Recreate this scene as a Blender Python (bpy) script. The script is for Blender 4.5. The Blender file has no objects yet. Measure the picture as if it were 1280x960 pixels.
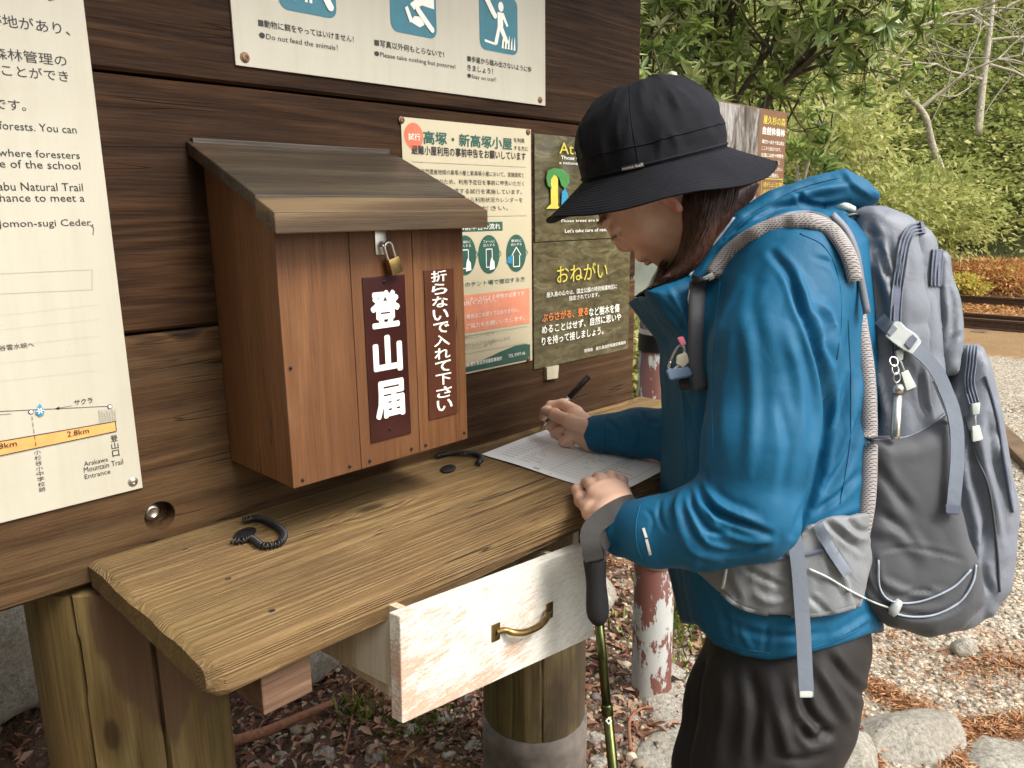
import bpy, bmesh, math, random
import numpy as np
from mathutils import Vector, Matrix
R_ = math.radians
random.seed(7); rng = np.random.default_rng(7)
SC = bpy.context.scene
COL = SC.collection

# ------------------------------------------------------------ camera
CAMZ = 1.25            # table top is at z = 0.80, ground at z = GZ
GZ = -0.20
FPX = 965.0            # focal length in pixels of a 1280 px wide frame
PITCH, ROLL, YAW = R_(12.5), R_(-0.7), R_(44.4)
fwd = Vector((math.cos(YAW)*math.cos(PITCH), math.sin(YAW)*math.cos(PITCH), -math.sin(PITCH)))
right0 = Vector((math.sin(YAW), -math.cos(YAW), 0))
up0 = right0.cross(fwd)
CR = right0*math.cos(ROLL) + up0*math.sin(ROLL)
CU = up0*math.cos(ROLL) - right0*math.sin(ROLL)
CF = fwd
CO = Vector((0, 0, CAMZ))
cam = bpy.data.cameras.new('camera'); camo = bpy.data.objects.new('camera', cam); COL.objects.link(camo)
cam.lens = FPX/1280*36; cam.sensor_width = 36; cam.clip_start = 0.02; cam.clip_end = 500
m = Matrix((CR, CU, -CF)).transposed().to_4x4(); m.translation = CO
camo.matrix_world = m
SC.camera = camo

# ------------------------------------------------------------ world, sun, exposure
SUN_EL, SUN_AZ = R_(50), R_(-80)       # azimuth of the sun measured from +x
w = bpy.data.worlds.new('World'); SC.world = w; w.use_nodes = True
nt = w.node_tree; bg = nt.nodes['Background']
sky = nt.nodes.new('ShaderNodeTexSky'); sky.sky_type = 'NISHITA'; sky.sun_disc = False
sky.sun_elevation = SUN_EL; sky.sun_rotation = R_(90)-SUN_AZ
sky.air_density = 1.0; sky.dust_density = 3.5; sky.ozone_density = 0.6
hs = nt.nodes.new('ShaderNodeHueSaturation'); hs.inputs['Saturation'].default_value = 0.25
nt.links.new(sky.outputs[0], hs.inputs['Color']); nt.links.new(hs.outputs[0], bg.inputs['Color'])
bg.inputs['Strength'].default_value = 0.15
sun = bpy.data.lights.new('sun', 'SUN'); suno = bpy.data.objects.new('sun', sun); COL.objects.link(suno)
sun.energy = 1.25; sun.angle = R_(20); sun.color = (1.0, 0.95, 0.86)
sd = Vector((math.cos(SUN_EL)*math.cos(SUN_AZ), math.cos(SUN_EL)*math.sin(SUN_AZ), math.sin(SUN_EL)))
suno.rotation_euler = sd.to_track_quat('Z', 'Y').to_euler()
SC.view_settings.view_transform = 'Standard'; SC.view_settings.look = 'None'
SC.view_settings.gamma = 1.0; SC.view_settings.exposure = 1.38
SC.render.engine = 'CYCLES'
SC.cycles.max_bounces = 6; SC.cycles.diffuse_bounces = 3; SC.cycles.transparent_max_bounces = 8

# ------------------------------------------------------------ picture measurements -> places in the world
def ray(px, py): return CF + CR*((px-640)/FPX) - CU*((py-480)/FPX)
def on_y(px, py, y): d = ray(px, py); return CO + d*(y/d.y)
def on_x(px, py, x): d = ray(px, py); return CO + d*(x/d.x)
def on_z(px, py, z): d = ray(px, py); return CO + d*((z-CAMZ)/d.z)
def dep(px, py, t): return CO + ray(px, py)*t
def D(px, py, t): return np.array(dep(px, py, t))
nCR, nCU, nCF, nCO = map(np.array, (CR, CU, CF, CO))
def topx(P):
    d = P-nCO; z = d@nCF
    return 640+FPX*(d@nCR)/z, 480-FPX*(d@nCU)/z, z

# ------------------------------------------------------------ objects
def tag(o, label=None, cat=None, group=None, kind=None):
    if label: o['label'] = label
    if cat: o['category'] = cat
    if group: o['group'] = group
    if kind: o['kind'] = kind
    return o
def empty(name, loc, label=None, cat=None, group=None):
    o = bpy.data.objects.new(name, None); COL.objects.link(o); o.location = loc; o.empty_display_size = .05
    return tag(o, label, cat, group)
def root_off(o):
    v = Vector((0, 0, 0))
    while o is not None:
        v += o.location; o = o.parent
    return v
def mesh_obj(name, V, Fc, mat, parent=None, smooth=False, auto=None):
    me = bpy.data.meshes.new(name)
    V = np.asarray(V, dtype=np.float32).reshape(-1, 3)
    if parent is not None:
        V = V - np.array(root_off(parent), dtype=np.float32)
    if isinstance(Fc, np.ndarray):
        n, k = Fc.shape
        me.vertices.add(len(V)); me.vertices.foreach_set('co', V.ravel())
        me.loops.add(n*k); me.loops.foreach_set('vertex_index', Fc.ravel().astype(np.int32))
        me.polygons.add(n); me.polygons.foreach_set('loop_start', np.arange(0, n*k, k, dtype=np.int32))
        try: me.polygons.foreach_set('loop_total', np.full(n, k, dtype=np.int32))
        except Exception: pass
        me.update(calc_edges=True); me.validate()
    else:
        me.from_pydata([tuple(map(float, v)) for v in V], [], [tuple(f) for f in Fc])
        me.update()
    if mat is not None:
        for mm in (mat if isinstance(mat, (list, tuple)) else [mat]): me.materials.append(mm)
    if smooth or auto: me.polygons.foreach_set('use_smooth', [True]*len(me.polygons))
    if auto:
        try: me.set_sharp_from_angle(angle=R_(auto))
        except Exception: pass
    o = bpy.data.objects.new(name, me); COL.objects.link(o)
    if parent is not None: o.parent = parent
    return o
class MB:
    """collects simple solids into one mesh"""
    def __init__(s): s.v = []; s.f = []; s.mi = []
    def add(s, V, Fc, mi=0):
        n = len(s.v); s.v += [tuple(map(float, v)) for v in V]; s.f += [tuple(i+n for i in f) for f in Fc]; s.mi += [mi]*len(Fc); return s
    def box(s, lo, hi, bev=0.0, mi=0):
        x0, y0, z0 = lo; x1, y1, z1 = hi
        if bev <= 0:
            V = [(x0,y0,z0),(x1,y0,z0),(x1,y1,z0),(x0,y1,z0),(x0,y0,z1),(x1,y0,z1),(x1,y1,z1),(x0,y1,z1)]
            return s.add(V, [(0,3,2,1),(4,5,6,7),(0,1,5,4),(1,2,6,5),(2,3,7,6),(3,0,4,7)], mi)
        bm = bmesh.new(); bmesh.ops.create_cube(bm, size=1)
        for v in bm.verts: v.co = Vector(((x0+x1)/2+v.co.x*(x1-x0), (y0+y1)/2+v.co.y*(y1-y0), (z0+z1)/2+v.co.z*(z1-z0)))
        bmesh.ops.bevel(bm, geom=bm.edges[:], offset=bev, segments=2, profile=.6, affect='EDGES')
        return s.bm(bm, mi)
    def bm(s, bm, mi=0):
        bm.verts.index_update()
        s.add([v.co[:] for v in bm.verts], [[v.index for v in f.verts] for f in bm.faces], mi); bm.free(); return s
    def hull8(s, P, bev=0.0, mi=0):      # eight corners: bottom ring 0-3, top ring 4-7
        bm = bmesh.new(); vs = [bm.verts.new(p) for p in P]
        for f in [(0,3,2,1),(4,5,6,7),(0,1,5,4),(1,2,6,5),(2,3,7,6),(3,0,4,7)]: bm.faces.new([vs[i] for i in f])
        bmesh.ops.recalc_face_normals(bm, faces=bm.faces[:])
        if bev > 0: bmesh.ops.bevel(bm, geom=bm.edges[:], offset=bev, segments=2, profile=.6, affect='EDGES')
        return s.bm(bm, mi)
    def tube(s, pts, rad, n=10, cap=True, mi=0, flat=1.0, nrm=None):
        pts = [Vector(p) for p in pts]; k = len(pts)
        rad = [rad]*k if not hasattr(rad, '__len__') else rad
        V = []; Fc = []; prev = None
        for i, p in enumerate(pts):
            t = (pts[min(i+1, k-1)]-pts[max(i-1, 0)]).normalized()
            if nrm is not None: a = (Vector(nrm)-t*t.dot(Vector(nrm))).normalized()
            elif prev is None: a = t.orthogonal().normalized()
            else: a = (prev-t*t.dot(prev)).normalized()
            prev = a; b = t.cross(a)
            for j in range(n):
                th = 2*math.pi*j/n
                V.append(p+a*(math.cos(th)*rad[i]*flat)+b*(math.sin(th)*rad[i]))
        for i in range(k-1):
            for j in range(n):
                Fc.append((i*n+j, i*n+(j+1)%n, (i+1)*n+(j+1)%n, (i+1)*n+j))
        if cap: Fc.append(tuple(range(n))[::-1]); Fc.append(tuple((k-1)*n+j for j in range(n)))
        return s.add(V, Fc, mi)
    def lathe(s, prof, c, axis=(0,0,1), n=24, mi=0):   # prof: (radius, height)
        ax = Vector(axis).normalized(); a = ax.orthogonal().normalized(); b = ax.cross(a); c = Vector(c)
        V = []; Fc = []
        for r, h in prof:
            for j in range(n):
                th = 2*math.pi*j/n; V.append(c+ax*h+(a*math.cos(th)+b*math.sin(th))*r)
        for i in range(len(prof)-1):
            for j in range(n): Fc.append((i*n+j, i*n+(j+1)%n, (i+1)*n+(j+1)%n, (i+1)*n+j))
        Fc.append(tuple(range(n))[::-1]); Fc.append(tuple((len(prof)-1)*n+j for j in range(n)))
        return s.add(V, Fc, mi)
    def build(s, name, mat, parent=None, smooth=False, auto=None):
        o = mesh_obj(name, s.v, s.f, mat, parent, smooth, auto)
        if any(s.mi): o.data.polygons.foreach_set('material_index', s.mi)
        return o
def spline(pts, n=8):      # Catmull-Rom through the points
    P = [np.array(p, float) for p in pts]; P = [2*P[0]-P[1]]+P+[2*P[-1]-P[-2]]; out = []
    for i in range(1, len(P)-2):
        for j in range(n):
            t = j/n
            out.append(.5*((2*P[i])+(-P[i-1]+P[i+1])*t+(2*P[i-1]-5*P[i]+4*P[i+1]-P[i+2])*t*t+(-P[i-1]+3*P[i]-3*P[i+1]+P[i+2])*t**3))
    out.append(P[-2]); return out
def strap(name, pts, width, thick, wdir, mat, parent):   # a flat band along pts, its width along wdir
    pts = [Vector(p) for p in pts]; V = []; Fc = []; k = len(pts)
    for i, p in enumerate(pts):
        t = (pts[min(i+1, k-1)]-pts[max(i-1, 0)]).normalized()
        wd = Vector(wdir[i] if isinstance(wdir, list) else wdir); wd = (wd-t*t.dot(wd)).normalized(); nn = t.cross(wd)
        for a, b in ((-1,-1),(1,-1),(1,1),(-1,1)): V.append(p+wd*(a*width/2)+nn*(b*thick/2))
    for i in range(k-1):
        for j in range(4): Fc.append((i*4+j, i*4+(j+1)%4, (i+1)*4+(j+1)%4, (i+1)*4+j))
    Fc.append((3,2,1,0)); Fc.append(tuple((k-1)*4+j for j in range(4)))
    return mesh_obj(name, V, Fc, mat, parent, auto=50)

# ------------------------------------------------------------ numpy noise
_T = rng.random((32, 32, 32)).astype(np.float32)*2-1
def vnoise(P, s=1.0, off=0.0):
    Q = np.asarray(P, dtype=np.float32)*s+off+1000.0
    I = np.floor(Q).astype(np.int64); f = Q-I; f = f*f*(3-2*f); I %= 32; J = (I+1) % 32
    x0, y0, z0 = I.T; x1, y1, z1 = J.T; fx, fy, fz = f.T
    a = _T[x0,y0,z0]*(1-fx)+_T[x1,y0,z0]*fx; b = _T[x0,y1,z0]*(1-fx)+_T[x1,y1,z0]*fx
    c = _T[x0,y0,z1]*(1-fx)+_T[x1,y0,z1]*fx; d = _T[x0,y1,z1]*(1-fx)+_T[x1,y1,z1]*fx
    return (a*(1-fy)+b*fy)*(1-fz)+(c*(1-fy)+d*fy)*fz
def fbm(P, s=1.0, o=4, off=0.0):
    r = 0; a = 1.0
    for i in range(o): r = r+a*vnoise(P, s, off+i*7.3); s *= 2.03; a *= .5
    return r

# ------------------------------------------------------------ signed distance modelling
def smin(a, b, k):
    h = np.clip(.5+.5*(b-a)/k, 0, 1); return b*(1-h)+a*h-k*h*(1-h)
def cone(a, b, ra, rb, k=.02, neg=False):
    a = np.asarray(a, float); b = np.asarray(b, float); ab = b-a; L2 = max(float(ab@ab), 1e-9)
    def f(P):
        t = np.clip(((P-a)@ab)/L2, 0, 1); return np.linalg.norm(P-a-t[:, None]*ab, axis=1)-(ra+(rb-ra)*t)
    return (f, (a+b)/2, math.sqrt(L2)/2+max(ra, rb), k, neg)
def ellip(c, axes, rad, k=.02, neg=False):     # axes: three unit vectors
    c = np.asarray(c, float); A = np.array([np.asarray(x, float)/np.linalg.norm(x) for x in axes]).T; r = np.asarray(rad, float)
    def f(P):
        q = (P-c)@A; k0 = np.linalg.norm(q/r, axis=1); k1 = np.linalg.norm(q/(r*r), axis=1); return k0*(k0-1)/np.maximum(k1, 1e-6)
    return (f, c, max(rad), k, neg)
def poly2d(Q, pts):
    pts = np.asarray(pts, float); d = np.full(len(Q), 1e9); s = np.ones(len(Q)); n = len(pts); j = n-1
    for i in range(n):
        e = pts[j]-pts[i]; wv = Q-pts[i]; t = np.clip((wv@e)/(e@e), 0, 1); b = wv-t[:, None]*e
        d = np.minimum(d, (b*b).sum(1))
        c1 = Q[:, 1] >= pts[i, 1]; c2 = Q[:, 1] < pts[j, 1]; c3 = e[0]*wv[:, 1] > e[1]*wv[:, 0]
        fl = (c1 & c2 & c3) | (~c1 & ~c2 & ~c3); s[fl] *= -1; j = i
    return s*np.sqrt(d)
def slab(px, dnear, dfar, r, k=.02, dref=None, neg=False, shrink=0.0):
    """outline drawn in the picture's proportions at distance dref, given real depth dnear..dfar and rounding r"""
    dref = dref or dnear+r; px = np.asarray(px, float)
    pts = np.stack([(px[:, 0]-640)/FPX*dref, -(px[:, 1]-480)/FPX*dref], 1); zm = (dnear+dfar)/2; h = (dfar-dnear)/2
    c = pts.mean(0); rad = np.linalg.norm(pts-c, axis=1).max(); cw = nCO+nCR*c[0]+nCU*c[1]+nCF*zm
    def f(P):
        q = P-nCO; X = np.stack([q@nCR, q@nCU], 1); z = np.abs(q@nCF-zm)-h+r; d2 = poly2d(X, pts)+r+shrink
        return np.minimum(np.maximum(d2, z), 0)+np.sqrt(np.maximum(d2, 0)**2+np.maximum(z, 0)**2)-r
    return (f, cw, math.hypot(rad, h), k, neg)
def evals(prims, P, bc=None, br=None):
    d = np.full(len(P), 1.0)
    for f, c, rr, k, neg in prims:
        if bc is not None and np.linalg.norm(bc-c) > br+rr+k+.03: continue
        v = f(P)
        if neg: d = -smin(-d, v, k)
        else: d = smin(d, v, k)
    return d
def sdf_mesh(prims, h, disp=None, pad=.02):
    lo = np.min([c-r for _, c, r, _, ng in prims if not ng], 0)-pad; hi = np.max([c+r for _, c, r, _, ng in prims if not ng], 0)+pad
    B = 8; nb = np.ceil((hi-lo)/h/B).astype(int); n = nb*B+1
    G = np.ones(n, dtype=np.float32)
    bi = np.stack(np.meshgrid(*[np.arange(x) for x in nb], indexing='ij'), -1).reshape(-1, 3)
    bc = lo+(bi*B+B/2)*h; br = B/2*h*math.sqrt(3)
    # group in super blocks for culling
    sb = 4; key = (bi//sb); uk, inv = np.unique(key, axis=0, return_inverse=True); inv = inv.ravel()
    off = np.stack(np.meshgrid(*[np.arange(B+1)]*3, indexing='ij'), -1).reshape(-1, 3)
    order = np.argsort(inv, kind='stable'); st = np.searchsorted(inv[order], np.arange(len(uk)+1))
    for u in range(len(uk)):
        ids = order[st[u]:st[u+1]]; cc = bc[ids]; c0 = cc.mean(0); R0 = np.linalg.norm(cc-c0, axis=1).max()+br
        use = [p for p in prims if np.linalg.norm(c0-p[1]) < R0+p[2]+p[3]+.03]
        if not use: continue
        dc = evals(use, cc); near = ids[np.abs(dc) < br*1.15+.012]
        inside = ids[dc <= -(br*1.15+.012)]
        for q in inside:
            i, j, k = bi[q]*B; G[i:i+B+1, j:j+B+1, k:k+B+1] = np.minimum(G[i:i+B+1, j:j+B+1, k:k+B+1], -.01)
        if len(near):
            I = (bi[near][:, None, :]*B+off[None]); P = lo+I.reshape(-1, 3)*h
            d = evals(use, P)
            if disp is not None: d = d+disp(P)
            I = I.reshape(-1, 3); G[I[:, 0], I[:, 1], I[:, 2]] = d
    S = G < 0
    cnt = np.zeros(np.array(G.shape)-1, dtype=np.uint8)
    for a in (0, 1):
        for b in (0, 1):
            for c in (0, 1): cnt += S[a:a+cnt.shape[0], b:b+cnt.shape[1], c:c+cnt.shape[2]]
    act = np.argwhere((cnt > 0) & (cnt < 8)); idx = np.full(cnt.shape, -1, dtype=np.int32); idx[tuple(act.T)] = np.arange(len(act))
    acc = np.zeros((len(act), 3)); num = np.zeros(len(act))
    cs = [(a, b, c) for a in (0, 1) for b in (0, 1) for c in (0, 1)]
    for ci, A in enumerate(cs):
        for cj in range(ci+1, 8):
            Bc = cs[cj]
            if sum(abs(A[q]-Bc[q]) for q in range(3)) != 1: continue
            va = G[tuple((act+A).T)]; vb = G[tuple((act+Bc).T)]; mk = (va < 0) != (vb < 0)
            t = np.where(mk, va/np.where(mk, va-vb, 1), 0); p = np.array(A)+t[:, None]*(np.array(Bc)-np.array(A))
            acc[mk] += p[mk]; num[mk] += 1
    V = lo+(act+acc/num[:, None])*h
    quads = []
    for ax in range(3):
        b, c = (ax+1) % 3, (ax+2) % 3
        s0 = [slice(None)]*3; s1 = [slice(None)]*3; s0[ax] = slice(0, -1); s1[ax] = slice(1, None)
        e = np.argwhere(S[tuple(s0)] != S[tuple(s1)])
        e = e[(e[:, b] > 0) & (e[:, c] > 0) & (e[:, b] < cnt.shape[b]) & (e[:, c] < cnt.shape[c])]
        ob = np.zeros(3, int); ob[b] = 1; oc = np.zeros(3, int); oc[c] = 1
        q = np.stack([idx[tuple((e-ob-oc).T)], idx[tuple((e-oc).T)], idx[tuple(e.T)], idx[tuple((e-ob).T)]], 1)
        flip = ~S[tuple(e.T)]; q[flip] = q[flip][:, ::-1]; quads.append(q)
    return V, np.concatenate(quads)
def vnormals(V, Q):
    n = np.cross(V[Q[:, 2]]-V[Q[:, 0]], V[Q[:, 3]]-V[Q[:, 1]]); N = np.zeros_like(V)
    for i in range(4): np.add.at(N, Q[:, i], n)
    return N/np.maximum(np.linalg.norm(N, axis=1), 1e-12)[:, None]
def relax(V, Q, it=1, lam=.5):
    for _ in range(it):
        A = np.zeros_like(V); c = np.zeros(len(V))
        for i in range(4):
            np.add.at(A, Q[:, i], V[Q[:, (i+1) % 4]]+V[Q[:, (i-1) % 4]]); np.add.at(c, Q[:, i], 2)
        V = V+lam*(A/c[:, None]-V)
    return V
def seg_dist(X, Y, line):
    d = np.full(len(X), 1e9); tt = np.zeros(len(X)); side = np.zeros(len(X)); n = len(line)-1
    for i in range(n):
        ax, ay = line[i]; bx, by = line[i+1]; ex, ey = bx-ax, by-ay
        t = np.clip(((X-ax)*ex+(Y-ay)*ey)/(ex*ex+ey*ey), 0, 1); qx = X-ax-t*ex; qy = Y-ay-t*ey; dd = np.hypot(qx, qy); m_ = dd < d
        d[m_] = dd[m_]; tt[m_] = ((i+t)/n)[m_]; side[m_] = np.sign(ex*qy-ey*qx)[m_]
    return d, tt, side
def folds(V, Q, lines):
    """press creases and raise ridges on the side of a cloth that faces the viewer; line = (points, height, width)"""
    N = vnormals(V, Q); X, Y, z = topx(V); face = np.clip(-(N@nCF)*2.0, 0, 1); disp = np.zeros(len(V))
    for pts, amp, wd in lines:
        P = spline([tuple(p) for p in pts], 5) if len(pts) > 2 else pts
        P = np.array(P); bx0, by0 = P.min(0)-wd*3; bx1, by1 = P.max(0)+wd*3
        k = np.where((X > bx0) & (X < bx1) & (Y > by0) & (Y < by1) & (face > 0))[0]
        if not len(k): continue
        d, t, sd_ = seg_dist(X[k], Y[k], P); taper = np.clip(np.sin(np.pi*np.clip(t*.9+.05, 0, 1))*1.5, 0, 1)
        g = np.exp(-(d/wd)**2)
        sh = np.exp(-((d-wd*1.5)/wd)**2)*.45           # the cloth bulges beside a crease
        disp[k] += amp*taper*face[k]*(g-sh)
    return V+N*disp[:, None]
# ------------------------------------------------------------ materials
def new_mat(name):
    m = bpy.data.materials.new(name); m.use_nodes = True; nt = m.node_tree
    return m, nt, nt.nodes['Principled BSDF']
class N:
    def __init__(s, nt): s.nt = nt
    def n(s, t, **k):
        o = s.nt.nodes.new(t)
        for a, b in k.items(): setattr(o, a, b)
        return o
    def l(s, a, b): s.nt.links.new(a, b)
    def coord(s, kind='Object', scale=(1,1,1), rot=(0,0,0), loc=(0,0,0)):
        t = s.n('ShaderNodeTexCoord'); mp = s.n('ShaderNodeMapping'); s.l(t.outputs[kind], mp.inputs[0])
        mp.inputs['Scale'].default_value = scale; mp.inputs['Rotation'].default_value = rot; mp.inputs['Location'].default_value = loc
        return mp.outputs[0]
    def noise(s, vec, scale, detail=4, rough=.55, dist=0.0, out='Fac'):
        o = s.n('ShaderNodeTexNoise'); s.l(vec, o.inputs['Vector']); o.inputs['Scale'].default_value = scale; o.inputs['Detail'].default_value = detail
        o.inputs['Roughness'].default_value = rough; o.inputs['Distortion'].default_value = dist; return o.outputs[out]
    def voro(s, vec, scale, feature='F1', out='Distance', rnd=1.0):
        o = s.n('ShaderNodeTexVoronoi'); o.feature = feature; s.l(vec, o.inputs['Vector']); o.inputs['Scale'].default_value = scale; o.inputs['Randomness'].default_value = rnd
        return o.outputs[out]
    def ma(s, op, a, b=None, c=None):
        o = s.n('ShaderNodeMath', operation=op)
        for i, x in enumerate((a, b, c)):
            if x is None: continue
            if hasattr(x, 'links'): s.l(x, o.inputs[i])
            else: o.inputs[i].default_value = x
        return o.outputs[0]
    def ramp(s, fac, stops, interp='LINEAR'):
        o = s.n('ShaderNodeValToRGB'); s.l(fac, o.inputs[0]); cr = o.color_ramp; cr.interpolation = interp
        while len(cr.elements) < len(stops): cr.elements.new(.5)
        for e, (p, c) in zip(cr.elements, stops):
            e.position = p; e.color = (*c, 1) if hasattr(c, '__len__') else (c, c, c, 1)
        return o.outputs[0]
    def mix(s, fac, a, b, mode='MIX'):
        o = s.n('ShaderNodeMix', data_type='RGBA', blend_type=mode)
        for x, i in ((fac, 0), (a, 6), (b, 7)):
            if hasattr(x, 'links'): s.l(x, o.inputs[i])
            elif i == 0: o.inputs[0].default_value = x
            else: o.inputs[i].default_value = (*x, 1)
        return o.outputs[2]
    def bump(s, h, strength=.5, dist=.002, nrm=None):
        o = s.n('ShaderNodeBump'); s.l(h, o.inputs['Height']); o.inputs['Strength'].default_value = strength; o.inputs['Distance'].default_value = dist
        if nrm is not None: s.l(nrm, o.inputs['Normal'])
        return o.outputs[0]
    def sep(s, v):
        o = s.n('ShaderNodeSeparateXYZ'); s.l(v, o.inputs[0]); return o.outputs
def plain(name, c, rough=.6, metal=0, spec=.5, var=.12, scale=40, bump=0.0, bd=.001, sheen=0):
    m, nt, b = new_mat(name); g = N(nt); v = g.coord()
    n1 = g.noise(v, scale, 5); lo = tuple(x*(1-var) for x in c); hi = tuple(min(1, x*(1+var)) for x in c)
    g.l(g.ramp(n1, [(.3, lo), (.7, hi)]), b.inputs['Base Color'])
    b.inputs['Roughness'].default_value = rough; b.inputs['Metallic'].default_value = metal; b.inputs['Specular IOR Level'].default_value = spec
    if sheen: b.inputs['Sheen Weight'].default_value = sheen
    if bump: g.l(g.bump(g.noise(v, scale*3, 3), bump, bd), b.inputs['Normal'])
    return m
def wood(name, dark, mid, light, axis='x', ring=9.0, along=.10, fib=220, bump=.5, bd=.0015, rough=.62, tints=(), ringc=.5, seedoff=0.0, spec=.35, rowsc=7.0, knots=4.0, checks=1.0):
    """long grain along the axis: growth rings drawn by contouring a stretched noise, with fine fibres and weathering"""
    m, nt, b = new_mat(name); g = N(nt)
    ob = nt.nodes.new('ShaderNodeObjectInfo')
    def sc(a, c): return {'x': (a, c, c), 'y': (c, a, c), 'z': (c, c, a)}[axis]
    tc = g.n('ShaderNodeTexCoord'); addv = g.n('ShaderNodeVectorMath', operation='ADD'); g.l(tc.outputs['Object'], addv.inputs[0])
    cmb = g.n('ShaderNodeCombineXYZ'); r10 = g.ma('MULTIPLY', ob.outputs['Random'], 9.0)
    for i in range(3): g.l(r10, cmb.inputs[i])
    g.l(cmb.outputs[0], addv.inputs[1])
    def mp(scale):
        o = g.n('ShaderNodeMapping'); g.l(addv.outputs[0], o.inputs[0]); o.inputs['Scale'].default_value = scale; o.inputs['Location'].default_value = (seedoff,)*3; return o.outputs[0]
    lo = g.noise(mp(sc(along, 1.0)), rowsc, 2, .5, .3)
    kv = g.n('ShaderNodeTexVoronoi'); g.l(mp(sc(.42, 1.0)), kv.inputs['Vector']); kv.inputs['Scale'].default_value = knots; kd = kv.outputs['Distance']
    lo = g.ma('ADD', lo, g.ramp(kd, [(0, .16), (.06, .07), (.16, 0.0)]))
    rings = g.ma('SINE', g.ma('MULTIPLY', lo, ring*6.283))
    rings = g.ma('MULTIPLY_ADD', rings, .5, .5)
    rings = g.ma('POWER', rings, 1.6)
    fibre = g.noise(mp(sc(.035, 1.0)), fib, 5, .62)
    fine = g.noise(mp(sc(.08, 1.0)), fib*3.2, 3, .6)
    mixf = g.ma('ADD', g.ma('MULTIPLY', rings, ringc), g.ma('MULTIPLY', fibre, 1-ringc*.62))
    col = g.ramp(mixf, [(.22, dark), (.5, mid), (.82, light)])
    broad = g.noise(mp(sc(.4, 1.0)), 6, 4, .6)
    col = g.mix(g.ramp(broad, [(.35, .0), (.75, .45)]), col, tuple(x*.55 for x in mid))
    for (tcol, tscale, t0, t1, amt) in tints:
        msk = g.ramp(g.noise(mp(sc(.5, 1.0)), tscale, 5, .65), [(t0, 0.0), (t1, amt)])
        col = g.mix(msk, col, tcol)
    col = g.mix(g.ramp(kd, [(0, .9), (.035, .75), (.055, 0.0)]), col, tuple(x*.38 for x in dark))
    cn = g.noise(mp(sc(.030, 1.0)), 34, 2, .5); ck = g.ma('ABSOLUTE', g.ma('SUBTRACT', cn, .5)); cm = g.ramp(ck, [(0, 1.0), (.0065, 0.0)])
    cm = g.ma('MULTIPLY', cm, g.ramp(g.noise(mp(sc(.5, 1.0)), 5, 2), [(.50, 0.0), (.60, checks)]))
    col = g.mix(cm, col, tuple(x*.25 for x in dark))
    g.l(col, b.inputs['Base Color'])
    h = g.ma('ADD', g.ma('MULTIPLY', g.ma('SUBTRACT', rings, g.ma('MULTIPLY', cm, 2.0)), .9), g.ma('ADD', g.ma('MULTIPLY', fibre, 1.3), g.ma('MULTIPLY', fine, .5)))
    g.l(g.bump(h, bump, bd), b.inputs['Normal'])
    g.l(g.ramp(fibre, [(.3, rough+.12), (.7, rough-.08)]), b.inputs['Roughness'])
    b.inputs['Specular IOR Level'].default_value = spec
    return m
M = {}
M['board'] = wood('board_wood', (.011, .0046, .0016), (.033, .0145, .0052), (.070, .033, .013), 'x', ring=19, along=.04, fib=320, bump=.55, bd=.0012, rough=.64, tints=[((.024, .008, .003), 5, .45, .75, .7), ((.012, .007, .003), 2.5, .45, .7, .7)], spec=.14, rowsc=6, ringc=.26)
M['boardl'] = wood('lit_weathered_board_wood', (.026, .0125, .0048), (.066, .034, .0135), (.122, .068, .029), 'x', ring=16, along=.045, fib=300, bump=.6, bd=.0014, rough=.66, tints=[((.035, .015, .006), 4, .42, .70, .85), ((.10, .075, .035), 7, .55, .8, .4)], spec=.18, rowsc=7, ringc=.24)  # weathered bottom plank, with the stronger light low on the board in its colour
M['box'] = wood('box_wood', (.088, .036, .013), (.150, .064, .024), (.222, .102, .042), 'z', ring=11, along=.05, fib=420, bump=.22, bd=.0007, rough=.52, tints=[((.085, .034, .015), 4.5, .42, .75, .6), ((.20, .11, .055), 11, .6, .8, .4)], rowsc=8, ringc=.16, spec=.28)
M['roof'] = wood('roof_wood', (.013, .009, .006), (.034, .024, .015), (.075, .056, .038), 'x', ring=6, along=.05, fib=260, bump=.35, rough=.45, tints=[((.055, .021, .011), 9, .55, .72, .6), ((.05, .045, .02), 6, .5, .7, .4)], spec=.4, ringc=.2)
M['table'] = wood('table_wood', (.090, .051, .020), (.195, .120, .050), (.335, .222, .105), 'x', ring=30, along=.018, fib=420, bump=1.0, bd=.0013, rough=.8, tints=[((.190, .145, .050), 2.6, .50, .72, .6), ((.090, .052, .026), 4, .45, .70, .7), ((.27, .195, .10), 10, .55, .75, .5)], ringc=.18, rowsc=12, spec=.22)
M['tableend'] = M['table']
M['post'] = wood('post_wood', (.060, .036, .012), (.125, .085, .030), (.205, .150, .062), 'z', ring=6, along=.06, fib=200, bump=.35, bd=.0012, rough=.62, tints=[((.090, .100, .026), 5, .48, .66, .65), ((.15, .080, .032), 6, .48, .68, .65)], rowsc=6, ringc=.25, spec=.25)
M['post2'] = wood('old_post_wood', (.065, .042, .017), (.14, .098, .040), (.23, .17, .08), 'z', ring=5, along=.05, fib=150, bump=.5, rough=.7, tints=[((.09, .10, .022), 5, .4, .65, .7), ((.045, .03, .018), 3, .5, .62, .8)], rowsc=6, ringc=.35)
M['beam'] = wood('beam_wood', (.06, .032, .018), (.125, .068, .040), (.20, .12, .075), 'x', ring=7, along=.05, fib=260, bump=.5, rough=.75, ringc=.2)
M['pale'] = wood('pale_wood', (.42, .34, .22), (.60, .52, .38), (.74, .68, .54), 'z', ring=4, fib=160, bump=.25, rough=.6, tints=[((.40, .18, .06), 14, .64, .72, .7)])
M['steel'] = plain('steel', (.55, .53, .48), .32, 1, .5, .2, 60)
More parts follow.
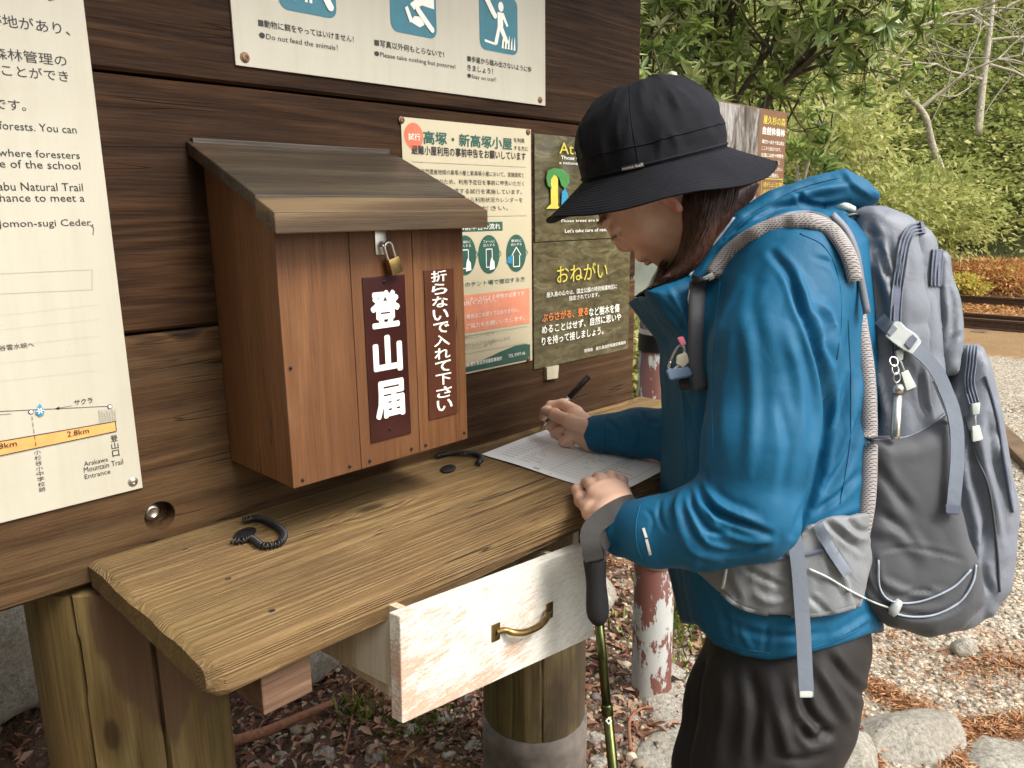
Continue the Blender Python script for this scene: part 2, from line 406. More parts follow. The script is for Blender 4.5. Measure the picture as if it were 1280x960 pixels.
M['rust'] = plain('rusty_steel', (.20, .12, .07), .6, .5, .5, .5, 250, .4)
M['brass'] = plain('aged_brass', (.30, .205, .08), .38, 1, .5, .35, 90, .15)
M['black'] = plain('black_plastic', (.012, .012, .013), .38, 0, .5, .2, 60)
M['dark'] = plain('dark_recess', (.015, .010, .007), .8)
m, nt, b = new_mat('cream_sign_face'); g = N(nt)
w1_ = g.noise(g.coord('Object', (14, 1, 1.1)), 3, 5, .65); w2_ = g.noise(g.coord(), 5, 5, .7); w3_ = g.noise(g.coord(), 260, 2, .6)
c_ = g.mix(g.ramp(w1_, [(.45, 0.0), (.80, .30)]), (.46, .43, .345), (.33, .29, .20)); c_ = g.mix(g.ramp(w2_, [(.5, 0.0), (.8, .35)]), c_, (.36, .33, .25)); c_ = g.mix(g.ramp(w3_, [(.70, 0.0), (.76, .35)]), c_, (.2, .16, .1))
g.l(c_, b.inputs['Base Color']); g.l(g.ramp(w2_, [(.3, .30), (.7, .55)]), b.inputs['Roughness']); M['sign'] = m
M['signedge'] = plain('sign_edge', (.35, .31, .25), .5)
M['ink'] = plain('black_ink', (.02, .018, .016), .5, 0, .4)
M['teal'] = plain('teal_ink', (.012, .14, .19), .4)
M['blue'] = plain('blue_ink', (.02, .22, .38), .4)
M['orange'] = plain('orange_ink', (.66, .33, .10), .45)
M['white'] = plain('white_ink', (.80, .78, .70), .45, var=.04)
M['grey_ink'] = plain('grey_ink', (.30, .27, .22), .5)
M['dgreen'] = plain('dark_green_ink', (.02, .085, .06), .4)
M['salmon'] = plain('salmon_ink', (.64, .235, .14), .45)
M['redink'] = plain('red_ink', (.62, .14, .07), .45)
M['poster'] = plain('poster_paper', (.50, .44, .30), .22, 0, .5, .05, 8)
M['plate'] = plain('maroon_plate', (.035, .010, .008), .22, 0, .5, .15, 12)
M['plate2'] = plain('brown_plate', (.075, .026, .014), .28, 0, .5, .15, 12)
M['yellow'] = plain('yellow_ink', (.52, .44, .06), .4)
M['green'] = plain('green_ink', (.04, .19, .04), .4)
M['oink'] = plain('orange_red_ink', (.65, .18, .04), .4)
M['paper'] = plain('white_paper', (.80, .80, .80), .6, 0, .3, .02, 3)
M['tape'] = plain('clear_tape', (.42, .38, .27), .25, 0, .6)

def peel(name, paint, under, axis_scale, thr, soft=.02, scale=9, under2=None, rough=.55, gradient=None):
    m, nt, b = new_mat(name); g = N(nt); v = g.coord('Object', axis_scale)
    n1 = g.noise(v, scale, 7, .68); f2 = g.noise(v, scale*9, 4, .6)
    fac = g.ma('ADD', n1, g.ma('MULTIPLY', f2, .16))
    if gradient is not None:
        o = g.coord('Object'); s = g.sep(o); gr = g.ma('ADD', g.ma('MULTIPLY', s[0], gradient[0]), g.ma('ADD', g.ma('MULTIPLY', s[2], gradient[2]), gradient[3])); fac = g.ma('ADD', fac, gr)
    msk = g.ramp(fac, [(thr-soft, 0.0), (thr+soft, 1.0)])
    pc = g.mix(g.ramp(g.noise(v, scale*3, 5), [(.35, .0), (.7, .35)]), paint, tuple(x*.72 for x in paint))
    uc = g.mix(g.noise(v, scale*5, 4), under, under2 or tuple(x*.55 for x in under))
    g.l(g.mix(msk, pc, uc), b.inputs['Base Color'])
    b.inputs['Roughness'].default_value = rough
    h = g.ma('ADD', g.ma('MULTIPLY', msk, -1.0), g.ma('MULTIPLY', g.noise(v, scale*12, 3), .35))
    g.l(g.bump(h, .6, .0012), b.inputs['Normal']); return m
m, nt, b = new_mat('chalky_worn_paint'); g = N(nt)
bl_ = g.noise(g.coord('Object', (1.3, 4, 3)), 4.2, 4, .6); st_ = g.noise(g.coord('Object', (9, 60, 70), (0, .0, 0)), 3.2, 4, .7); sp_ = g.noise(g.coord('Object', (1, 1, 1.6)), 190, 3, .7)
oc_ = g.sep(g.coord()); gr_ = g.ma('ADD', g.ma('MULTIPLY', oc_[0], -.42), g.ma('MULTIPLY', oc_[2], -.35))
fac_ = g.ma('ADD', g.ma('ADD', g.ma('MULTIPLY', bl_, .55), g.ma('MULTIPLY', st_, .42)), g.ma('ADD', g.ma('MULTIPLY', sp_, .18), gr_))
mk_ = g.ramp(fac_, [(.71, 0.0), (.82, .8)])
cr_ = g.ramp(g.noise(g.coord('Object', (2, 8, 14)), 30, 4, .7), [(.3, (.46, .43, .37)), (.5, (.58, .56, .50)), (.7, (.66, .65, .60))])
g.l(g.mix(mk_, cr_, g.mix(st_, (.40, .15, .075), (.48, .33, .21))), b.inputs['Base Color']); b.inputs['Roughness'].default_value = .7
g.l(g.bump(g.ma('ADD', g.ma('MULTIPLY', st_, 1.0), g.ma('MULTIPLY', mk_, -.8)), .7, .0014), b.inputs['Normal']); M['drawer'] = m
M['pipe'] = peel('peeling_pipe_paint', (.36, .36, .34), (.14, .052, .038), (5, 5, 2.2), .565, .012, 2.2, (.13, .045, .035))

# ------------------------------------------------------------ lettering
_txtcache = {}
def text_mesh(s, bold=0.0, spacing=1.0):
    key = (s, bold, spacing)
    if key in _txtcache: return _txtcache[key]
    cu = bpy.data.curves.new('t', 'FONT'); cu.body = s; cu.offset = bold; cu.resolution_u = 2; cu.space_character = spacing; cu.space_line = .95
    cu.dimensions = '2D'; cu.fill_mode = 'BOTH' if False else cu.fill_mode
    o = bpy.data.objects.new('t', cu); COL.objects.link(o); bpy.context.view_layer.update()
    me = bpy.data.meshes.new_from_object(o.evaluated_get(bpy.context.evaluated_depsgraph_get()))
    V = np.array([v.co[:] for v in me.vertices]) if len(me.vertices) else np.zeros((0, 3)); Fc = [tuple(p.vertices) for p in me.polygons]
    bpy.data.objects.remove(o); bpy.data.curves.remove(cu); bpy.data.meshes.remove(me)
    _txtcache[key] = (V, Fc); return V, Fc
class Print:
    """flat print on a face: collects shapes by ink, builds one part per ink"""
    def __init__(s, to3d): s.to3d = to3d; s.mb = {}; s.lift = 0
    def put(s, ink, V2, Fc, lift=1):
        s.mb.setdefault(ink, MB()).add([s.to3d(x, z, .0006*lift) for x, z in V2], Fc)
    def text(s, t, x0, x1, zb, zt, ink='ink', bold=0.0, lift=1, spacing=1.0):
        V, Fc = text_mesh(t, 0.0, spacing)
        if not len(V): return
        mn = V.min(0); mx = V.max(0)
        if bold > .009:      # heavy lettering: shifted copies of the stroke, each a hair above the last
            wx = (x1-x0)/max(mx[0]-mn[0], 1e-6); k = bold*.9; hz = (zt-zb)/max(mx[1]-mn[1], 1e-6); q = 8 if bold > .03 else 4
            for i in range(q):
                a = 6.2832*i/q+.4; dx = math.cos(a)*k*wx; dz = math.sin(a)*k*hz
                s.text(t, x0+dx+k*wx, x1+dx-k*wx, zb+dz+k*hz, zt+dz-k*hz, ink, 0.0, lift+.05*(i+1), spacing)
            s.text(t, x0+k*wx, x1-k*wx, zb+k*hz, zt-k*hz, ink, 0.0, lift, spacing); return
        s.put(ink, [(x0+(v[0]-mn[0])/(mx[0]-mn[0])*(x1-x0), zb+(v[1]-mn[1])/max(mx[1]-mn[1], 1e-6)*(zt-zb)) for v in V], Fc, lift)
    def poly(s, pts, ink, lift=1): s.put(ink, pts, [tuple(range(len(pts)))], lift)
    def rect(s, x0, z0, x1, z1, ink, lift=1): s.poly([(x0, z0), (x1, z0), (x1, z1), (x0, z1)], ink, lift)
    def disc(s, x, z, rx, rz, ink, lift=1, n=24): s.poly([(x+rx*math.cos(i*6.2832/n), z+rz*math.sin(i*6.2832/n)) for i in range(n)], ink, lift)
    def line(s, pts, wd, ink, lift=1):
        for (a, b), (c, d) in zip(pts, pts[1:]):
            L = math.hypot(c-a, d-b) or 1; nx, nz = -(d-b)/L*wd/2, (c-a)/L*wd/2
            s.poly([(a-nx, b-nz), (c-nx, d-nz), (c+nx, d+nz), (a+nx, b+nz)], ink, lift)
    def rrect(s, x0, z0, x1, z1, r, ink, lift=1):
        p = []
        for cx, cz, a0 in ((x1-r, z1-r, 0), (x0+r, z1-r, 90), (x0+r, z0+r, 180), (x1-r, z0+r, 270)):
            p += [(cx+r*math.cos(R_(a0+t)), cz+r*math.sin(R_(a0+t))) for t in (0, 22, 45, 68, 90)]
        s.poly(p, ink, lift)
    def build(s, parent, name='lettering'):
        for ink, mb in s.mb.items():
            nm = name if name != 'lettering' else 'lettering' if ink in ('ink', 'white', 'yellow', 'grey_ink', 'oink') else 'printed_graphic'
            mb.build(nm, M[ink], parent)['kind'] = 'stuff'
# ------------------------------------------------------------ notice board and its signs
YB = 1.08                                   # front face of the board
def plank_mesh(x0, x1, y0, y1, z0, z1, seed, amp=.0012, nx=90):
    """a board along x with slightly wavy, softened long edges and a subtly uneven face"""
    prof = [(y1, z0), (y0+.004, z0), (y0, z0+.004), (y0, z0+(z1-z0)*.33), (y0, z0+(z1-z0)*.66), (y0, z1-.004), (y0+.004, z1), (y1, z1)]
    V = []; Fc = []; k = len(prof)
    for i in range(nx+1):
        x = x0+(x1-x0)*i/nx
        for j, (y, z) in enumerate(prof):
            p = np.array([[x*3, y*5+seed, z*5]]); a = float(vnoise(p, 3.0)[0]); V.append((x, y+(a*amp if y < y1 else 0), z+(a*amp*1.2 if j in (1, 2, 5, 6) else 0)))
    for i in range(nx):
        for j in range(k): Fc.append((i*k+j, i*k+(j+1) % k, (i+1)*k+(j+1) % k, (i+1)*k+j))
    Fc.append(tuple(range(k))[::-1]); Fc.append(tuple(nx*k+j for j in range(k)))
    return V, Fc
board = empty('notice_board', (0.304, 1.10, GZ), 'dark brown planked notice board standing behind the writing shelf', 'notice board')
bolt_p = on_y(200, 645, YB)
rows = [(.768, 1.0945), (1.0985, 1.4275), (1.4315, 1.76), (1.764, 2.09)]
for i, (z0, z1) in enumerate(rows):
    V, Fc = plank_mesh(-1.15, 1.524, YB, YB+.045, z0, z1, i*3.7)
    o = mesh_obj('plank', V, Fc, M['boardl'] if i == 0 else M['board'], board)
    if i == 0:
        cb = MB().lathe([(.0215, -.012), (.0215, .030)], (bolt_p.x, YB-.002, bolt_p.z), (0, 1, 0), 32).build('cut', None)
        md = o.modifiers.new('b', 'BOOLEAN'); md.object = cb; md.operation = 'DIFFERENCE'; md.solver = 'EXACT'
        bpy.context.view_layer.update()
        me = bpy.data.meshes.new_from_object(o.evaluated_get(bpy.context.evaluated_depsgraph_get())); o.modifiers.clear(); o.data = me
        bpy.data.objects.remove(cb)
MB().lathe([(.0125, -.0), (.0125, .004), (.0095, .007), (.007, .0075), (.006, .0068), (.0, .0068)], (bolt_p.x-.002, YB+.026, bolt_p.z+.001), (0, -1, 0), 24).build('bolt', M['steel'], board, auto=40)
MB().box((-1.15, YB+.046, 1.2), (1.49, YB+.05, 2.0)).build('back_panel', M['board'], board)

def log_mesh(cx, cy, R, z0, z1, cracks=(), n=120, nz=60, seed=0, depth=.014, wdt=.012, taper=0.0):
    V = []; Fc = []
    th = np.arange(n)*2*math.pi/n; zs = np.linspace(z0, z1, nz)
    for z in zs:
        P = np.stack([np.cos(th)*2+seed, np.sin(th)*2, np.full(n, z*1.2)], 1); r = R*(1+taper*(z1-z))+fbm(P, 1.5, 3)*.0022
        r = r-np.clip(0, 0, 0)
        for (a0, a1) in cracks:
            a = a0+(a1-a0)*(z1-z)/(z1-z0)+.01*math.sin(z*21+a0*5); dd = np.abs((th-a+math.pi) % (2*math.pi)-math.pi)
            r = r-depth*np.clip(1-dd/wdt*.35, 0, 1)**.7*(dd < wdt*2.8)
        yy = cy+r*np.sin(th)
        if z > .755: yy = np.maximum(yy, YB+.052)
        V += list(zip(cx+r*np.cos(th), yy, np.full(n, z)))
    for i in range(nz-1):
        for j in range(n): Fc.append((i*n+j, i*n+(j+1) % n, (i+1)*n+(j+1) % n, (i+1)*n+j))
    Fc.append(tuple(range(n))[::-1]); Fc.append(tuple((nz-1)*n+j for j in range(n)))
    return V, Fc
def cyl_angle(px, py, cx, cy, R):
    d = ray(px, py); a = d.x**2+d.y**2; b = -2*(d.x*cx+d.y*cy); c = cx*cx+cy*cy-R*R
    t = (-b-math.sqrt(max(b*b-4*a*c, 0)))/(2*a); p = CO+d*t; return math.atan2(p.y-cy, p.x-cx)
# the two log posts carry board and shelf alike
cxa, cya, Ra = .360, 1.18, .130
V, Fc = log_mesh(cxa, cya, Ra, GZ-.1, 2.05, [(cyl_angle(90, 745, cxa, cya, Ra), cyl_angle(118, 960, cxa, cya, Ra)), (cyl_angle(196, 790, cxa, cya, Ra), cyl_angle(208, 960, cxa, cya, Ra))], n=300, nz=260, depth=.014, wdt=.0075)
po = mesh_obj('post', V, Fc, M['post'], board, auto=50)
# the dark wet stain that runs down below the shelf
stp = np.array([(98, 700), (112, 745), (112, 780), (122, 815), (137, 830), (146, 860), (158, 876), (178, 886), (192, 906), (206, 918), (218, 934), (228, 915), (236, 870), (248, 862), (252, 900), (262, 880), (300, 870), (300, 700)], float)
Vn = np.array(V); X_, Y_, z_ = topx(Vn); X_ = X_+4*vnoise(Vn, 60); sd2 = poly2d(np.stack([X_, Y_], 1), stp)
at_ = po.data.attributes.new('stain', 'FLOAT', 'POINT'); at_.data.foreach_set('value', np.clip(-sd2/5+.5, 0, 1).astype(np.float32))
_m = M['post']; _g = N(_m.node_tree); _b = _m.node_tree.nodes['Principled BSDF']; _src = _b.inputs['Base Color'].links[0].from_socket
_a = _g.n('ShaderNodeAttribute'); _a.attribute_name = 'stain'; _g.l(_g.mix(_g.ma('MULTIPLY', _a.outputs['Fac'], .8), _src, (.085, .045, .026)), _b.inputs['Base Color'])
cxb, cyb, Rb = 1.272, 1.18, .128
V, Fc = log_mesh(cxb, cyb, Rb, .02, 2.05, [(cyl_angle(677, 860, cxb, cyb, Rb),)*2, (cyl_angle(640, 860, cxb, cyb, Rb),)*2], n=220, nz=120, depth=.005, wdt=.006, seed=5)
mesh_obj('post', V, Fc, M['post2'], board, auto=50)
V, Fc = log_mesh(cxb, cyb, Rb+.004, GZ-.1, .018, [], n=64, nz=8, seed=8)
mesh_obj('post_footing', V, Fc, plain('weathered_footing', (.15, .125, .105), .7, 0, .4, .35, 25, .4), board, smooth=True)

def screw(parent, px, py, y, r=.006, mat='steel', name='screw'):
    p = on_y(px, py, y)
    MB().lathe([(r*1.25, 0), (r*1.2, .0008), (r*.85, .0012), (r*.8, .0028), (r*.45, .0034), (r*.4, .0022), (0, .0022)], (p.x, y, p.z), (0, -1, 0), 18).build(name, M[mat], parent, auto=40)
def face(y): return lambda x, z, l: (x, y-l, z)
class PxPrint(Print):
    def __init__(s, y): Print.__init__(s, face(y)); s.y = y
    def q(s, px, py): p = on_y(px, py, s.y); return p.x, p.z
    def yr(s, xl, yl, xr): return yl+(xr-xl)*(253-yl)/(1608-xl)
    def t(s, txt, xl, yl, xr, h, ink='ink', bold=0.0, lift=1):
        x0, z0 = s.q(xl, yl); _, z1 = s.q(xl, yl-h); x1, _ = s.q(xr, s.yr(xl, yl, xr)); s.text(txt, x0, x1, z0, z1, ink, bold, lift)
    def tr(s, txt, x0, xr, yb_, h, ink='ink', bold=0.0, lift=1):     # world left, picture right
        x1, z0 = s.q(xr, yb_); _, z1 = s.q(xr, yb_-h); s.text(txt, x0, x1, z0, z1, ink, bold, lift)
    def vert(s, txt, a, b, wpx, ink='ink', bold=0.0, fill=.86, lift=1):   # characters stacked from a (top middle) to b (bottom middle)
        n = len(txt); (xa, za), (xb, zb) = s.q(*a), s.q(*b); x0, _ = s.q(a[0]-wpx/2, a[1]); x1, _ = s.q(a[0]+wpx/2, a[1]); wd = x1-x0; hh = (za-zb)/n
        for i, ch in enumerate(txt):
            cx = xa+(xb-xa)*(i+.5)/n; zt = za-hh*i-hh*(1-fill)/2; k = .62 if ch in '、。' else 1
            s.text(ch, cx-wd/2, cx+wd/2*k, zt-hh*fill, zt, ink, bold, lift)
    def pl(s, pts, ink, lift=1): s.poly([s.q(*p) for p in pts], ink, lift)
    def ln(s, pts, wpx, ink, lift=1):
        a = s.q(*pts[0]); b = s.q(pts[0][0]+wpx, pts[0][1]); s.line([s.q(*p) for p in pts], abs(b[0]-a[0]), ink, lift)

# --- large trail map sign at the left
xr = .3655; zb_ = .8845
sg = empty('trail_map_sign', (.0, YB, zb_), 'large cream information sign with trail distance map, left edge of the board', 'sign')
MB().box((-.86, YB-.0045, zb_), (xr, YB-.0006, 1.93), .0008).build('panel', M['sign'], sg)
pr = PxPrint(YB-.0045)
pr.tr('跡地があり、', pr.q(-16, 36)[0], 88, 45, 15, bold=.006)
x0 = pr.q(-12, 75)[0]
pr.tr('した。あり', pr.q(-30, 2)[0], 70, 3, 14, bold=.006)
pr.t('森林管理の', -10, 73, 84, 15, bold=.006); pr.t('ことができ', 3, 94, 86, 14, bold=.006)
pr.t('です。', -7, 136, 33, 13, bold=.006)
pr.tr('You can see the forests. You can', pr.q(-115, 163)[0], 96, 167, 9.5, bold=.004)
pr.t('where foresters', -2, 195, 100, 9.5, bold=.004); pr.t('the site of the school', -48, 208, 101, 10.5, bold=.004)
pr.t('abu Natural Trail', -2, 238, 104, 10.5, bold=.004); pr.t('chance to meet a', -8, 252, 106, 10, bold=.004)
pr.t('Jomon-sugi Ceder,', -2, 287, 117, 12, bold=.004)
for a, b in (((-60, 345), (115, 337)), ((-60, 370), (115, 362)), ((115, 337), (115, 362))): pr.ln([a, b], .5, 'grey_ink')
for y in (395, 413, 434, 455, 477): 
    pr.ln([(-60, y+6), (124, y-14)], .25, 'grey_ink')
pr.t('白谷雲水峡へ', -9, 440, 43, 7.5, bold=.008)
pr.ln([(-60, 517), (139, 507.5)], .9, 'ink'); pr.ln([(-40, 522), (14, 517)], .6, 'ink')
for c in ((38.5, 514.5), (137, 508)):
    x, z = pr.q(*c); pr.disc(x, z, .0030, .0030, 'ink', 2, 16); pr.disc(x, z, .0021, .0021, 'white', 3, 16)
pr.pl([(49, 504), (53, 510), (55, 515), (53, 518), (49, 519.5), (45.5, 518), (43.5, 515), (46, 510)], 'blue', 4)
for a in range(3):
    x, z = pr.q(49.3, 513); pr.line([(x-.004*math.cos(a*1.047), z-.004*math.sin(a*1.047)), (x+.004*math.cos(a*1.047), z+.004*math.sin(a*1.047))], .0012, 'white', 5)
pr.ln([(70, 510.5), (90, 507)], .5, 'ink'); pr.pl([(68, 511), (74, 508), (74, 512)], 'ink'); pr.t('サクラ', 93, 507, 116, 7, bold=.01)
pr.ln([(-60, 569), (0, 551.5), (144, 526.5), (145, 539), (0, 569.5), (-60, 586)], 1.3, 'ink', 2)
pr.pl([(-60, 569), (0, 552), (143.5, 527.5), (144.5, 538.5), (0, 569), (-60, 585)], 'orange', 1)
pr.t('2.8km', 84, 546, 111, 7, bold=.006, lift=3); pr.t('0.8km', -12, 563, 21, 7, bold=.006, lift=3)
for i in range(5): pr.ln([(39.5+i*1.1, 520+i*8), (40+i*1.1, 525+i*8)], .7, 'ink', 3)
pr.vert('登山口', (142, 543), (145, 571), 9, bold=.01); pr.vert('小杉谷小中学校跡', (46, 562), (53, 615), 9, bold=.008)
pr.t('Arakawa', 105, 583, 135, 6); pr.t('Mountain Trail', 105, 591, 154, 7); pr.t('Entrance', 106, 599, 138, 6)
for i in range(7): pr.ln([(123+i*3.3, 512+(i*37) % 5), (126+(i*29) % 7*3, 529-(i*17) % 4)], .5, 'grey_ink', 2); pr.ln([(122, 513+i*2.6), (146, 511+i*2.6)], .35, 'grey_ink', 2)
pr.ln([(112, 281), (117, 285), (116, 294)], .9, 'ink')
pr.build(sg); screw(sg, 166, 602, YB-.0045, .0055)

# --- rules sign with three pictograms
sg = empty('rules_sign', (.88, YB, 1.456), 'cream sign with three blue pictograms on the top plank', 'sign')
MB().hull8([(.5555, YB-.004, 1.456), (1.203, YB-.004, 1.456), (1.203, YB-.0006, 1.456), (.5555, YB-.0006, 1.456), (.5555, YB-.004, 1.83), (1.203, YB-.004, 1.83), (1.203, YB-.0006, 1.83), (.5555, YB-.0006, 1.83)], .0007).build('panel', M['sign'], sg)
pr = PxPrint(YB-.004)
def sqr(xl, xr_, yb_):
    x0 = pr.q(xl, yb_)[0]; x1, z0 = pr.q(xr_, yb_); wd = x1-x0; pr.rrect(x0, z0, x1, z0+wd, .014, 'teal', 1); return x0, z0, wd
def pic(o, pts, ink='white', lift=2): x, z, k = o; pr.poly([(x+a*k, z+b*k) for a, b in pts], ink, lift)
def rod(o, a, b, t, lift=3): x, z, k = o; pr.line([(x+a[0]*k, z+a[1]*k), (x+b[0]*k, z+b[1]*k)], t*k, 'white', lift); [pr.disc(x+p[0]*k, z+p[1]*k, t*k/2, t*k/2, 'white', lift+1, 16) for p in (a, b)]
PR0 = pr; pr = PxPrint(YB-.004); o = sqr(350, 421, 24.5)
for xx in (.16, .24, .44, .52): pic(o, [(xx, .16), (xx+.045, .16), (xx+.06, .55), (xx-.01, .55)])
pic(o, [(.12, .5), (.6, .5), (.66, .72), (.5, .7), (.16, .68)]); rod(o, (.88, .16), (.55, .75), .12)
pr.build(sg, 'pictogram'); pr = PxPrint(YB-.004); o = sqr(489, 546, 49.5)
pic(o, [(.95, .48), (.95, .86), (.66, .82), (.45, .9), (.36, .78), (.5, .7), (.34, .66), (.38, .56), (.55, .58), (.42, .48), (.5, .40), (.68, .5)])
pic(o, [(.42, .20), (.62, .14), (.72, .20), (.66, .32), (.5, .30)]); pic(o, [(.30, .40), (.36, .44), (.46, .24), (.40, .18)], lift=3); rod(o, (.58, .42), (.88, .14), .10)
pr.build(sg, 'pictogram'); pr = PxPrint(YB-.004); o = sqr(600, 647, 70)
x, z, k = o; pr.disc(x+.55*k, z+.80*k, .07*k, .085*k, 'white', 2)
pic(o, [(.46, .70), (.62, .70), (.74, .50), (.70, .47), (.60, .60), (.60, .45), (.74, .22), (.68, .14), (.52, .38), (.44, .12), (.36, .14), (.46, .45)])
pic(o, [(.12, .14), (.40, .11), (.40, .15), (.12, .18)]); rod(o, (.10, .98), (.38, .62), .11)
for i in range(5): pic(o, [(.55+i*.08, .08), (.60+i*.08, .08), (.63+i*.07, .34-.03*(i % 2)), (.57+i*.08, .22)], lift=3)
pr.build(sg, 'pictogram'); pr = PR0
pr.t('■動物に餌をやってはいけません！', 323, 33, 442, 9.5, bold=.012); pr.t('●Do not feed the animals！', 324, 47.5, 422, 7.5, bold=.006)
pr.t('■写真以外何もとらないで！', 468, 57.5, 555, 9, bold=.012); pr.t('●Please take nothing but pictures!', 468, 71.5, 569, 8, bold=.006)
pr.t('■歩道から踏み出さないように歩', 584, 77, 664, 8, bold=.012); pr.t('きましょう！', 584, 88, 616, 7.5, bold=.012); pr.t('●Stay on trail！', 584, 98.5, 620, 7, bold=.006)
pr.build(sg); screw(sg, 306, 72, YB-.004, .006, 'rust'); screw(sg, 675, 125, YB-.004, .005, 'rust')

# --- hut notice (tall cream poster)
sg = empty('hut_notice', (1.0, YB, .949), 'cream poster with a red dot and green circles, behind the wooden box', 'poster')
MB().box((.843, YB-.0022, .949), (1.162, YB-.0006, 1.409)).build('sheet', M['poster'], sg)
pr = PxPrint(YB-.0022); XL = .862
x, z = pr.q(517, 170); pr.disc(x, z, .0205, .0215, 'redink', 1, 32); pr.t('試行', 510, 175, 525, 9, 'white', .01, 2)
pr.t('高塚・新高塚小屋', 529, 180, 640, 17, 'dgreen', .03); pr.t('を利用', 642, 178, 655, 6, bold=.01); pr.t('する方に', 642, 188, 660, 6, bold=.01)
pr.tr('避難小屋利用の事前申告をお願いしています', XL, 657, 201, 10.5, bold=.022)
def hline(yy, a=XL): z = pr.q(658, yy)[1]; pr.line([(a, z), (1.148, z)], .0008, 'grey_ink')
hline(209); hline(269.5)
for i, (t_, yy) in enumerate((('世界自然遺産地域の高塚小屋と新高塚小屋において、混雑緩和と', 222), ('快適な利用のため、利用予定日を事前に申告いただく', 232.5), ('利用計画書を作成する試行を実施しています。', 243), ('申告の前に上記から利用状況カレンダーを', 253), ('必ずご確認ください。', 263))):
    pr.tr(t_, XL if i < 3 else XL+.03, 655-(0, 0, 3, 2, 20)[i], yy, 6, 'ink', .0)
x0, z0 = pr.q(628, 288); z1 = pr.q(628, 277)[1]; pr.rect(XL+.03, z0, x0, z1, 'dgreen'); pr.tr('避難小屋事前申告の流れ', XL+.04, 625, 286.5, 7.5, 'white', .01, 2)
for i, c in enumerate(((549, 321), (584, 319), (611, 318), (645, 316.5))):
    x, z = pr.q(*c)
    if i == 0: x -= .005
    if i == 1: x -= .006
    r = .0305; pr.disc(x, z, r*.93, r*1.2, 'dgreen', 1, 36)
    pr.line([(x+r*.93, z+.006), (x+r*1.1, z), (x+r*.93, z-.006)], .0015, 'dgreen', 1)
    for k in range(2): pr.text(('フォームに', '事前に')[i % 2] if k == 0 else '記入する', x-.015, x+.015, z+.022-k*.007, z+.027-k*.007, 'white', 0, 2)
    if i < 3: pr.line([(x-.008, z-.024), (x-.008, z+.010), (x+.008, z+.010), (x+.008, z-.024), (x-.008, z-.024)], .0018, 'white', 2); pr.poly([(x, z-.03), (x+.014, z-.028), (x+.013, z-.014), (x+.005, z-.006), (x+.002, z-.014)], 'white', 3)
    else: pr.line([(x-.013, z-.004), (x, z+.012), (x+.013, z-.004)], .002, 'white', 2); pr.line([(x-.009, z-.004), (x-.009, z-.026), (x+.009, z-.026), (x+.009, z-.004)], .002, 'white', 2); pr.poly([(x-.026, z-.006), (x-.012, z-.004), (x-.013, z-.020), (x-.027, z-.018)], 'blue', 3)
pr.tr('高塚小屋及びそのテント場で宿泊する方', XL+.01, 656, 351.5, 6, 'dgreen', .01)
z0 = pr.q(659, 404)[1]; z1 = pr.q(659, 360.5)[1]; pr.rect(XL-.004, z0, 1.154, z1, 'salmon')
for i in range(4): pr.tr(('新高塚小屋はインターネットによる申告が必要です', '申告の上でご利用ください。', '悪天候などやむを得ない場合はこの限りではありません。', '皆さまのご理解とご協力をお願いいたします。')[i], XL+.008, (655, 620, 648, 655)[i], 369+i*10.3-(2 if i == 1 else 0), 5.5, 'white', 0, 2)
for i in range(3): pr.tr(('皆様の声を募集しています。', 'アンケートは右のコードから入力を', 'お願いいたします。'), 0, 0, 0, 0) if False else pr.tr(('皆様の声を募集しています。', 'アンケートは右の欄から入力をお願いします', 'ご協力に感謝いたします。')[i], XL+.02, (622, 638, 620)[i], 417.5+i*7, 4.6, 'grey_ink')
hline(408); hline(428.5)
zc = pr.q(662, 449)[1]; pr.poly([(.858, zc), (1.155, zc), (1.155, zc+.031), (1.14, zc+.034), (1.11, zc+.034), (1.07, zc+.028), (1.02, zc+.018), (.97, zc+.009), (.9, zc+.003)], 'dgreen', 1)
pr.tr('環境省 屋久島自然保護官事務所', .96, 627, 450, 5, 'white', .012, 2); pr.tr('TEL 0997-46', 1.09, 656, 443, 4, 'white', .0, 2)
pr.build(sg)
for p in ((502, 150), (660, 165), (660, 449)): screw(sg, p[0], p[1], YB-.0022, .005, 'rust')

# --- laminated attention sheet and the request sheet below it
def laminated(name, label, x0, z0, x1, z1, seed, mat):
    n = 26; V = []; Fc = []
    for i in range(n+1):
        for j in range(n+1):
            u, v = i/n, j/n; x = x0+(x1-x0)*u; z = z0+(z1-z0)*v; e = 16*u*(1-u)*v*(1-v)
            V.append((x, YB-.0025-abs(float(vnoise(np.array([[x*14+seed, z*16, seed]]), 1)[0]))*.0035*min(1, e*1.6), z))
    for i in range(n):
        for j in range(n): a = i*(n+1)+j; Fc.append((a, a+n+1, a+n+2, a+1))
    n0 = len(V); V += [(x, YB-.0007, z) for x, y, z in V]; Fc += [tuple(k+n0 for k in f[::-1]) for f in Fc]
    s = empty(name, ((x0+x1)/2, YB, z0), label, 'poster'); mesh_obj('sheet', V, Fc, mat, s, smooth=True); return s
m, nt, b = new_mat('laminated_photo_print'); g = N(nt); v = g.coord('Object', (3, 1, 9))
g.l(g.ramp(g.noise(v, 6, 7, .65, 1.2), [(.3, (.030, .024, .010)), (.5, (.075, .062, .028)), (.72, (.15, .13, .07))]), b.inputs['Base Color'])
b.inputs['Roughness'].default_value = .22; g.l(g.bump(g.noise(g.coord(), 22, 2), .25, .003), b.inputs['Normal']); M['lam'] = m
zs = on_y(667, 303, YB).z
sg = laminated('attention_sheet', 'laminated brown sheet headed Attention with a green tree drawing', 1.172, zs+.001, 1.484, 1.402, 1.0, M['lam'])
pr = PxPrint(YB-.0065)
pr.t('Attention', 699, 192, 764, 14, 'yellow', .0)
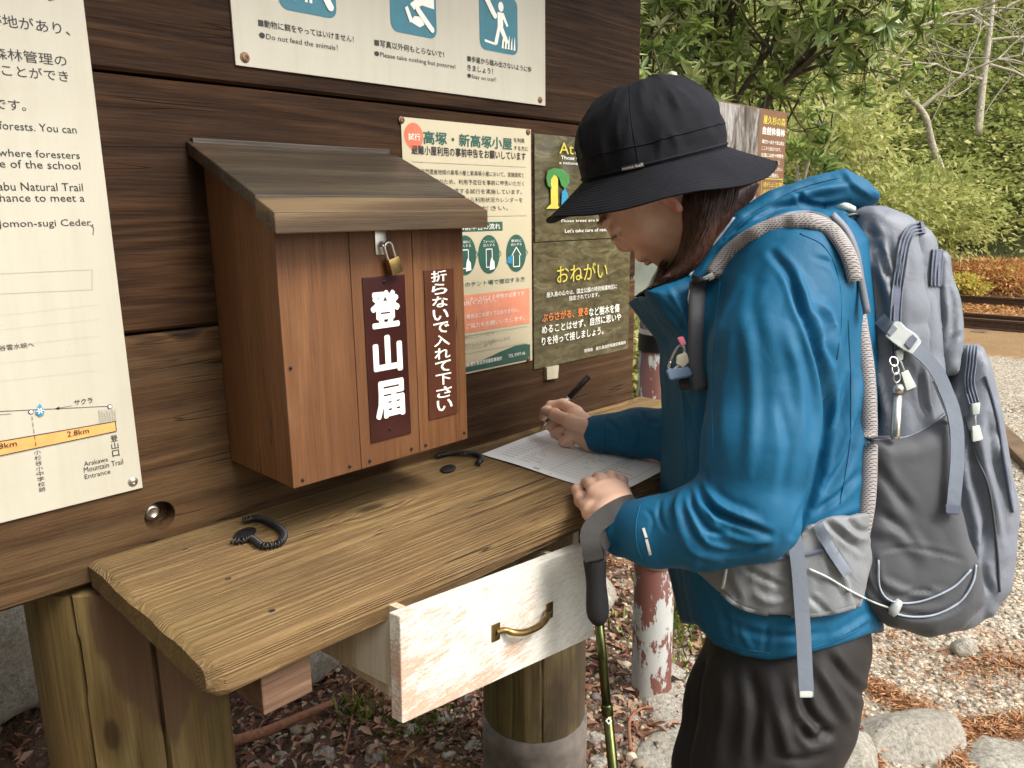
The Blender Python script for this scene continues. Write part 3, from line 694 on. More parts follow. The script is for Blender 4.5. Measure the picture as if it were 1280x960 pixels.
pr.t('Those who visit this forest', 701, 199, 770, 4.5, 'white'); pr.t('a national park and protected', 699, 206, 770, 4.5, 'white')
tp = lambda a: [(p[0], p[1]) for p in a]
pr.pl([(688, 222), (694, 216), (697, 224), (697, 258), (702, 261), (682, 261), (688, 255)], 'yellow', 2)
pr.pl([(682, 222), (684, 213), (692, 210), (703, 212), (710, 218), (711, 228), (706, 236), (701, 232), (698, 222), (692, 218), (687, 226), (689, 236), (684, 232)], 'green', 3)
pr.pl([(702, 240), (706, 235), (709, 242), (711, 256), (701, 258)], 'blue', 2); pr.pl([(714, 244), (719, 242), (722, 256), (714, 257)], 'blue', 2)
pr.t('Those trees are hanging.', 700, 279, 765, 4.5, 'white'); pr.t("Let's take care of nature!", 706, 291, 765, 4.5, 'white')
pr.build(sg)
sg = laminated('request_sheet', 'laminated brown sheet with yellow Japanese heading, lower right of the board', 1.167, .9285, 1.500, zs-.001, 5.0, M['lam'])
pr = PxPrint(YB-.0065)
pr.t('おねがい', 696, 354, 759, 22, 'yellow', .0)
pr.t('屋久島の山々は、国立公園の特別保護地区に', 683, 372, 771, 6.5, 'white'); pr.t('指定されています。', 711, 376, 749, 6, 'white')
pr.t('ぶらさがる、登る', 677, 403, 735, 11, 'oink', .02); pr.t('など樹木を傷', 736, 396, 774, 11, 'white', .012)
pr.t('めることはせず、自然に思いや', 677, 418, 776, 11, 'white', .012); pr.t('りを持って接しましょう。', 677, 432.5, 754, 11, 'white', .012)
pr.t('環境省　屋久島自然保護官事務所', 730, 441, 782, 4.5, 'white')
pr.build(sg)
o = MB().hull8([(on_y(680, 474, YB).x, YB-.009, on_y(680, 474, YB).z), (on_y(694, 472, YB).x, YB-.008, on_y(694, 472, YB).z), (on_y(694, 472, YB).x, YB-.001, on_y(694, 472, YB).z), (on_y(680, 474, YB).x, YB-.001, on_y(680, 474, YB).z),
    (on_y(680, 459, YB).x, YB-.0085, on_y(680, 459, YB).z), (on_y(695, 456, YB).x, YB-.0085, on_y(695, 456, YB).z), (on_y(695, 456, YB).x, YB-.001, on_y(695, 456, YB).z), (on_y(680, 459, YB).x, YB-.001, on_y(680, 459, YB).z)]).build('tape_scrap', M['tape'])
tag(o, 'small beige tape scrap hanging below the laminated request sheet', 'tape')

# --- roof of the notice board, above the frame; it shades the upper planks
rf = board
for s_ in (0, 1):
    y0, z0_, y1, z1_ = (.58, 2.08, 1.12, 2.26) if s_ == 0 else (1.60, 2.08, 1.12, 2.26)
    MB().hull8([(-1.35, y0, z0_), (1.75, y0, z0_), (1.75, y1, z1_), (-1.35, y1, z1_), (-1.35, y0, z0_+.03), (1.75, y0, z0_+.03), (1.75, y1, z1_+.03), (-1.35, y1, z1_+.03)]).build('roof_panel', M['roof'], board)

# ------------------------------------------------------------ wooden registration box
bx = empty('registration_box', (.65, .99, .892), 'brown wooden slot box with sloping lid mounted on the notice board', 'box')
X0, X1, YF, ZB, ZF, ZK = .495, .8115, .897, .892, 1.245, 1.322
def quad_prism(P, dx=None): return P
def side(x0, x1, seed):      # side boards, top edge follows the lid
    parts = []
    for ya, yc in ((YF+.014, 1.0), (1.001, YB-.002)):
        za = ZF+(ZK-ZF)*(ya-YF)/(YB-YF); zc = ZF+(ZK-ZF)*(yc-YF)/(YB-YF)
        MB().hull8([(x0, ya, ZB), (x1, ya, ZB), (x1, yc, ZB), (x0, yc, ZB), (x0, ya, za), (x1, ya, za), (x1, yc, zc), (x0, yc, zc)], .0012).build('side_board', M['box'], bx)
side(X0+.001, X0+.014, 0); side(X1-.014, X1-.001, 1)
for a, c in ((X0, .604), (.6048, .712), (.7128, X1)):
    MB().box((a, YF, ZB), (c, YF+.0135, ZF), .0012).build('front_board', M['box'], bx)
MB().box((X0+.015, YF+.014, ZB+.004), (X1-.015, YB-.002, ZB+.016)).build('bottom_board', M['box'], bx)
# lid: two boards, the front one lighter and thicker
yF, zF = .853, on_y(332, 265, .853).z
pT = on_y(323, 251, .853)
xl0, xl1 = on_y(333, 291, .853).x+.012, on_y(610, 276, .853).x
yb2, zb2 = YB-.002, 1.349
sl = (zb2-zF)/(yb2-yF); ym = yF+.045
def lidboard(ya, yc, up, th, mat, xa=xl0, xb=xl1):
    za = zF+sl*(ya-yF)+up; zc = zF+sl*(yc-yF)+up
    MB().hull8([(xa, ya, za-th), (xb, ya, za-th), (xb, yc, zc-th), (xa, yc, zc-th), (xa, ya, za), (xb, ya, za), (xb, yc, zc), (xa, yc, zc)], .0018).build('lid_board', mat, bx)
lidboard(ym+.001, yb2, .002, .018, M['roof'], xl0+.002, xl1-.002)
M['lidfront'] = wood('lid_front_wood', (.035, .020, .009), (.085, .052, .025), (.15, .10, .052), 'x', ring=6, fib=200, bump=.35, rough=.5, tints=[((.20, .05, .02), 14, .62, .70, .7)])
lidboard(yF, ym, 0, .026, M['lidfront'])
MB().box((xl0+.008, YB-.010, 1.347), (xl1-.012, YB-.001, 1.3545), .001).build('hinge_strip', M['roof'], bx)
# two lettered plates
def plate(px0, py0, px1, py1, txt, mat, wch, a, b_, bold, fill):
    p0 = on_y(*px0, YF); p1 = on_y(*px1, YF); y0 = YF-.0022
    o = MB().box((p0.x, y0, p1.z), (p1.x, YF-.0004, p0.z), .0006).build('lettered_plate', mat, bx)
    n_ = len(txt)
    for i_, ch_ in enumerate(txt):
        pr = PxPrint(y0); f0, f1 = i_/n_, (i_+1)/n_
        pr.vert(ch_, (a[0]+(b_[0]-a[0])*f0, a[1]+(b_[1]-a[1])*f0), (a[0]+(b_[0]-a[0])*f1, a[1]+(b_[1]-a[1])*f1), wch, 'white', bold, fill)
        for ink, mb in pr.mb.items(): mb.build('character', M['white'], o)
    return o
plate((452, 347), 0, (513, 541), 0, '登山届', M['plate'], 37, (480, 358), (489, 526), .045, .84)
plate((529, 338), 0, (571, 516), 0, '折らないで入れて下さい', M['plate2'], 20, (548, 337), (556, 514), .02, .86)
for p in ((480, 352), (487, 536), (549, 342)): screw(bx, p[0], p[1], YF-.0022, .002, 'dark', 'plate_screw')
for p in ((378, 600), (437, 583), (462, 576), (514, 561), (532, 556), (580, 541), (363, 460)): screw(bx, p[0], p[1], YF, .0020, 'dark', 'nail')
# hasp and padlock
h0 = on_y(474, 291, YF)
MB().box((h0.x-.009, YF-.0025, h0.z-.030), (h0.x+.010, YF-.0003, h0.z+.006), .0008).box((h0.x-.004, YF-.012, h0.z-.019), (h0.x+.004, YF-.0025, h0.z-.016), .0006).build('hasp', M['steel'], bx, auto=40)
pk = empty('padlock', (h0.x+.008, YF-.012, h0.z-.06), 'small brass padlock with steel shackle on the wooden box hasp', 'padlock')
c = Vector((h0.x+.004, YF-.011, h0.z-.012)); ax = Vector((.30, 0, -1)).normalized(); sx = Vector((1, 0, .30)).normalized()
sh = [c-sx*.0066+ax*.027, c-sx*.0066+ax*.008]+[c-sx*.0066*math.cos(t)-ax*(.0066*math.sin(t)-.008) for t in (.4, .9, 1.57, 2.2, 2.7)]+[c+sx*.0066+ax*.008, c+sx*.0066+ax*.027]
MB().tube(spline(sh, 4), .0024, 10).build('shackle', M['steel'], pk, smooth=True)
q = c+ax*.035
MB().hull8([q+sx*a*.0098+ax*b2*.0115+Vector((0, d_*.006, 0)) for b2 in (1, -1) for a, d_ in ((-1, -1), (1, -1), (1, 1), (-1, 1))], .002).build('lock_body', M['brass'], pk, auto=40)

# ------------------------------------------------------------ writing shelf with drawer
tb = empty('writing_shelf', (.9, .9, .76), 'thick weathered wooden writing shelf with a white drawer below', 'table')
def tabletop():
    x0, x1, y0, y1, z0, z1 = .286, 1.56, .716, YB-.001, .7585, .80
    # section along y with rounded front edge
    prof = [(y1, z0), (y0+.008, z0), (y0+.002, z0+.004), (y0, z0+.012), (y0, z1-.010), (y0+.003, z1-.003), (y0+.010, z1)]
    prof += [(y0+.010+(y1-y0-.010)*i/22, z1) for i in range(1, 23)]
    nx = 150; V = []; Fc = []; k = len(prof)
    for i in range(nx+1):
        x = x0+(x1-x0)*i/nx
        e = max(0, 1-(x-x0)/.012); e2 = e*e*.010
        for j, (y, z) in enumerate(prof):
            cut = max(0, 1-(x-x0)/.02)**2*.012 if y < y0+.05 else 0       # rounded near corner
            P = np.array([[x*1.2, y*16, z*6]]); a = float(vnoise(P, 4.0, 3)[0]); b_ = float(vnoise(P*np.array([[1, 4, 1]]), 6.0, 9)[0])
            zz = z-e2*(1 if z > .78 else -1)*.6+(a*.0008+b_*.0004 if z > .785 else a*.0014)
            xx = x+(e*.0018*float(vnoise(np.array([[0, y*40, z*30]]), 1)[0]) if i < 3 else 0)
            V.append((xx, min(y+cut, y1), zz))
    for i in range(nx):
        for j in range(k): Fc.append((i*k+j, i*k+(j+1) % k, (i+1)*k+(j+1) % k, (i+1)*k+j))
    Fc.append(tuple(range(k))[::-1]); Fc.append(tuple(nx*k+j for j in range(k)))
    return mesh_obj('tabletop', V, Fc, M['table'], tb, auto=40)
tabletop()
MB().box((.347, .733, .7055), (.409, 1.07, .7575), .002).build('support_beam', M['beam'], tb)
MB().box((.93, .75, .7055), (.985, 1.07, .7575), .002).build('support_beam', M['beam'], tb)
for px, py in ((340, 764), (285, 724), (231, 687), (640, 600)):
    p = on_z(px, py, .80); MB().lathe([(.0042, 0), (.0040, .0008), (.0020, .0010), (0, .0004)], (p.x, p.y, .7998), (0, 0, 1), 14).build('screw', M['steel'], tb, auto=40)
# drawer housing
MB().box((.509, .722, .653), (.523, 1.03, .757), .001).build('drawer_side', M['pale'], tb)
MB().box((.885, .735, .640), (.899, 1.03, .757), .001).build('drawer_side', M['pale'], tb)
# drawer pulled a little out and hanging askew
TL, TR = on_y(500, 771, .655), on_y(735, 681, .688); BL, BR = on_y(503, 905, .650), on_y(743, 795, .682)
n_ = (TR-TL).cross(BL-TL).normalized(); n_ = n_ if n_.y > 0 else -n_
th = .019
dr = MB().hull8([BL, BR, BR+n_*th, BL+n_*th, TL, TR, TR+n_*th, TL+n_*th], .0018).build('drawer', M['drawer'], tb)
ux = (TR-TL).normalized(); uz = (TL-BL).normalized()
mb = MB()
for a in (.035, (TR-TL).length-.05):
    A = BL+ux*a+uz*.02+n_*th; mb.hull8([A, A+ux*.012, A+ux*.012+n_*.28, A+n_*.28, A+uz*.10, A+ux*.012+uz*.10, A+ux*.012+uz*.10+n_*.28, A+uz*.10+n_*.28])
A = BL+ux*.036+uz*.012+n_*th; L_ = (TR-TL).length-.075
mb.hull8([A, A+ux*L_, A+ux*L_+n_*.28, A+n_*.28, A+uz*.007, A+ux*L_+uz*.007, A+ux*L_+uz*.007+n_*.28, A+uz*.007+n_*.28])
mb.build('drawer_tray', M['pale'], dr)
def on_dr(px, py):
    d = ray(px, py); t = (TL-CO).dot(n_)/d.dot(n_); return CO+d*t
hm = MB(); a, b_ = on_dr(619, 790), on_dr(686, 763); ab = b_-a
pts = [a-n_*.001, a+ab*.12-n_*.004, a+ab*.19-n_*.013-uz*.003, a+ab*.35-n_*.018-uz*.006, a+ab*.6-n_*.019-uz*.005, a+ab*.80-n_*.014-uz*.001, a+ab*.88-n_*.005, b_-n_*.001]
hm.tube(spline(pts, 5), [.0042]*8+[.0048]*20+[.0042]*8, 10)
for c in (a, b_):
    hm.hull8([c-ux*.008-uz*.012-n_*.0022, c+ux*.008-uz*.012-n_*.0022, c+ux*.008-uz*.012, c-ux*.008-uz*.012, c-ux*.008+uz*.012-n_*.0022, c+ux*.008+uz*.012-n_*.0022, c+ux*.008+uz*.012, c-ux*.008+uz*.012], .0008)
hm.build('handle', M['brass'], dr, auto=50)

# --- coiled cords lying on the shelf
def coil(name, label, path, padc, rot):
    e = empty(name, (padc[0], padc[1], .801), label, 'cord', 'coiled pen cords on the shelf')
    P = spline(path, 26); P = [Vector(p) for p in P]; out = []; L = 0
    for i, p in enumerate(P):
        if i: L += (p-P[i-1]).length
        t = (P[min(i+1, len(P)-1)]-P[max(i-1, 0)]).normalized(); s_ = t.cross(Vector((0, 0, 1))).normalized(); u_ = s_.cross(t)
        for q_ in range(1): 
            th_ = L/.0046*2*math.pi; out.append(p+s_*math.cos(th_)*.0044+u_*math.sin(th_)*.0044)
    MB().tube(out, .0014, 5).build('coil', M['black'], e, smooth=True)
    V = []; n = 28
    mbp = MB(); R1, R2 = .020, .013
    ring = lambda k_, z: [(padc[0]+(math.cos(a)*R1*math.cos(rot)-math.sin(a)*R2*math.sin(rot))*k_, padc[1]+(math.cos(a)*R1*math.sin(rot)+math.sin(a)*R2*math.cos(rot))*k_, z) for a in [i*6.2832/n for i in range(n)]]
    V = ring(1, .8005)+ring(1, .803)+ring(.86, .8045); Fc = [(i, (i+1) % n, n+(i+1) % n, n+i) for i in range(n)]+[(n+i, n+(i+1) % n, 2*n+(i+1) % n, 2*n+i) for i in range(n)]+[tuple(2*n+i for i in range(n))]
    mesh_obj('adhesive_pad', V, Fc, M['black'], e, auto=40)
def tz(px, py, z=.8065): p = on_z(px, py, z); return (p.x, p.y, z)
def dense(pts):   # resample so the coil has enough points per turn
    P = [Vector(p) for p in spline(pts, 30)]; out = [P[0]]
    for p in P[1:]:
        while (p-out[-1]).length > .00052: out.append(out[-1]+(p-out[-1]).normalized()*.0005)
    return out
_sp = spline
def coil2(name, label, path, padc, rot):
    global spline
    d_ = dense(path); spline = lambda p, n: d_; coil(name, label, path, padc, rot); spline = _sp
pc = tz(306, 663); coil2('coiled_cord', 'black coiled cord looping over its pad near the shelf left end', [tz(303, 651), tz(322, 648), tz(345, 657), tz(355, 668), tz(348, 679), tz(328, 682), tz(314, 673), tz(300, 676), tz(290, 676)], pc, .5)
pc = tz(560, 583); coil2('coiled_cord', 'black coiled cord beside the paper form, under the wooden box', [tz(545, 571), tz(560, 567), tz(580, 566), tz(596, 568), tz(601, 573), tz(597, 580)], pc, .5)

# --- the form being filled in
pf = empty('paper_form', (1.06, .88, .80), 'white printed form lying on the shelf under both hands', 'paper')
pa, pb, pd = Vector((.963, 1.027, 0)), Vector((.953, .706, 0)), Vector((1.172, 1.045, 0)); eu = pb-pa; ev = pd-pa
n = 24; V = []; Fc = []
def pz(u, v): return .8022+.0015*math.sin(u*5+v*2)**2+.006*max(0, u-.93)*max(0, .3-v)*8
for i in range(n+1):
    for j in range(n+1): u, v = i/n, j/n; p = pa+eu*u+ev*v; V.append((p.x, p.y, pz(u, v)))
for i in range(n):
    for j in range(n): a = i*(n+1)+j; Fc.append((a, a+n+1, a+n+2, a+1))
n0 = len(V); V += [(x, y, z-.0003) for x, y, z in V]; Fc += [tuple(k+n0 for k in f[::-1]) for f in Fc]
mesh_obj('sheet', V, Fc, M['paper'], pf, smooth=True)
def pto(x, z, l):     # x along the long side, z up the page
    u = x; v = 1-z; p = pa+ev*0+eu*u+ev*v; return (p.x, p.y, pz(u, v)+.0004*l)
# the writer sits at the long side: reading direction runs along -u
pr = Print(lambda x, z, l: pto(x, z, l))
pr2 = Print(lambda x, z, l: pto(1-z, x, l) if False else pto(z, 1-x, l))
for i in range(15):
    z = .10+i*.057; pr.line([(.06, z), (.94, z)], .0030, 'grey_ink')
for xx in (.06, .22, .5, .71, .94): pr.line([(xx, .10), (xx, .898)], .0028, 'grey_ink')
for i in range(14):
    z = .113+i*.057
    for (a, c, s_) in ((.07, .20, '氏名住所年齢'), (.24, .24+.22*((i*7) % 5+1)/5, '登山計画行程宿泊予定地'), (.52, .52+.16*((i*3) % 4+1)/4, '年月日　時分'), (.73, .73+.19*((i*5) % 3+1)/3, '電話番号緊急連絡先')):
        pr.text(s_, a, c, z, z+.03, 'grey_ink')
pr.text('登山届', .40, .56, .925, .965, 'ink', .01)
pr.build(pf)
# ------------------------------------------------------------ the person
from mathutils.bvhtree import BVHTree
HL, HF = -np.array(right0), np.array((math.cos(YAW), math.sin(YAW), 0.0)); HU = np.array((0, 0, 1.0))    # towards the picture's left, away from the viewer, up
def Z(px, py, z): return np.array(on_z(px, py, z))
def chain(pts, k=.006):      # (point, radius) ...
    return [cone(a[0], b[0], a[1], b[1], k) for a, b in zip(pts, pts[1:])]
def fabric(name, c, rough=.55, weave=0, spec=.35, var=.10, sheen=.15, bump=.2, crease=.35):
    m, nt, b = new_mat(name); g = N(nt); v = g.coord()
    n1 = g.noise(v, 9, 4); lo = tuple(x*(1-var) for x in c); hi = tuple(x*(1+var) for x in c)
    g.l(g.ramp(n1, [(.3, lo), (.7, hi)]), b.inputs['Base Color']); b.inputs['Roughness'].default_value = rough
    b.inputs['Specular IOR Level'].default_value = spec; b.inputs['Sheen Weight'].default_value = sheen; b.inputs['Sheen Roughness'].default_value = .4
    nrm = g.bump(g.noise(v, 28, 5, .6, 1.6), crease*.6, .004)
    rn = g.n('ShaderNodeTexNoise'); rn.noise_type = 'RIDGED_MULTIFRACTAL'; g.l(g.coord('Object', (1, 1, .7)), rn.inputs['Vector']); rn.inputs['Scale'].default_value = 13; rn.inputs['Detail'].default_value = 3; rn.inputs['Distortion'].default_value = .8
    nrm = g.bump(rn.outputs['Fac'], crease*.9, .005, nrm)
    if weave:
        wv = g.n('ShaderNodeTexVoronoi'); g.l(v, wv.inputs['Vector']); wv.inputs['Scale'].default_value = weave; wv.inputs['Randomness'].default_value = .1
        nrm = g.bump(wv.outputs['Distance'], bump, .0006, nrm)
    g.l(nrm, b.inputs['Normal']); return m
M['jacket'] = fabric('blue_shell_fabric', (.0045, .088, .178), .60, 0, .26, .08, 0, crease=.30)
M['pants'] = fabric('dark_trouser_fabric', (.017, .0148, .0145), .6, 900, .3, .15, 0, crease=.3)
M['hat'] = fabric('black_hat_fabric', (.0105, .0105, .014), .80, 1200, .14, .2, 0, crease=.5)
M['pack'] = fabric('grey_pack_fabric', (.152, .166, .195), .52, 1100, .45, .1, 0, crease=.5)
M['packd'] = fabric('dark_grey_pack_fabric', (.068, .070, .077), .62, 1400, .3, .1, .1, crease=.22)
M['packl'] = fabric('light_grey_ripstop', (.175, .182, .19), .5, 700, .4, .15, .15, crease=.6)
M['web'] = fabric('blue_grey_webbing', (.15, .172, .21), .6, 1500, .3, .1, .2, bump=.5)
M['zip'] = fabric('zipper_tape', (.095, .108, .165), .5, 2200, .4, .2, .2, bump=.6)
M['plast'] = plain('pale_grey_plastic', (.52, .54, .50), .4, 0, .5, .06, 40)
M['strapd'] = fabric('dark_wrist_strap', (.035, .032, .030), .7, 1600, .3, .1, .2, bump=.4)
m, nt, b = new_mat('hair'); g = N(nt); v = g.coord('Object', (1, 1, .12))
g.l(g.ramp(g.noise(v, 420, 3, .7), [(.3, (.010, .004, .003)), (.52, (.055, .021, .012)), (.8, (.19, .085, .045))]), b.inputs['Base Color']); b.inputs['Roughness'].default_value = .38; M['hair'] = m
m, nt, b = new_mat('skin'); g = N(nt); v = g.coord()
at = g.n('ShaderNodeAttribute'); at.attribute_name = 'blush'
base = g.ramp(g.noise(v, 45, 4), [(.3, (.66, .40, .29)), (.7, (.76, .49, .37))])
g.l(g.mix(at.outputs['Fac'], base, (.50, .13, .10)), b.inputs['Base Color']); b.inputs['Roughness'].default_value = .48
b.inputs['Subsurface Weight'].default_value = .12; b.inputs['Subsurface Radius'].default_value = (.01, .004, .002); b.inputs['Subsurface Scale'].default_value = .6
g.l(g.bump(g.noise(v, 500, 3), .12, .0004), b.inputs['Normal']); M['skin'] = m
# mesh-lattice padding: tiny diamond openings
m, nt, b = new_mat('lattice_padding'); g = N(nt)
c1 = g.coord('Object', (1, 1, 1), (.6, .3, .2)); w1 = g.n('ShaderNodeTexWave', wave_type='BANDS', bands_direction='DIAGONAL'); g.l(c1, w1.inputs[0]); w1.inputs['Scale'].default_value = 130
w2 = g.n('ShaderNodeTexWave', wave_type='BANDS', bands_direction='DIAGONAL'); g.l(g.coord('Object', (1, 1, -1), (-.5, .9, .2)), w2.inputs[0]); w2.inputs['Scale'].default_value = 130
mx = g.ma('MAXIMUM', w1.outputs['Fac'], w2.outputs['Fac']); g.l(g.ramp(mx, [(.5, (.12, .09, .085)), (.85, (.34, .32, .31))]), b.inputs['Base Color']); b.inputs['Roughness'].default_value = .7
g.l(g.bump(mx, .6, .001), b.inputs['Normal']); M['lattice'] = m

person = empty('person', tuple(np.array([1.08, .44, GZ])), 'person in a blue hooded jacket and black bucket hat writing at the shelf', 'person')
# ---- head frame
TH = R_(50); fw_ = HL*math.cos(TH)-HU*math.sin(TH); hu_ = HU*math.cos(TH)+HL*math.sin(TH); hs_ = -HF
_fw, _hs = fw_, hs_; _c, _s = math.cos(R_(14)), math.sin(R_(14)); fw_ = _fw*_c-_hs*_s; hs_ = _hs*_c+_fw*_s      # the face is turned a little away
HC = D(809, 229, 1.20)
def h(a, b_, c=0.0): return HC+(fw_*a+hu_*b_+hs_*c)*1.04
AX = (fw_, hs_, hu_)
neckb = D(925, 345, 1.225)
head = [ellip(h(-.026, .022), AX, (.086, .074, .074), .02), ellip(h(.027, -.028), AX, (.063, .060, .088), .03),
    ellip(h(.038, -.080), AX, (.042, .041, .032), .03), ellip(h(.067, -.108), AX, (.017, .022, .015), .02),
    ellip(h(.048, -.040, .032), AX, (.022, .022, .024), .02), ellip(h(.048, -.040, -.032), AX, (.022, .022, .024), .02),
    cone(h(.083, .002), h(.094, -.035), .0075, .0098, .012), ellip(h(.087, -.042, .011), AX, (.010, .007, .007), .006), ellip(h(.087, -.042, -.011), AX, (.010, .007, .007), .006),
    ellip(h(.083, -.066), AX, (.014, .026, .010), .010), ellip(h(.0865, -.0715), AX, (.0085, .021, .0042), .003), ellip(h(.085, -.081), AX, (.009, .019, .0052), .003),
    ellip(h(.080, .014, .028), AX, (.012, .022, .008), .012), ellip(h(.080, .014, -.028), AX, (.012, .022, .008), .012),
    ellip(h(.084, -.004, .032), AX, (.011, .016, .010), .006, True), ellip(h(.084, -.004, -.032), AX, (.011, .016, .010), .006, True),
    ellip(h(.0745, -.006, .031), AX, (.0135, .0145, .0125), .004), ellip(h(.0745, -.006, -.031), AX, (.0135, .0145, .0125), .004),
    ellip(h(.091, -.049, .006), AX, (.004, .0035, .003), .002, True),
    ellip(h(-.010, -.030, .076), (fw_*.95+hs_*.3, hs_*.95-fw_*.3, hu_), (.011, .006, .027), .006), ellip(h(-.010, -.030, -.076), AX, (.018, .007, .031), .006),
    ellip(h(-.004, -.028, .082), AX, (.009, .005, .018), .004, True),
    cone(h(-.030, -.05), neckb, .052, .062, .03)]
# ---- joints
shL, shR = D(985, 345, 1.075), D(955, 345, 1.385)
elL, elR = D(936, 640, 1.005), D(905, 575, 1.36)
wrL, wrR = D(778, 655, 1.085), D(750, 543, 1.468)
hipL, hipR = D(1000, 800, 1.145), D(975, 800, 1.30)
knL, knR = D(940, 1075, 1.12), D(925, 1060, 1.29)
anL = knL+HU*(GZ+.09-knL[2])-HL*.05; anR = knR+HU*(GZ+.09-knR[2])-HL*.03
chest, pelv = D(975, 420, 1.23), D(985, 760, 1.225)
rh = [  # right hand, holding the pen
 *chain([(wrR, .024), (D(740, 541, 1.475), .0235), (Z(720, 522, .853), .0205)], .02), *chain([(D(741, 549, 1.478), .021), (Z(716, 540, .832), .0175)], .02),
 *chain([(Z(721, 515, .862), .0130), (Z(704, 505, .868), .0110), (Z(688, 507, .862), .0098), (Z(679, 521, .838), .0085)], .004),
 *chain([(Z(733, 535, .852), .0160), (Z(712, 527, .857), .0135), (Z(693, 518, .858), .0118), (Z(681, 514, .852), .0100)], .006),
 *chain([(Z(716, 522, .852), .0125), (Z(698, 525, .843), .0105), (Z(688, 533, .828), .0095), (Z(694, 541, .818), .0085)], .003),
 *chain([(Z(716, 532, .842), .0120), (Z(701, 537, .830), .0105), (Z(693, 542, .818), .0092), (Z(703, 548, .813), .0085)], .003),
 *chain([(Z(721, 543, .832), .0110), (Z(709, 549, .820), .0092), (Z(704, 553, .812), .0085), (Z(713, 555, .8105), .0078)], .003)]
lh = [  # left hand, resting on the form
 *chain([(wrL, .025), (D(768, 643, 1.10), .0245)], .01),
 *chain([(D(768, 643, 1.10), .022), (Z(746, 619, .838), .0165)], .012), *chain([(D(770, 641, 1.10), .022), (Z(756, 614, .842), .0165)], .012), *chain([(D(773, 638, 1.10), .022), (Z(767, 612, .842), .0160)], .012), *chain([(D(778, 637, 1.10), .020), (Z(776, 614, .836), .0145)], .012),
 *chain([(Z(760, 646, .832), .0165), (Z(740, 640, .824), .0135), (Z(728, 625, .818), .0115), (Z(721, 612, .813), .0095)], .008),
 *chain([(Z(745, 616, .842), .0120), (Z(738, 605, .838), .0100), (Z(733, 603, .824), .0090), (Z(735, 607, .811), .0080)], .003),
 *chain([(Z(755, 611, .846), .0122), (Z(751, 599, .842), .0102), (Z(747, 597, .826), .0092), (Z(748, 601, .811), .0080)], .003),
 *chain([(Z(766, 609, .846), .0120), (Z(765, 597, .841), .0100), (Z(762, 595, .826), .0090), (Z(762, 599, .811), .0080)], .003),
 *chain([(Z(776, 612, .840), .0110), (Z(778, 601, .834), .0090), (Z(776, 599, .822), .0082), (Z(775, 603, .811), .0075)], .003)]
body = head+[cone(neckb, chest, .06, .095, .04), cone(chest, pelv, .10, .105, .05), cone(shL, chest, .05, .07, .03), cone(shR, chest, .05, .07, .03),
    *chain([(shL, .048), (elL, .038), (wrL, .026)], .02), *chain([(shR, .048), (elR, .038), (wrR, .025)], .02),
    *chain([(pelv, .09), (hipL, .085), (knL, .055), (anL, .038)], .03), *chain([(pelv, .09), (hipR, .085), (knR, .055), (anR, .038)], .03)]+rh+lh
V, Q = sdf_mesh(body, .0023)
V = relax(V, Q, 1, .35)
ob = mesh_obj('body', V, Q, M['skin'], person, smooth=True)
bl = np.zeros(len(V), dtype=np.float32)
def blush(p, r, a):
    d = np.linalg.norm(V-p, axis=1); np.maximum(bl, a*np.clip(1.3-d/r, 0, 1), out=bl)
for p, r, a in ((h(.090, -.076), .014, .75), (h(.084, -.08, .012), .010, .6), (h(-.01, -.045, .08), .022, .7), (h(.060, -.05, .045), .028, .18), (h(.103, -.04), .012, .25)): blush(p, r, a)
for p in (Z(679, 516, .845), Z(694, 541, .818), Z(703, 548, .813), Z(713, 555, .81), Z(745, 616, .842), Z(755, 611, .846), Z(766, 609, .846), Z(776, 612, .84), Z(721, 612, .813)): blush(p, .012, .22)
at_ = ob.data.attributes.new('blush', 'FLOAT', 'POINT'); at_.data.foreach_set('value', bl)
# nails
_bb = BVHTree.FromPolygons([tuple(v) for v in V], [tuple(q) for q in Q])
M['nail'] = plain('fingernail', (.74, .47, .38), .25, 0, .5, .03, 20)
def nail(px, py, dx, dy, w_, l_):
    d_ = ray(px, py).normalized(); r = _bb.ray_cast(CO, d_)
    if r[0] is None: return
    nrm = (r[1] if r[1].dot(d_) < 0 else -r[1]).normalized(); L_ = (CR*dx-CU*dy); L_ = (L_-nrm*L_.dot(nrm)).normalized(); S_ = L_.cross(nrm); VV = [r[0]+nrm*.0010]
    for i in range(14):
        a = i*6.2832/14; c_, s_ = math.cos(a), math.sin(a); VV.append(r[0]+L_*(abs(c_)**.8*(1 if c_ > 0 else -1)*l_)+S_*s_*w_+nrm*(.0004-.0013*s_*s_))
    mesh_obj('fingernail', VV, [(0, 1+i, 1+(i+1) % 14) for i in range(14)], M['nail'], person, smooth=True)
for a in ((681, 511.5, -1, -.2, .0048, .0062), (707, 543, 1, .3, .0038, .0048), (715, 548, 1, .4, .0036, .0045), (722, 611, -.2, -1, .0048, .0055)): nail(*a)
# eyelid line with lashes
for s_ in (1, -1):
    mb = MB()
    arc = [h(.0755+.0140*math.cos(t)*.95, -.006-.0040-.002*math.sin(t*1.0), s_*(.031+.0142*math.sin(t))) for t in np.linspace(-1.0, 1.2, 9)]
    mb.tube(arc, .0009, 5)
    for i in range(9): 
        a = Vector(arc[i]); dd = Vector(fw_*.8-hu_*.6+hs_*s_*(i-3)*.12).normalized(); mb.tube([a, a+dd*.006], [.0005, .0001], 4)
    mb.tube([h(.088, .016, s_*.014), h(.087, .020, s_*.030), h(.070, .017, s_*.046)], [.0016, .0018, .0008], 6)
    mb.build('eyelashes', M['hair'], person, smooth=True)['kind'] = 'stuff'

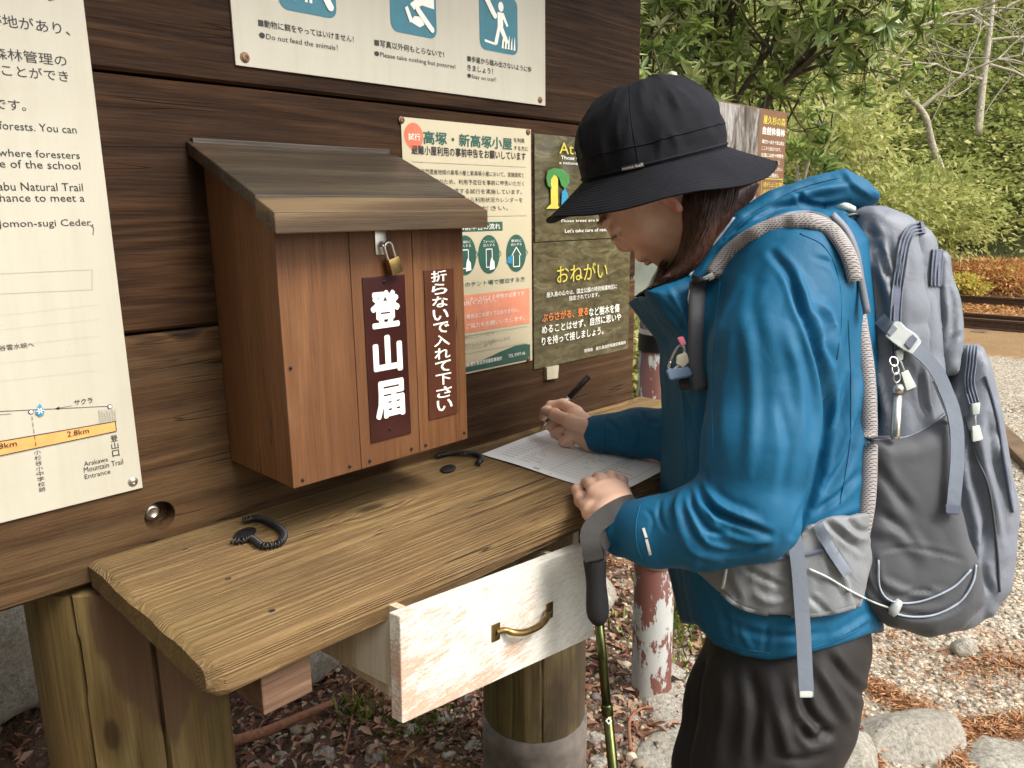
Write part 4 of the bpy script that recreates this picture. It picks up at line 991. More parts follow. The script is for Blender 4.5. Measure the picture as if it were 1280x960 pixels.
# ---- hair
hairpoly = [(850, 250), (860, 236), (900, 222), (938, 222), (950, 232), (940, 250), (925, 268), (908, 292), (886, 322), (866, 345), (838, 356), (806, 362), (816, 355), (844, 338), (855, 313), (857, 281)]
V, Q = sdf_mesh([slab(hairpoly, 1.118, 1.30, .035, .01, 1.15), ellip(h(-.032, .020), AX, (.088, .078, .074), .02)], .004, lambda P: .0018*vnoise(P*np.array([1, 1, .3]), 160))
mesh_obj('hair', V, Q, M['hair'], person, smooth=True)
bvh_h = BVHTree.FromPolygons([tuple(v) for v in V], [tuple(q) for q in Q])
def cast(bvh, px, py, lift=.0): 
    d = ray(px, py); r = bvh.ray_cast(CO, d.normalized())
    if r[0] is None: return None
    return r[0]-d.normalized()*lift
mb = MB()
for i in range(760):
    u = rng.random(); w_ = rng.normal(0, 1)
    a = np.array([854+u*81, 240-u*6]); e_ = np.array([812+u*62+rng.normal(0, 3), 361-u*8+rng.normal(0, 3)]); c = (a+e_)/2+np.array([10+u*12, 8])
    pts = []
    for t in np.linspace(0, 1, 9):
        p = (1-t)**2*a+2*t*(1-t)*c+t*t*e_; hp = cast(bvh_h, p[0], p[1], .0010+.004*rng.random())
        if hp is not None: pts.append(hp)
    if len(pts) > 4: mb.tube(pts, [.0007]*(len(pts)-1)+[.0002], 4, cap=False)
for i in range(26):       # loose strands by the nape
    a = dep(925+rng.normal(0, 12), 232+rng.normal(0, 4), 1.14); mb.tube([a, a+Vector((rng.normal(0, .008), rng.normal(0, .008), -.02)), a+Vector((rng.normal(0, .015), rng.normal(0, .015), -.038))], [.0005, .0004, .0002], 4, cap=False)
mb.build('hair_strands', M['hair'], person, smooth=True)['kind'] = 'stuff'

# ---- hat
TT = R_(13); hf = HL*math.cos(TT)-HU*math.sin(TT); hup = HU*math.cos(TT)+HL*math.sin(TT); hsd = -HF
rl = R_(1.5); hsd2 = hsd*math.cos(rl)-hup*math.sin(rl); hup2 = hup*math.cos(rl)+hsd*math.sin(rl)
HB = D(817, 207, 1.20)
hat = empty('bucket_hat', tuple(HB), 'black bucket hat with stitched brim on the head of the writing person', 'hat')
NA = 220
prof = []          # (radius fore-aft, radius sideways, height, kind)
for i in range(15):
    t = i/14; prof.append((.1800-(.1800-.1130)*t, .158-(.158-.100)*t, -.046*(1-t)**1.0+.0, 'b'))
for i in range(1, 8):
    t = i/7; prof.append((.1130-.0015*t, .100, .040*t, 's'))
for i in range(1, 13):
    t = i/12*math.pi/2; c_ = math.cos(t)**.86; prof.append((.1118*c_, .100*c_, .040+.086*math.sin(t), 'd'))
V = []; Fc = []
for k, (ra, rb, hh, kd) in enumerate(prof):
    for j in range(NA):
        a = 2*math.pi*j/NA; p = HB+hf*(ra*math.cos(a))+hsd2*(rb*math.sin(a))+hup2*hh
        if kd == 'b':
            t = k/14; p = p+hup2*(.006*math.sin(2*a+.6)*(1-t)+.003*math.sin(5*a)*(1-t))+hup2*(.0009*math.sin(k*math.pi))
        V.append(p)
V = np.array(V)
nn = (V-HB)/np.linalg.norm(V-HB, axis=1)[:, None]
kk = np.repeat(np.arange(len(prof)), NA); upm = np.clip((kk-14)/6, 0, 1)
V = V+nn*(upm*(.0050*fbm(V, 22, 3, 2.0)+.0030*(1-2*np.abs(vnoise(V*np.array([1, 1, .6]), 45, 4.0))**.6)))[:, None]
V = V+hup2[None]*((1-np.clip(kk/14, 0, 1))*.003*fbm(V, 14, 2, 8.0))[:, None]
for k in range(len(prof)-1):
    for j in range(NA): Fc.append((k*NA+j, k*NA+(j+1) % NA, (k+1)*NA+(j+1) % NA, (k+1)*NA+j))
Fc.append(tuple((len(prof)-1)*NA+j for j in range(NA)))
bandk = 14
cr = mesh_obj('crown', V[14*NA:], [tuple(i-14*NA for i in f) for f in Fc if min(f) >= 14*NA], M['hat'], hat, smooth=True)
br_ = mesh_obj('brim', V[:15*NA], [f for f in Fc if max(f) < 15*NA], M['hat'], hat, smooth=True)
for o in (cr, br_):
    sm = o.modifiers.new('thick', 'SOLIDIFY'); sm.thickness = .0022; sm.offset = -1 if o is cr else 0
def ring_pts(ra, rb, hh, lift=0, a0=0, a1=2*math.pi, n=120): return [HB+hf*(ra+lift)*math.cos(a)+hsd2*(rb+lift)*math.sin(a)+hup2*hh for a in np.linspace(a0, a1, n)]
V3 = V.reshape(len(prof), NA, 3)
mb = MB()
for k in range(0, 15):          # rows of stitching round the brim
    if k in (14,): continue
    P = list(V3[k])+[V3[k][0]]; mb.tube([Vector(p)+Vector(hup2)*.0012 for p in P], .0007 if k else .0018, 5, cap=False)
mb.build('brim_stitching', M['hat'], hat, smooth=True)
mb = MB(); P = list(V3[15])+[V3[15][0]]; mb.tube([Vector(p) for p in P], .0022, 6, cap=False)
P = [Vector(V3[20][j % NA])+Vector(nn.reshape(len(prof), NA, 3)[20][j % NA])*.0008 for j in range(NA+1)]; mb.tube(P, .0008, 5, cap=False)
for a_ in (1.25, 4.4):
    j = int(a_/6.2832*NA); mb.tube([Vector(V3[k][j])+Vector(nn.reshape(len(prof), NA, 3)[k][j])*.0004 for k in range(15, len(prof))], .0006, 5, cap=False)
mb.build('seam', M['hat'], hat, smooth=True)
bvh_c = BVHTree.FromPolygons([tuple(v) for v in V], [tuple(f) for f in Fc])
def surf_strip(bvh, pts, wpx, name, mat, parent, lift=.002, thick=.0016, n=8):
    """a band laid over a surface along a line seen in the picture"""
    P = spline(pts, n) if len(pts) > 2 else [np.array(pts[0])*(1-t)+np.array(pts[1])*t for t in np.linspace(0, 1, n)]
    Lp, Rp = [], []
    for i, p in enumerate(P):
        t = P[min(i+1, len(P)-1)]-P[max(i-1, 0)]; t = t/np.linalg.norm(t); nrm = np.array([-t[1], t[0]])
        a = cast(bvh, *(p-nrm*wpx/2), lift); b_ = cast(bvh, *(p+nrm*wpx/2), lift)
        c = cast(bvh, *p, lift)
        if a is None and b_ is None and c is None: continue
        if c is None: c = a or b_
        t_c = (c-CO).dot(CF)
        def fix(q, pp):
            if q is None or abs((q-CO).dot(CF)-t_c) > .02: return dep(pp[0], pp[1], t_c)
            return q
        Lp.append(fix(a, p-nrm*wpx/2)); Rp.append(fix(b_, p+nrm*wpx/2))
    V = []; Fc = []; k = len(Lp)
    for i in range(k):
        fwv = (Lp[i]-CO).normalized()*thick; mid = (Lp[i]+Rp[i])/2-fwv*.5
        V += [Lp[i], mid, Rp[i], Rp[i]+fwv, Lp[i]+fwv]
    for i in range(k-1):
        for j in range(5): Fc.append((i*5+j, i*5+(j+1) % 5, (i+1)*5+(j+1) % 5, (i+1)*5+j))
    Fc.append((4, 3, 2, 1, 0)); Fc.append(tuple((k-1)*5+j for j in range(5)))
    o = mesh_obj(name, V, Fc, mat, parent, auto=60); return o
lab = surf_strip(bvh_c, [(777, 211.5), (805, 205.5)], 6, 'name_tag', M['strapd'], hat, .003)
def decal_text(bvh, txt, a, b_, hpx, mat, parent, lift=.004, bold=0):
    """small print lying on a curved surface between two picture points (baseline a to b)"""
    Vt, Ft = text_mesh(txt, bold); mn, mx = Vt.min(0), Vt.max(0); a = np.array(a, float); b_ = np.array(b_, float); t = b_-a; L = np.linalg.norm(t); t = t/L; up_ = np.array([t[1], -t[0]])
    c = cast(bvh, *((a+b_)/2), lift); zc = (c-CO).dot(CF); VV = []
    for v in Vt:
        p = a+t*((v[0]-mn[0])/(mx[0]-mn[0])*L)+up_*((v[1]-mn[1])/(mx[1]-mn[1])*hpx); q = cast(bvh, p[0], p[1], lift)
        VV.append(q if q is not None and abs((q-CO).dot(CF)-zc) < .02 else dep(p[0], p[1], zc))
    return mesh_obj('lettering', VV, Ft, mat, parent)
decal_text(bvh_c, 'mont-bell', (778, 213), (804, 207.5), 4, M['white'], hat, .0062)
tg = D(840, 97, 1.19); MB().lathe([(.003, -.008), (.008, -.006), (.0095, 0), (.008, .006), (.003, .008)], tg, tuple(HL), 16).build('cord_toggle', plain('pale_toggle', (.38, .34, .29), .6), hat, smooth=True)

# ---- jacket
torso_px = [(872, 345), (900, 300), (950, 268), (1035, 262), (1076, 300), (1086, 420), (1084, 560), (1080, 660), (1086, 740), (1094, 788), (1045, 808), (965, 826), (908, 814), (884, 790), (860, 745), (848, 700), (846, 620), (850, 530), (847, 460), (850, 400)]
collar_px = [(806, 364), (836, 353), (872, 336), (900, 300), (915, 380), (890, 450), (862, 432), (838, 406)]
hood_px = [(858, 352), (884, 312), (912, 268), (958, 240), (1010, 222), (1053, 212), (1080, 226), (1099, 244), (1096, 256), (1056, 264), (1006, 274), (950, 296), (910, 334), (885, 362)]
torso_long = torso_px[:9]+[(1102, 900), (900, 900), (872, 800)]+torso_px[14:]
_tl = slab(torso_long, 1.035, 1.425, .125, .03, 1.17); _hem = [(700, 100), (1300, 100), (1300, 786), (1092, 790), (1045, 809), (1000, 820), (962, 825), (925, 818), (893, 804), (870, 780), (700, 780)]
_hp = np.array([((x-640)/FPX*1.1, -(y-480)/FPX*1.1) for x, y in _hem])
def torso_f(P):
    q = P-nCO; z_ = q@nCF; c_ = topx(P); k_ = 480+(c_[1]-480); return smin(-(-_tl[0](P)), _tl[0](P), 1e-6) if False else -smin(-_tl[0](P), -poly2d(np.stack([(q@nCR)/z_*1.1, (q@nCU)/z_*1.1], 1), _hp), .006)
jk = [(torso_f, _tl[1], _tl[2], .03, False), slab(collar_px, 1.12, 1.33, .025, .02, 1.145), slab(hood_px, 1.10, 1.34, .040, .012, 1.14)]
jk += chain([(D(990, 350, 1.085), .090), (D(965, 440, 1.04), .081), (D(948, 560, 1.01), .070), (D(938, 640, 1.005), .062)], .022)
jk += chain([(D(938, 640, 1.005), .062), (D(880, 658, 1.015), .054), (D(820, 664, 1.045), .044), (D(782, 661, 1.075), .0385)], .02)
jk += chain([(shR, .085), (D(905, 565, 1.37), .062), (D(850, 545, 1.39), .050), (D(800, 541, 1.425), .043), (D(748, 542, 1.463), .0355)], .02)
# hollow at the sleeve ends and the neck
jk += [cone(D(770, 655, 1.088), D(735, 638, 1.13), .031, .032, .003, True), cone(D(752, 542.5, 1.460), D(715, 543, 1.49), .0285, .029, .003, True),
       cone(h(-.03, -.07), D(915, 320, 1.225), .070, .060, .01, True), cone(D(838, 335, 1.20), D(812, 330, 1.19), .05, .05, .01, True)]
def wr(P):
    Q_ = P*np.array([1, 1, .45]); return .0017*fbm(Q_, 15, 3, 1.0)+.0012*(1-2*np.abs(vnoise(Q_, 20, 6.0))**.6)+.0005*(1-2*np.abs(vnoise(Q_, 45, 9.0))**.6)
V, Q = sdf_mesh(jk, .0030, wr)
FL = [
 ([(966, 318), (988, 345), (1000, 380), (1012, 410), (1028, 462), (1034, 515), (1028, 565), (1012, 622), (992, 668)], -.013, 6),
 ([(994, 345), (1004, 372), (1010, 398)], .007, 5), ([(1022, 384), (1034, 402), (1032, 425), (1040, 452)], -.008, 5), ([(1028, 378), (1042, 410), (1046, 440)], .006, 5),
 ([(1038, 312), (1052, 345), (1056, 390)], -.003, 4), ([(1018, 322), (1040, 330), (1052, 350)], -.003, 4),
 ([(1062, 470), (1050, 515), (1034, 556)], -.006, 5), ([(1078, 470), (1062, 530), (1040, 590)], .006, 7), ([(1076, 520), (1060, 570), (1032, 612)], -.007, 6), ([(1074, 590), (1050, 618), (1018, 640)], -.006, 5), ([(1080, 640), (1050, 652), (1020, 662)], -.004, 5),
 ([(872, 604), (884, 630), (900, 643), (930, 655), (962, 668)], -.010, 4.5), ([(880, 612), (905, 634), (945, 650)], .006, 6), ([(862, 612), (868, 636), (884, 660), (902, 668)], -.008, 4), ([(876, 616), (886, 640), (896, 655)], .005, 4),
 ([(852, 608), (846, 634), (851, 664), (866, 690), (900, 701)], .0045, 5), ([(845, 612), (838, 632), (842, 654)], -.004, 4), ([(856, 640), (866, 668), (882, 684)], -.005, 4), ([(826, 622), (824, 645), (834, 668)], -.003, 3), ([(806, 636), (816, 650), (812, 672)], -.002, 3),
 ([(900, 692), (928, 690), (956, 682)], -.004, 4), ([(872, 660), (884, 678), (910, 686)], .004, 4), ([(905, 668), (935, 676), (965, 676)], .005, 5),
 ([(902, 420), (890, 490), (892, 570)], -.004, 8), ([(930, 400), (941, 490), (936, 590)], .004, 9), ([(884, 470), (878, 540), (874, 600)], -.006, 5), ([(920, 350), (900, 385), (886, 430)], .004, 8), ([(950, 330), (940, 380), (955, 440)], -.0025, 9), ([(985, 420), (1000, 480), (1004, 560)], .004, 8), ([(975, 500), (985, 560), (975, 620)], -.003, 7),
 ([(874, 350), (900, 318), (945, 288), (985, 276)], -.006, 4), ([(884, 338), (918, 300), (965, 272), (1005, 262)], .007, 5), ([(905, 300), (940, 268), (985, 252)], -.006, 4), ([(925, 282), (965, 258), (1015, 240), (1058, 232)], .006, 5), ([(995, 240), (1004, 252), (1030, 258), (1060, 252)], -.006, 3.5), ([(1055, 214), (1070, 232), (1094, 248)], .004, 4), ([(960, 250), (1000, 236), (1040, 224)], -.004, 4),
 ([(900, 772), (940, 790), (985, 796), (1030, 790)], -.004, 5), ([(1040, 800), (1065, 786), (1088, 770)], .005, 4), ([(890, 740), (905, 770), (912, 800)], -.004, 5), ([(870, 700), (866, 740), (885, 782)], .004, 6), ([(960, 780), (958, 800), (955, 818)], -.003, 4), ([(925, 778), (930, 795), (940, 812)], .003, 4),
 ([(852, 480), (862, 520), (872, 560), (884, 600)], -.007, 4), ([(868, 500), (872, 545), (880, 580)], .005, 4), ([(830, 380), (845, 400), (860, 420)], -.004, 3), ([(835, 360), (850, 385), (862, 410)], .004, 4),
 ([(760, 526), (774, 542), (768, 560)], -.004, 3.5), ([(780, 524), (795, 540), (788, 562)], .003, 4), ([(800, 514), (812, 528), (830, 524)], -.005, 3.5), ([(818, 538), (832, 552), (828, 572)], -.004, 4), ([(835, 512), (840, 530), (848, 548)], .004, 4), ([(748, 522), (752, 542), (750, 564)], -.002, 2)]
V = folds(V, Q, [(p_, a_*.82, w_) for p_, a_, w_ in FL]); V = relax(V, Q, 1, .3)
jo = mesh_obj('jacket', V, Q, M['jacket'], person, smooth=True)
bvh_j = BVHTree.FromPolygons([tuple(v) for v in V], [tuple(q) for q in Q])
M['lining'] = fabric('hood_lining', (.30, .33, .36), .6)
mb = MB(); P = [p for p in [cast(bvh_j, a, b_, .001) for a, b_ in [tuple(q) for q in spline([(918, 272), (898, 298), (878, 322), (862, 345)], 6)]] if p is not None]
if len(P) > 3: mb.tube(P, .0022, 6).build('hood_edge', M['lining'], jo, smooth=True)
# sleeve print
for a, b_, w_ in (((804, 660), (808, 672), 3.5), ((808, 674), (813, 694), 3.5)): surf_strip(bvh_j, [a, b_], w_, 'sleeve_print', M['white'], jo, .0015, .0004, 4)

def seamline(pts, r=.0009, lift=.0002, name='seam'):
    P = [p for p in [cast(bvh_j, *q, lift) for q in spline(pts, 8)] if p is not None]; out = P[:1]
    for p in P[1:]:
        if (p-out[-1]).length < .03: out.append(p)
    if len(out) > 3: MB().tube(out, r, 5).build(name, M['jacket'], jo, smooth=True)
for L_ in ([(1000, 292), (1030, 308), (1048, 345), (1052, 400), (1046, 450)], [(800, 631), (795, 655), (796, 680), (803, 700)], [(754, 522), (757, 542), (756, 563)], [(890, 796), (925, 810), (962, 817)], [(1012, 812), (1050, 798), (1086, 780)],
           [(852, 470), (856, 520), (858, 570), (856, 600)], [(900, 352), (893, 420), (890, 500), (892, 580)], [(905, 300), (930, 274), (968, 250), (1010, 232), (1050, 222)], [(872, 350), (858, 375), (850, 410)], [(1060, 400), (1064, 480), (1062, 560), (1050, 630)]): seamline(L_)

# ---- trousers and boots
tr_ = chain([(D(994, 800, 1.145), .104), (D(973, 880, 1.135), .102), (D(950, 965, 1.13), .092), (knL, .078), (anL+HU*.02, .070)], .03)
tr_ += chain([(D(972, 795, 1.29), .108), (D(935, 880, 1.30), .098), (D(912, 965, 1.30), .088), (knR, .078), (anR+HU*.02, .070)], .03)
tr_ += [cone(D(985, 740, 1.20), D(982, 800, 1.215), .10, .108, .05)]
V, Q = sdf_mesh(tr_, .005, lambda P: .0030*fbm(P*np.array([1, 1, .5]), 11, 3, 3.0))
V = folds(V, Q, [([(1035, 818), (1060, 850), (1088, 876)], -.006, 6), ([(1020, 830), (1050, 880), (1062, 905)], .007, 8), ([(1000, 850), (1010, 890), (1040, 920)], -.008, 7), ([(1042, 912), (1015, 925), (1000, 905)], -.008, 6), ([(960, 840), (975, 900), (990, 950)], .006, 9), ([(935, 830), (945, 890), (940, 955)], -.007, 8), ([(900, 820), (905, 880), (895, 955)], .005, 9), ([(880, 830), (878, 900), (870, 955)], -.006, 6), ([(1035, 940), (1005, 950), (970, 945)], -.005, 6)])
mesh_obj('trousers', V, Q, M['pants'], person, smooth=True)
for an in (anL, anR):
    V, Q = sdf_mesh([cone(an+HU*.02, an-HU*.04, .050, .046, .02), cone(an-HU*.045-HL*.02, an-HU*.05+HL*.13, .040, .036, .02), slab([(0, 0), (1, 0), (1, 1)], 0, 1, .1)][:2], .006)
    V[:, 2] = np.maximum(V[:, 2], GZ+.004); mesh_obj('boot', V, Q, plain('boot_leather', (.06, .045, .03), .6), person, smooth=True)
# ------------------------------------------------------------ pen, pole, backpack
pa_, pb_ = Z(674.5, 536.5, .8035), None
dpen = (Vector(pa_)-CO).dot(CF); top = dep(736.5, 470, dpen-.02)
pen = empty('pen', tuple(pa_), 'black and silver ballpoint pen in the right hand of the writer', 'pen')
A = Vector(pa_); B = top; u_ = (B-A).normalized(); L = (B-A).length
def pt(a): return A+u_*a*L
MB().tube([pt(0), pt(.02), pt(.09), pt(.14)], [.0006, .0010, .0030, .0046], 14).build('tip', M['steel'], pen, smooth=True)
MB().tube([pt(.14), pt(.36), pt(.60)], [.0048, .0055, .0055], 14).build('clear_barrel', plain('smoky_barrel', (.16, .15, .15), .18, 0, .6), pen, smooth=True)
MB().tube([pt(.60), pt(.61), pt(.985), pt(1)], [.0056, .0064, .0066, .0058], 16).build('cap', M['black'], pen, auto=40)
MB().tube([pt(.63)-CF*.0075, pt(.94)-CF*.0075, pt(.95)-CF*.005], .0013, 8).build('clip', M['black'], pen, smooth=True)

# --- trekking pole hanging from the wrist strap
pole = empty('trekking_pole', tuple(dep(765, 960, 1.10)), 'dark green trekking pole with black grip hanging from the left wrist', 'trekking pole')
g0 = dep(744, 690, 1.050); g1 = dep(749, 778, 1.062); ax_ = (dep(767, 960, 1.085)-g1).normalized()
pts = [dep(743+5*t, 690+88*t, 1.050+.012*t) for t in np.linspace(0, 1, 15)]
rad = [.0125, .0155, .0160, .0152, .0145, .0140, .0138, .0140, .0145, .0150, .0155, .0158, .0156, .0140, .0095]
M['foam'] = plain('black_foam', (.020, .019, .020), .85, 0, .2, .2, 300, .5)
MB().tube(pts, rad, 20).build('grip', M['foam'], pole, smooth=True)
MB().tube([dep(740, 678, 1.048), dep(742, 690, 1.05), dep(744, 700, 1.05)], [.011, .0165, .0150], 16).build('grip_head', M['black'], pole, smooth=True)
M['green_metal'] = plain('olive_metal', (.055, .062, .018), .28, .85, .5, .2, 90)
j1 = dep(758.5, 882, 1.073); end = j1+ax_*.62
MB().tube([g1-ax_*.01, j1], .0066, 18).build('upper_shaft', M['green_metal'], pole, smooth=True)
MB().tube([j1-ax_*.003, j1, j1+ax_*.012, j1+ax_*.014], [.0068, .0082, .0082, .0066], 18).build('joint', M['green_metal'], pole, smooth=True)
MB().tube([j1+ax_*.012, end], [.0072, .0066], 18).build('lower_shaft', M['green_metal'], pole, smooth=True)
MB().tube([end, end+ax_*.05], [.0050, .0025], 10).build('tip', M['steel'], pole, smooth=True)
dc = dep(761, 901, 1.074-.0073)
sr = CR*.0042; su = CU*.0052
mesh_obj('printed_mark', [dc-sr*1.05, dc-su*1.05, dc+sr*1.05, dc+su*1.05], [(0, 1, 2, 3)], M['white'], pole)
mesh_obj('printed_mark', [dc-CF*.0003-sr*.5, dc-CF*.0003-su*.5, dc-CF*.0003+sr*.5, dc-CF*.0003+su*.5], [(0, 1, 2, 3)], M['ink'], pole)
sp = [dep(743, 700, 1.032), dep(739, 684, 1.030), dep(737, 668, 1.034), dep(744, 656, 1.040), dep(757, 645, 1.046), dep(772, 636, 1.052), dep(786, 630, 1.068), dep(797, 629, 1.095), dep(800, 640, 1.125), dep(790, 660, 1.13)]
spp = spline(sp, 6)
k_ = len(spp); wd_ = []
for i in range(k_):
    t = i/(k_-1); wd_.append(Vector(CR)*(1-t*.55)+Vector(CU)*(-.15-.75*t)*1.0)
strap('wrist_strap', spp, .026, .0024, wd_, M['strapd'], pole)
strap('wrist_strap', [dep(748, 700, 1.040), dep(750, 686, 1.044), dep(757, 672, 1.050), dep(766, 660, 1.056)], .020, .0022, Vector(CR)*.8-Vector(CU)*.4, M['strapd'], pole)

# --- backpack
pack = empty('backpack', tuple(D(1150, 790, 1.21)), 'grey hiking backpack worn by the person in the blue jacket', 'backpack')
def part(name, prims, mat, hres=.0045, amp=.0022, fl=(), off=0.0, parent=pack, sc=18, rx=1):
    V, Q = sdf_mesh(prims, hres, lambda P: amp*(.8*fbm(P*np.array([1, 1, .6]), sc, 3, off)+.7*(1-2*np.abs(vnoise(P*np.array([1, 1, .6]), sc*1.9, off+3))**.7)))
    if fl: V = folds(V, Q, fl)
    V = relax(V, Q, rx, .3); o = mesh_obj(name, V, Q, mat, parent, smooth=True)
    return o, BVHTree.FromPolygons([tuple(v) for v in V], [tuple(q) for q in Q]), V, Q
main_px = [(1066, 300), (1068, 264), (1082, 254), (1104, 254), (1136, 268), (1152, 284), (1160, 330), (1172, 420), (1186, 560), (1190, 700), (1160, 770), (1112, 780), (1080, 748), (1070, 690), (1086, 640), (1088, 560), (1082, 470), (1074, 400), (1066, 340)]
o1, b1, v1, q1 = part('main_bag', [slab(main_px, 1.065, 1.37, .045, .01, 1.10)], M['pack'], amp=.0026, fl=[
    ([(1086, 275), (1092, 320), (1100, 380)], -.004, 6), ([(1084, 288), (1096, 296), (1104, 320), (1108, 342), (1116, 344)], -.007, 4.5), ([(1092, 292), (1104, 310), (1108, 335)], .006, 4), ([(1112, 300), (1118, 330), (1122, 345)], -.005, 4),
    ([(1080, 330), (1098, 360), (1106, 400)], -.006, 6), ([(1105, 352), (1112, 380), (1110, 420)], .006, 7), ([(1090, 480), (1096, 500), (1094, 540)], -.005, 5), ([(1096, 455), (1100, 490), (1108, 520)], .005, 5), ([(1150, 455), (1152, 500), (1160, 520)], -.006, 4)])
oA, bA, vA, qA = part('middle_pocket', [slab([(1122, 300), (1132, 282), (1146, 276), (1164, 292), (1172, 306), (1178, 420), (1186, 560), (1200, 700), (1170, 770), (1130, 700), (1118, 500), (1116, 400)], 1.068, 1.36, .030, .01, 1.092)], M['pack'], amp=.0026, off=5, fl=[([(1140, 300), (1134, 350), (1138, 400)], -.005, 4), ([(1145, 335), (1150, 370), (1146, 420)], -.006, 4), ([(1150, 320), (1144, 340), (1138, 345)], .005, 4)])
oB, bB, vB, qB = part('upper_front_pocket', [slab([(1160, 312), (1176, 310), (1186, 318), (1190, 345), (1200, 372), (1204, 400), (1203, 440), (1196, 470), (1172, 472), (1162, 440), (1158, 380)], 1.075, 1.35, .026, .01, 1.097)], M['pack'], amp=.0020, off=9, fl=[([(1186, 355), (1192, 385), (1190, 430)], -.004, 5), ([(1178, 340), (1184, 380), (1182, 420)], .003, 6), ([(1176, 440), (1190, 425), (1200, 418)], -.004, 4)])
oC, bC, vC, qC = part('lower_front_pocket', [slab([(1196, 432), (1226, 427), (1238, 448), (1252, 505), (1264, 570), (1274, 630), (1272, 690), (1262, 738), (1240, 772), (1204, 790), (1170, 796), (1150, 780), (1180, 640), (1184, 500)], 1.075, 1.36, .045, .01, 1.108)], M['pack'], amp=.0032, off=13, fl=[
    ([(1212, 545), (1218, 590), (1232, 640), (1236, 700)], -.007, 5), ([(1224, 540), (1232, 585), (1244, 630), (1252, 680)], .006, 5), ([(1236, 520), (1244, 570), (1258, 620)], -.006, 5), ([(1200, 560), (1206, 600), (1220, 660), (1224, 720)], .006, 6), ([(1250, 560), (1258, 600), (1266, 640)], .005, 4), ([(1230, 660), (1228, 710), (1240, 745)], -.006, 5), ([(1210, 480), (1200, 500), (1204, 520)], -.005, 5)])
oD, bD, vD, qD = part('stretch_side_pocket', [slab([(1084, 548), (1134, 544), (1166, 528), (1184, 512), (1192, 590), (1210, 668), (1226, 706), (1232, 755), (1204, 786), (1160, 797), (1112, 784), (1076, 752), (1064, 704), (1084, 640)], 1.046, 1.16, .030, .01, 1.068)], M['packd'], amp=.0016, off=17, sc=12, fl=[
    ([(1090, 575), (1115, 610), (1140, 640)], -.004, 7), ([(1086, 660), (1130, 672), (1160, 700)], .004, 9), ([(1100, 640), (1125, 660), (1150, 690)], -.004, 6),
    ([(1066, 700), (1092, 740), (1120, 762), (1160, 770), (1200, 755), (1220, 715)], -.005, 4), ([(1090, 690), (1100, 735), (1125, 750)], -.004, 4), ([(1098, 690), (1130, 684), (1170, 690), (1205, 700)], -.003, 3), ([(1100, 725), (1140, 742), (1180, 740)], .004, 5), ([(1125, 745), (1150, 738), (1172, 742)], -.005, 3)])
MB().tube([p for p in [cast(bD, *q, .0005) for q in spline([(1085, 550), (1110, 549), (1136, 545), (1162, 532), (1181, 518)], 7)] if p is not None], .0016, 6).build('pocket_hem', M['pack'], oD, smooth=True)
# light mesh patch low on the pocket
# back padding of the pack and shoulder straps
def pad(name, pts, rad, mat, parent, flat=.55, n=14):
    P = spline(pts, 7); k = len(P); r = [rad*(.75+.25*min(1, 6*min(i/(k-1), 1-i/(k-1)))) for i in range(k)]
    return MB().tube(P, r, n, flat=flat, nrm=CU).build(name, mat, parent, smooth=True)
pad('back_padding', [D(1064, 335, 1.075), D(1072, 400, 1.065), D(1082, 470, 1.06), D(1085, 545, 1.06), D(1083, 620, 1.06), D(1074, 690, 1.06)], .0125, M['lattice'], pack, 1.0)
pts = [(891, 344, .985), (908, 320, .985), (932, 300, .99), (958, 286, 1.0), (985, 278, 1.02), (1010, 276, 1.03), (1034, 284, 1.035), (1051, 302, 1.04), (1063, 326, 1.05), (1069, 352, 1.06)]
def padstrap(name, pts, wpx, thick, mat, parent, bvh=None, lift=.006):
    C_ = []
    for x, y, dd in spline(pts, 5):
        C_.append((x, y, dd))
    V = []; Fc = []; k = len(C_); prof = [(-1, 0), (-.85, .6), (-.4, 1), (.4, 1), (.85, .6), (1, 0), (.6, -.6), (-.6, -.6)]; m_ = len(prof)
    for i, (x, y, dd) in enumerate(C_):
        a = C_[max(i-1, 0)]; c = C_[min(i+1, k-1)]; t = np.array([c[0]-a[0], c[1]-a[1]]); t = t/np.linalg.norm(t); nx, ny = -t[1], t[0]
        if bvh is not None:
            q = None
            for off in (0, wpx*.35, -wpx*.35):
                q = cast(bvh, x+nx*off, y+ny*off, lift)
                if q is not None: dd = (q-CO).dot(CF)-thick*.3; break
        for s_, o_ in prof: V.append(dep(x+nx*s_*wpx/2, y+ny*s_*wpx/2, dd-o_*thick/2))
    for i in range(k-1):
        for j in range(m_): Fc.append((i*m_+j, i*m_+(j+1) % m_, (i+1)*m_+(j+1) % m_, (i+1)*m_+j))
    Fc.append(tuple(range(m_))[::-1]); Fc.append(tuple((k-1)*m_+j for j in range(m_)))
    return mesh_obj(name, V, Fc, mat, parent, smooth=True)
padstrap('shoulder_strap', pts, 21, .016, M['lattice'], pack, bvh_j)
padstrap('strap_edging', [(x+1, y-11, d_) for x, y, d_ in pts[3:]], 4, .006, M['pack'], pack, bvh_j, .004)
padstrap('strap_binding', [(1040, 268, 1.02), (1058, 288, 1.02), (1070, 316, 1.02), (1076, 350, 1.025), (1084, 392, 1.035)], 10, .010, M['pack'], pack)
padstrap('chest_strap', [(872, 352, .99), (871, 385, .99), (871, 420, .99), (872, 455, 1.0), (878, 488, 1.01)], 21, .012, M['packd'], pack, bvh_j)
padstrap('shoulder_strap', [(846, 400, 1.33), (850, 450, 1.33), (852, 500, 1.33)], 12, .02, M['packd'], pack)
mb = MB()
for a, c in (((866, 346), (884, 352)), ((866, 353), (886, 349))): mb.tube([cast(bvh_j, *a, .022) or dep(*a, .98), cast(bvh_j, *c, .022) or dep(*c, .98)], .0035, 8)
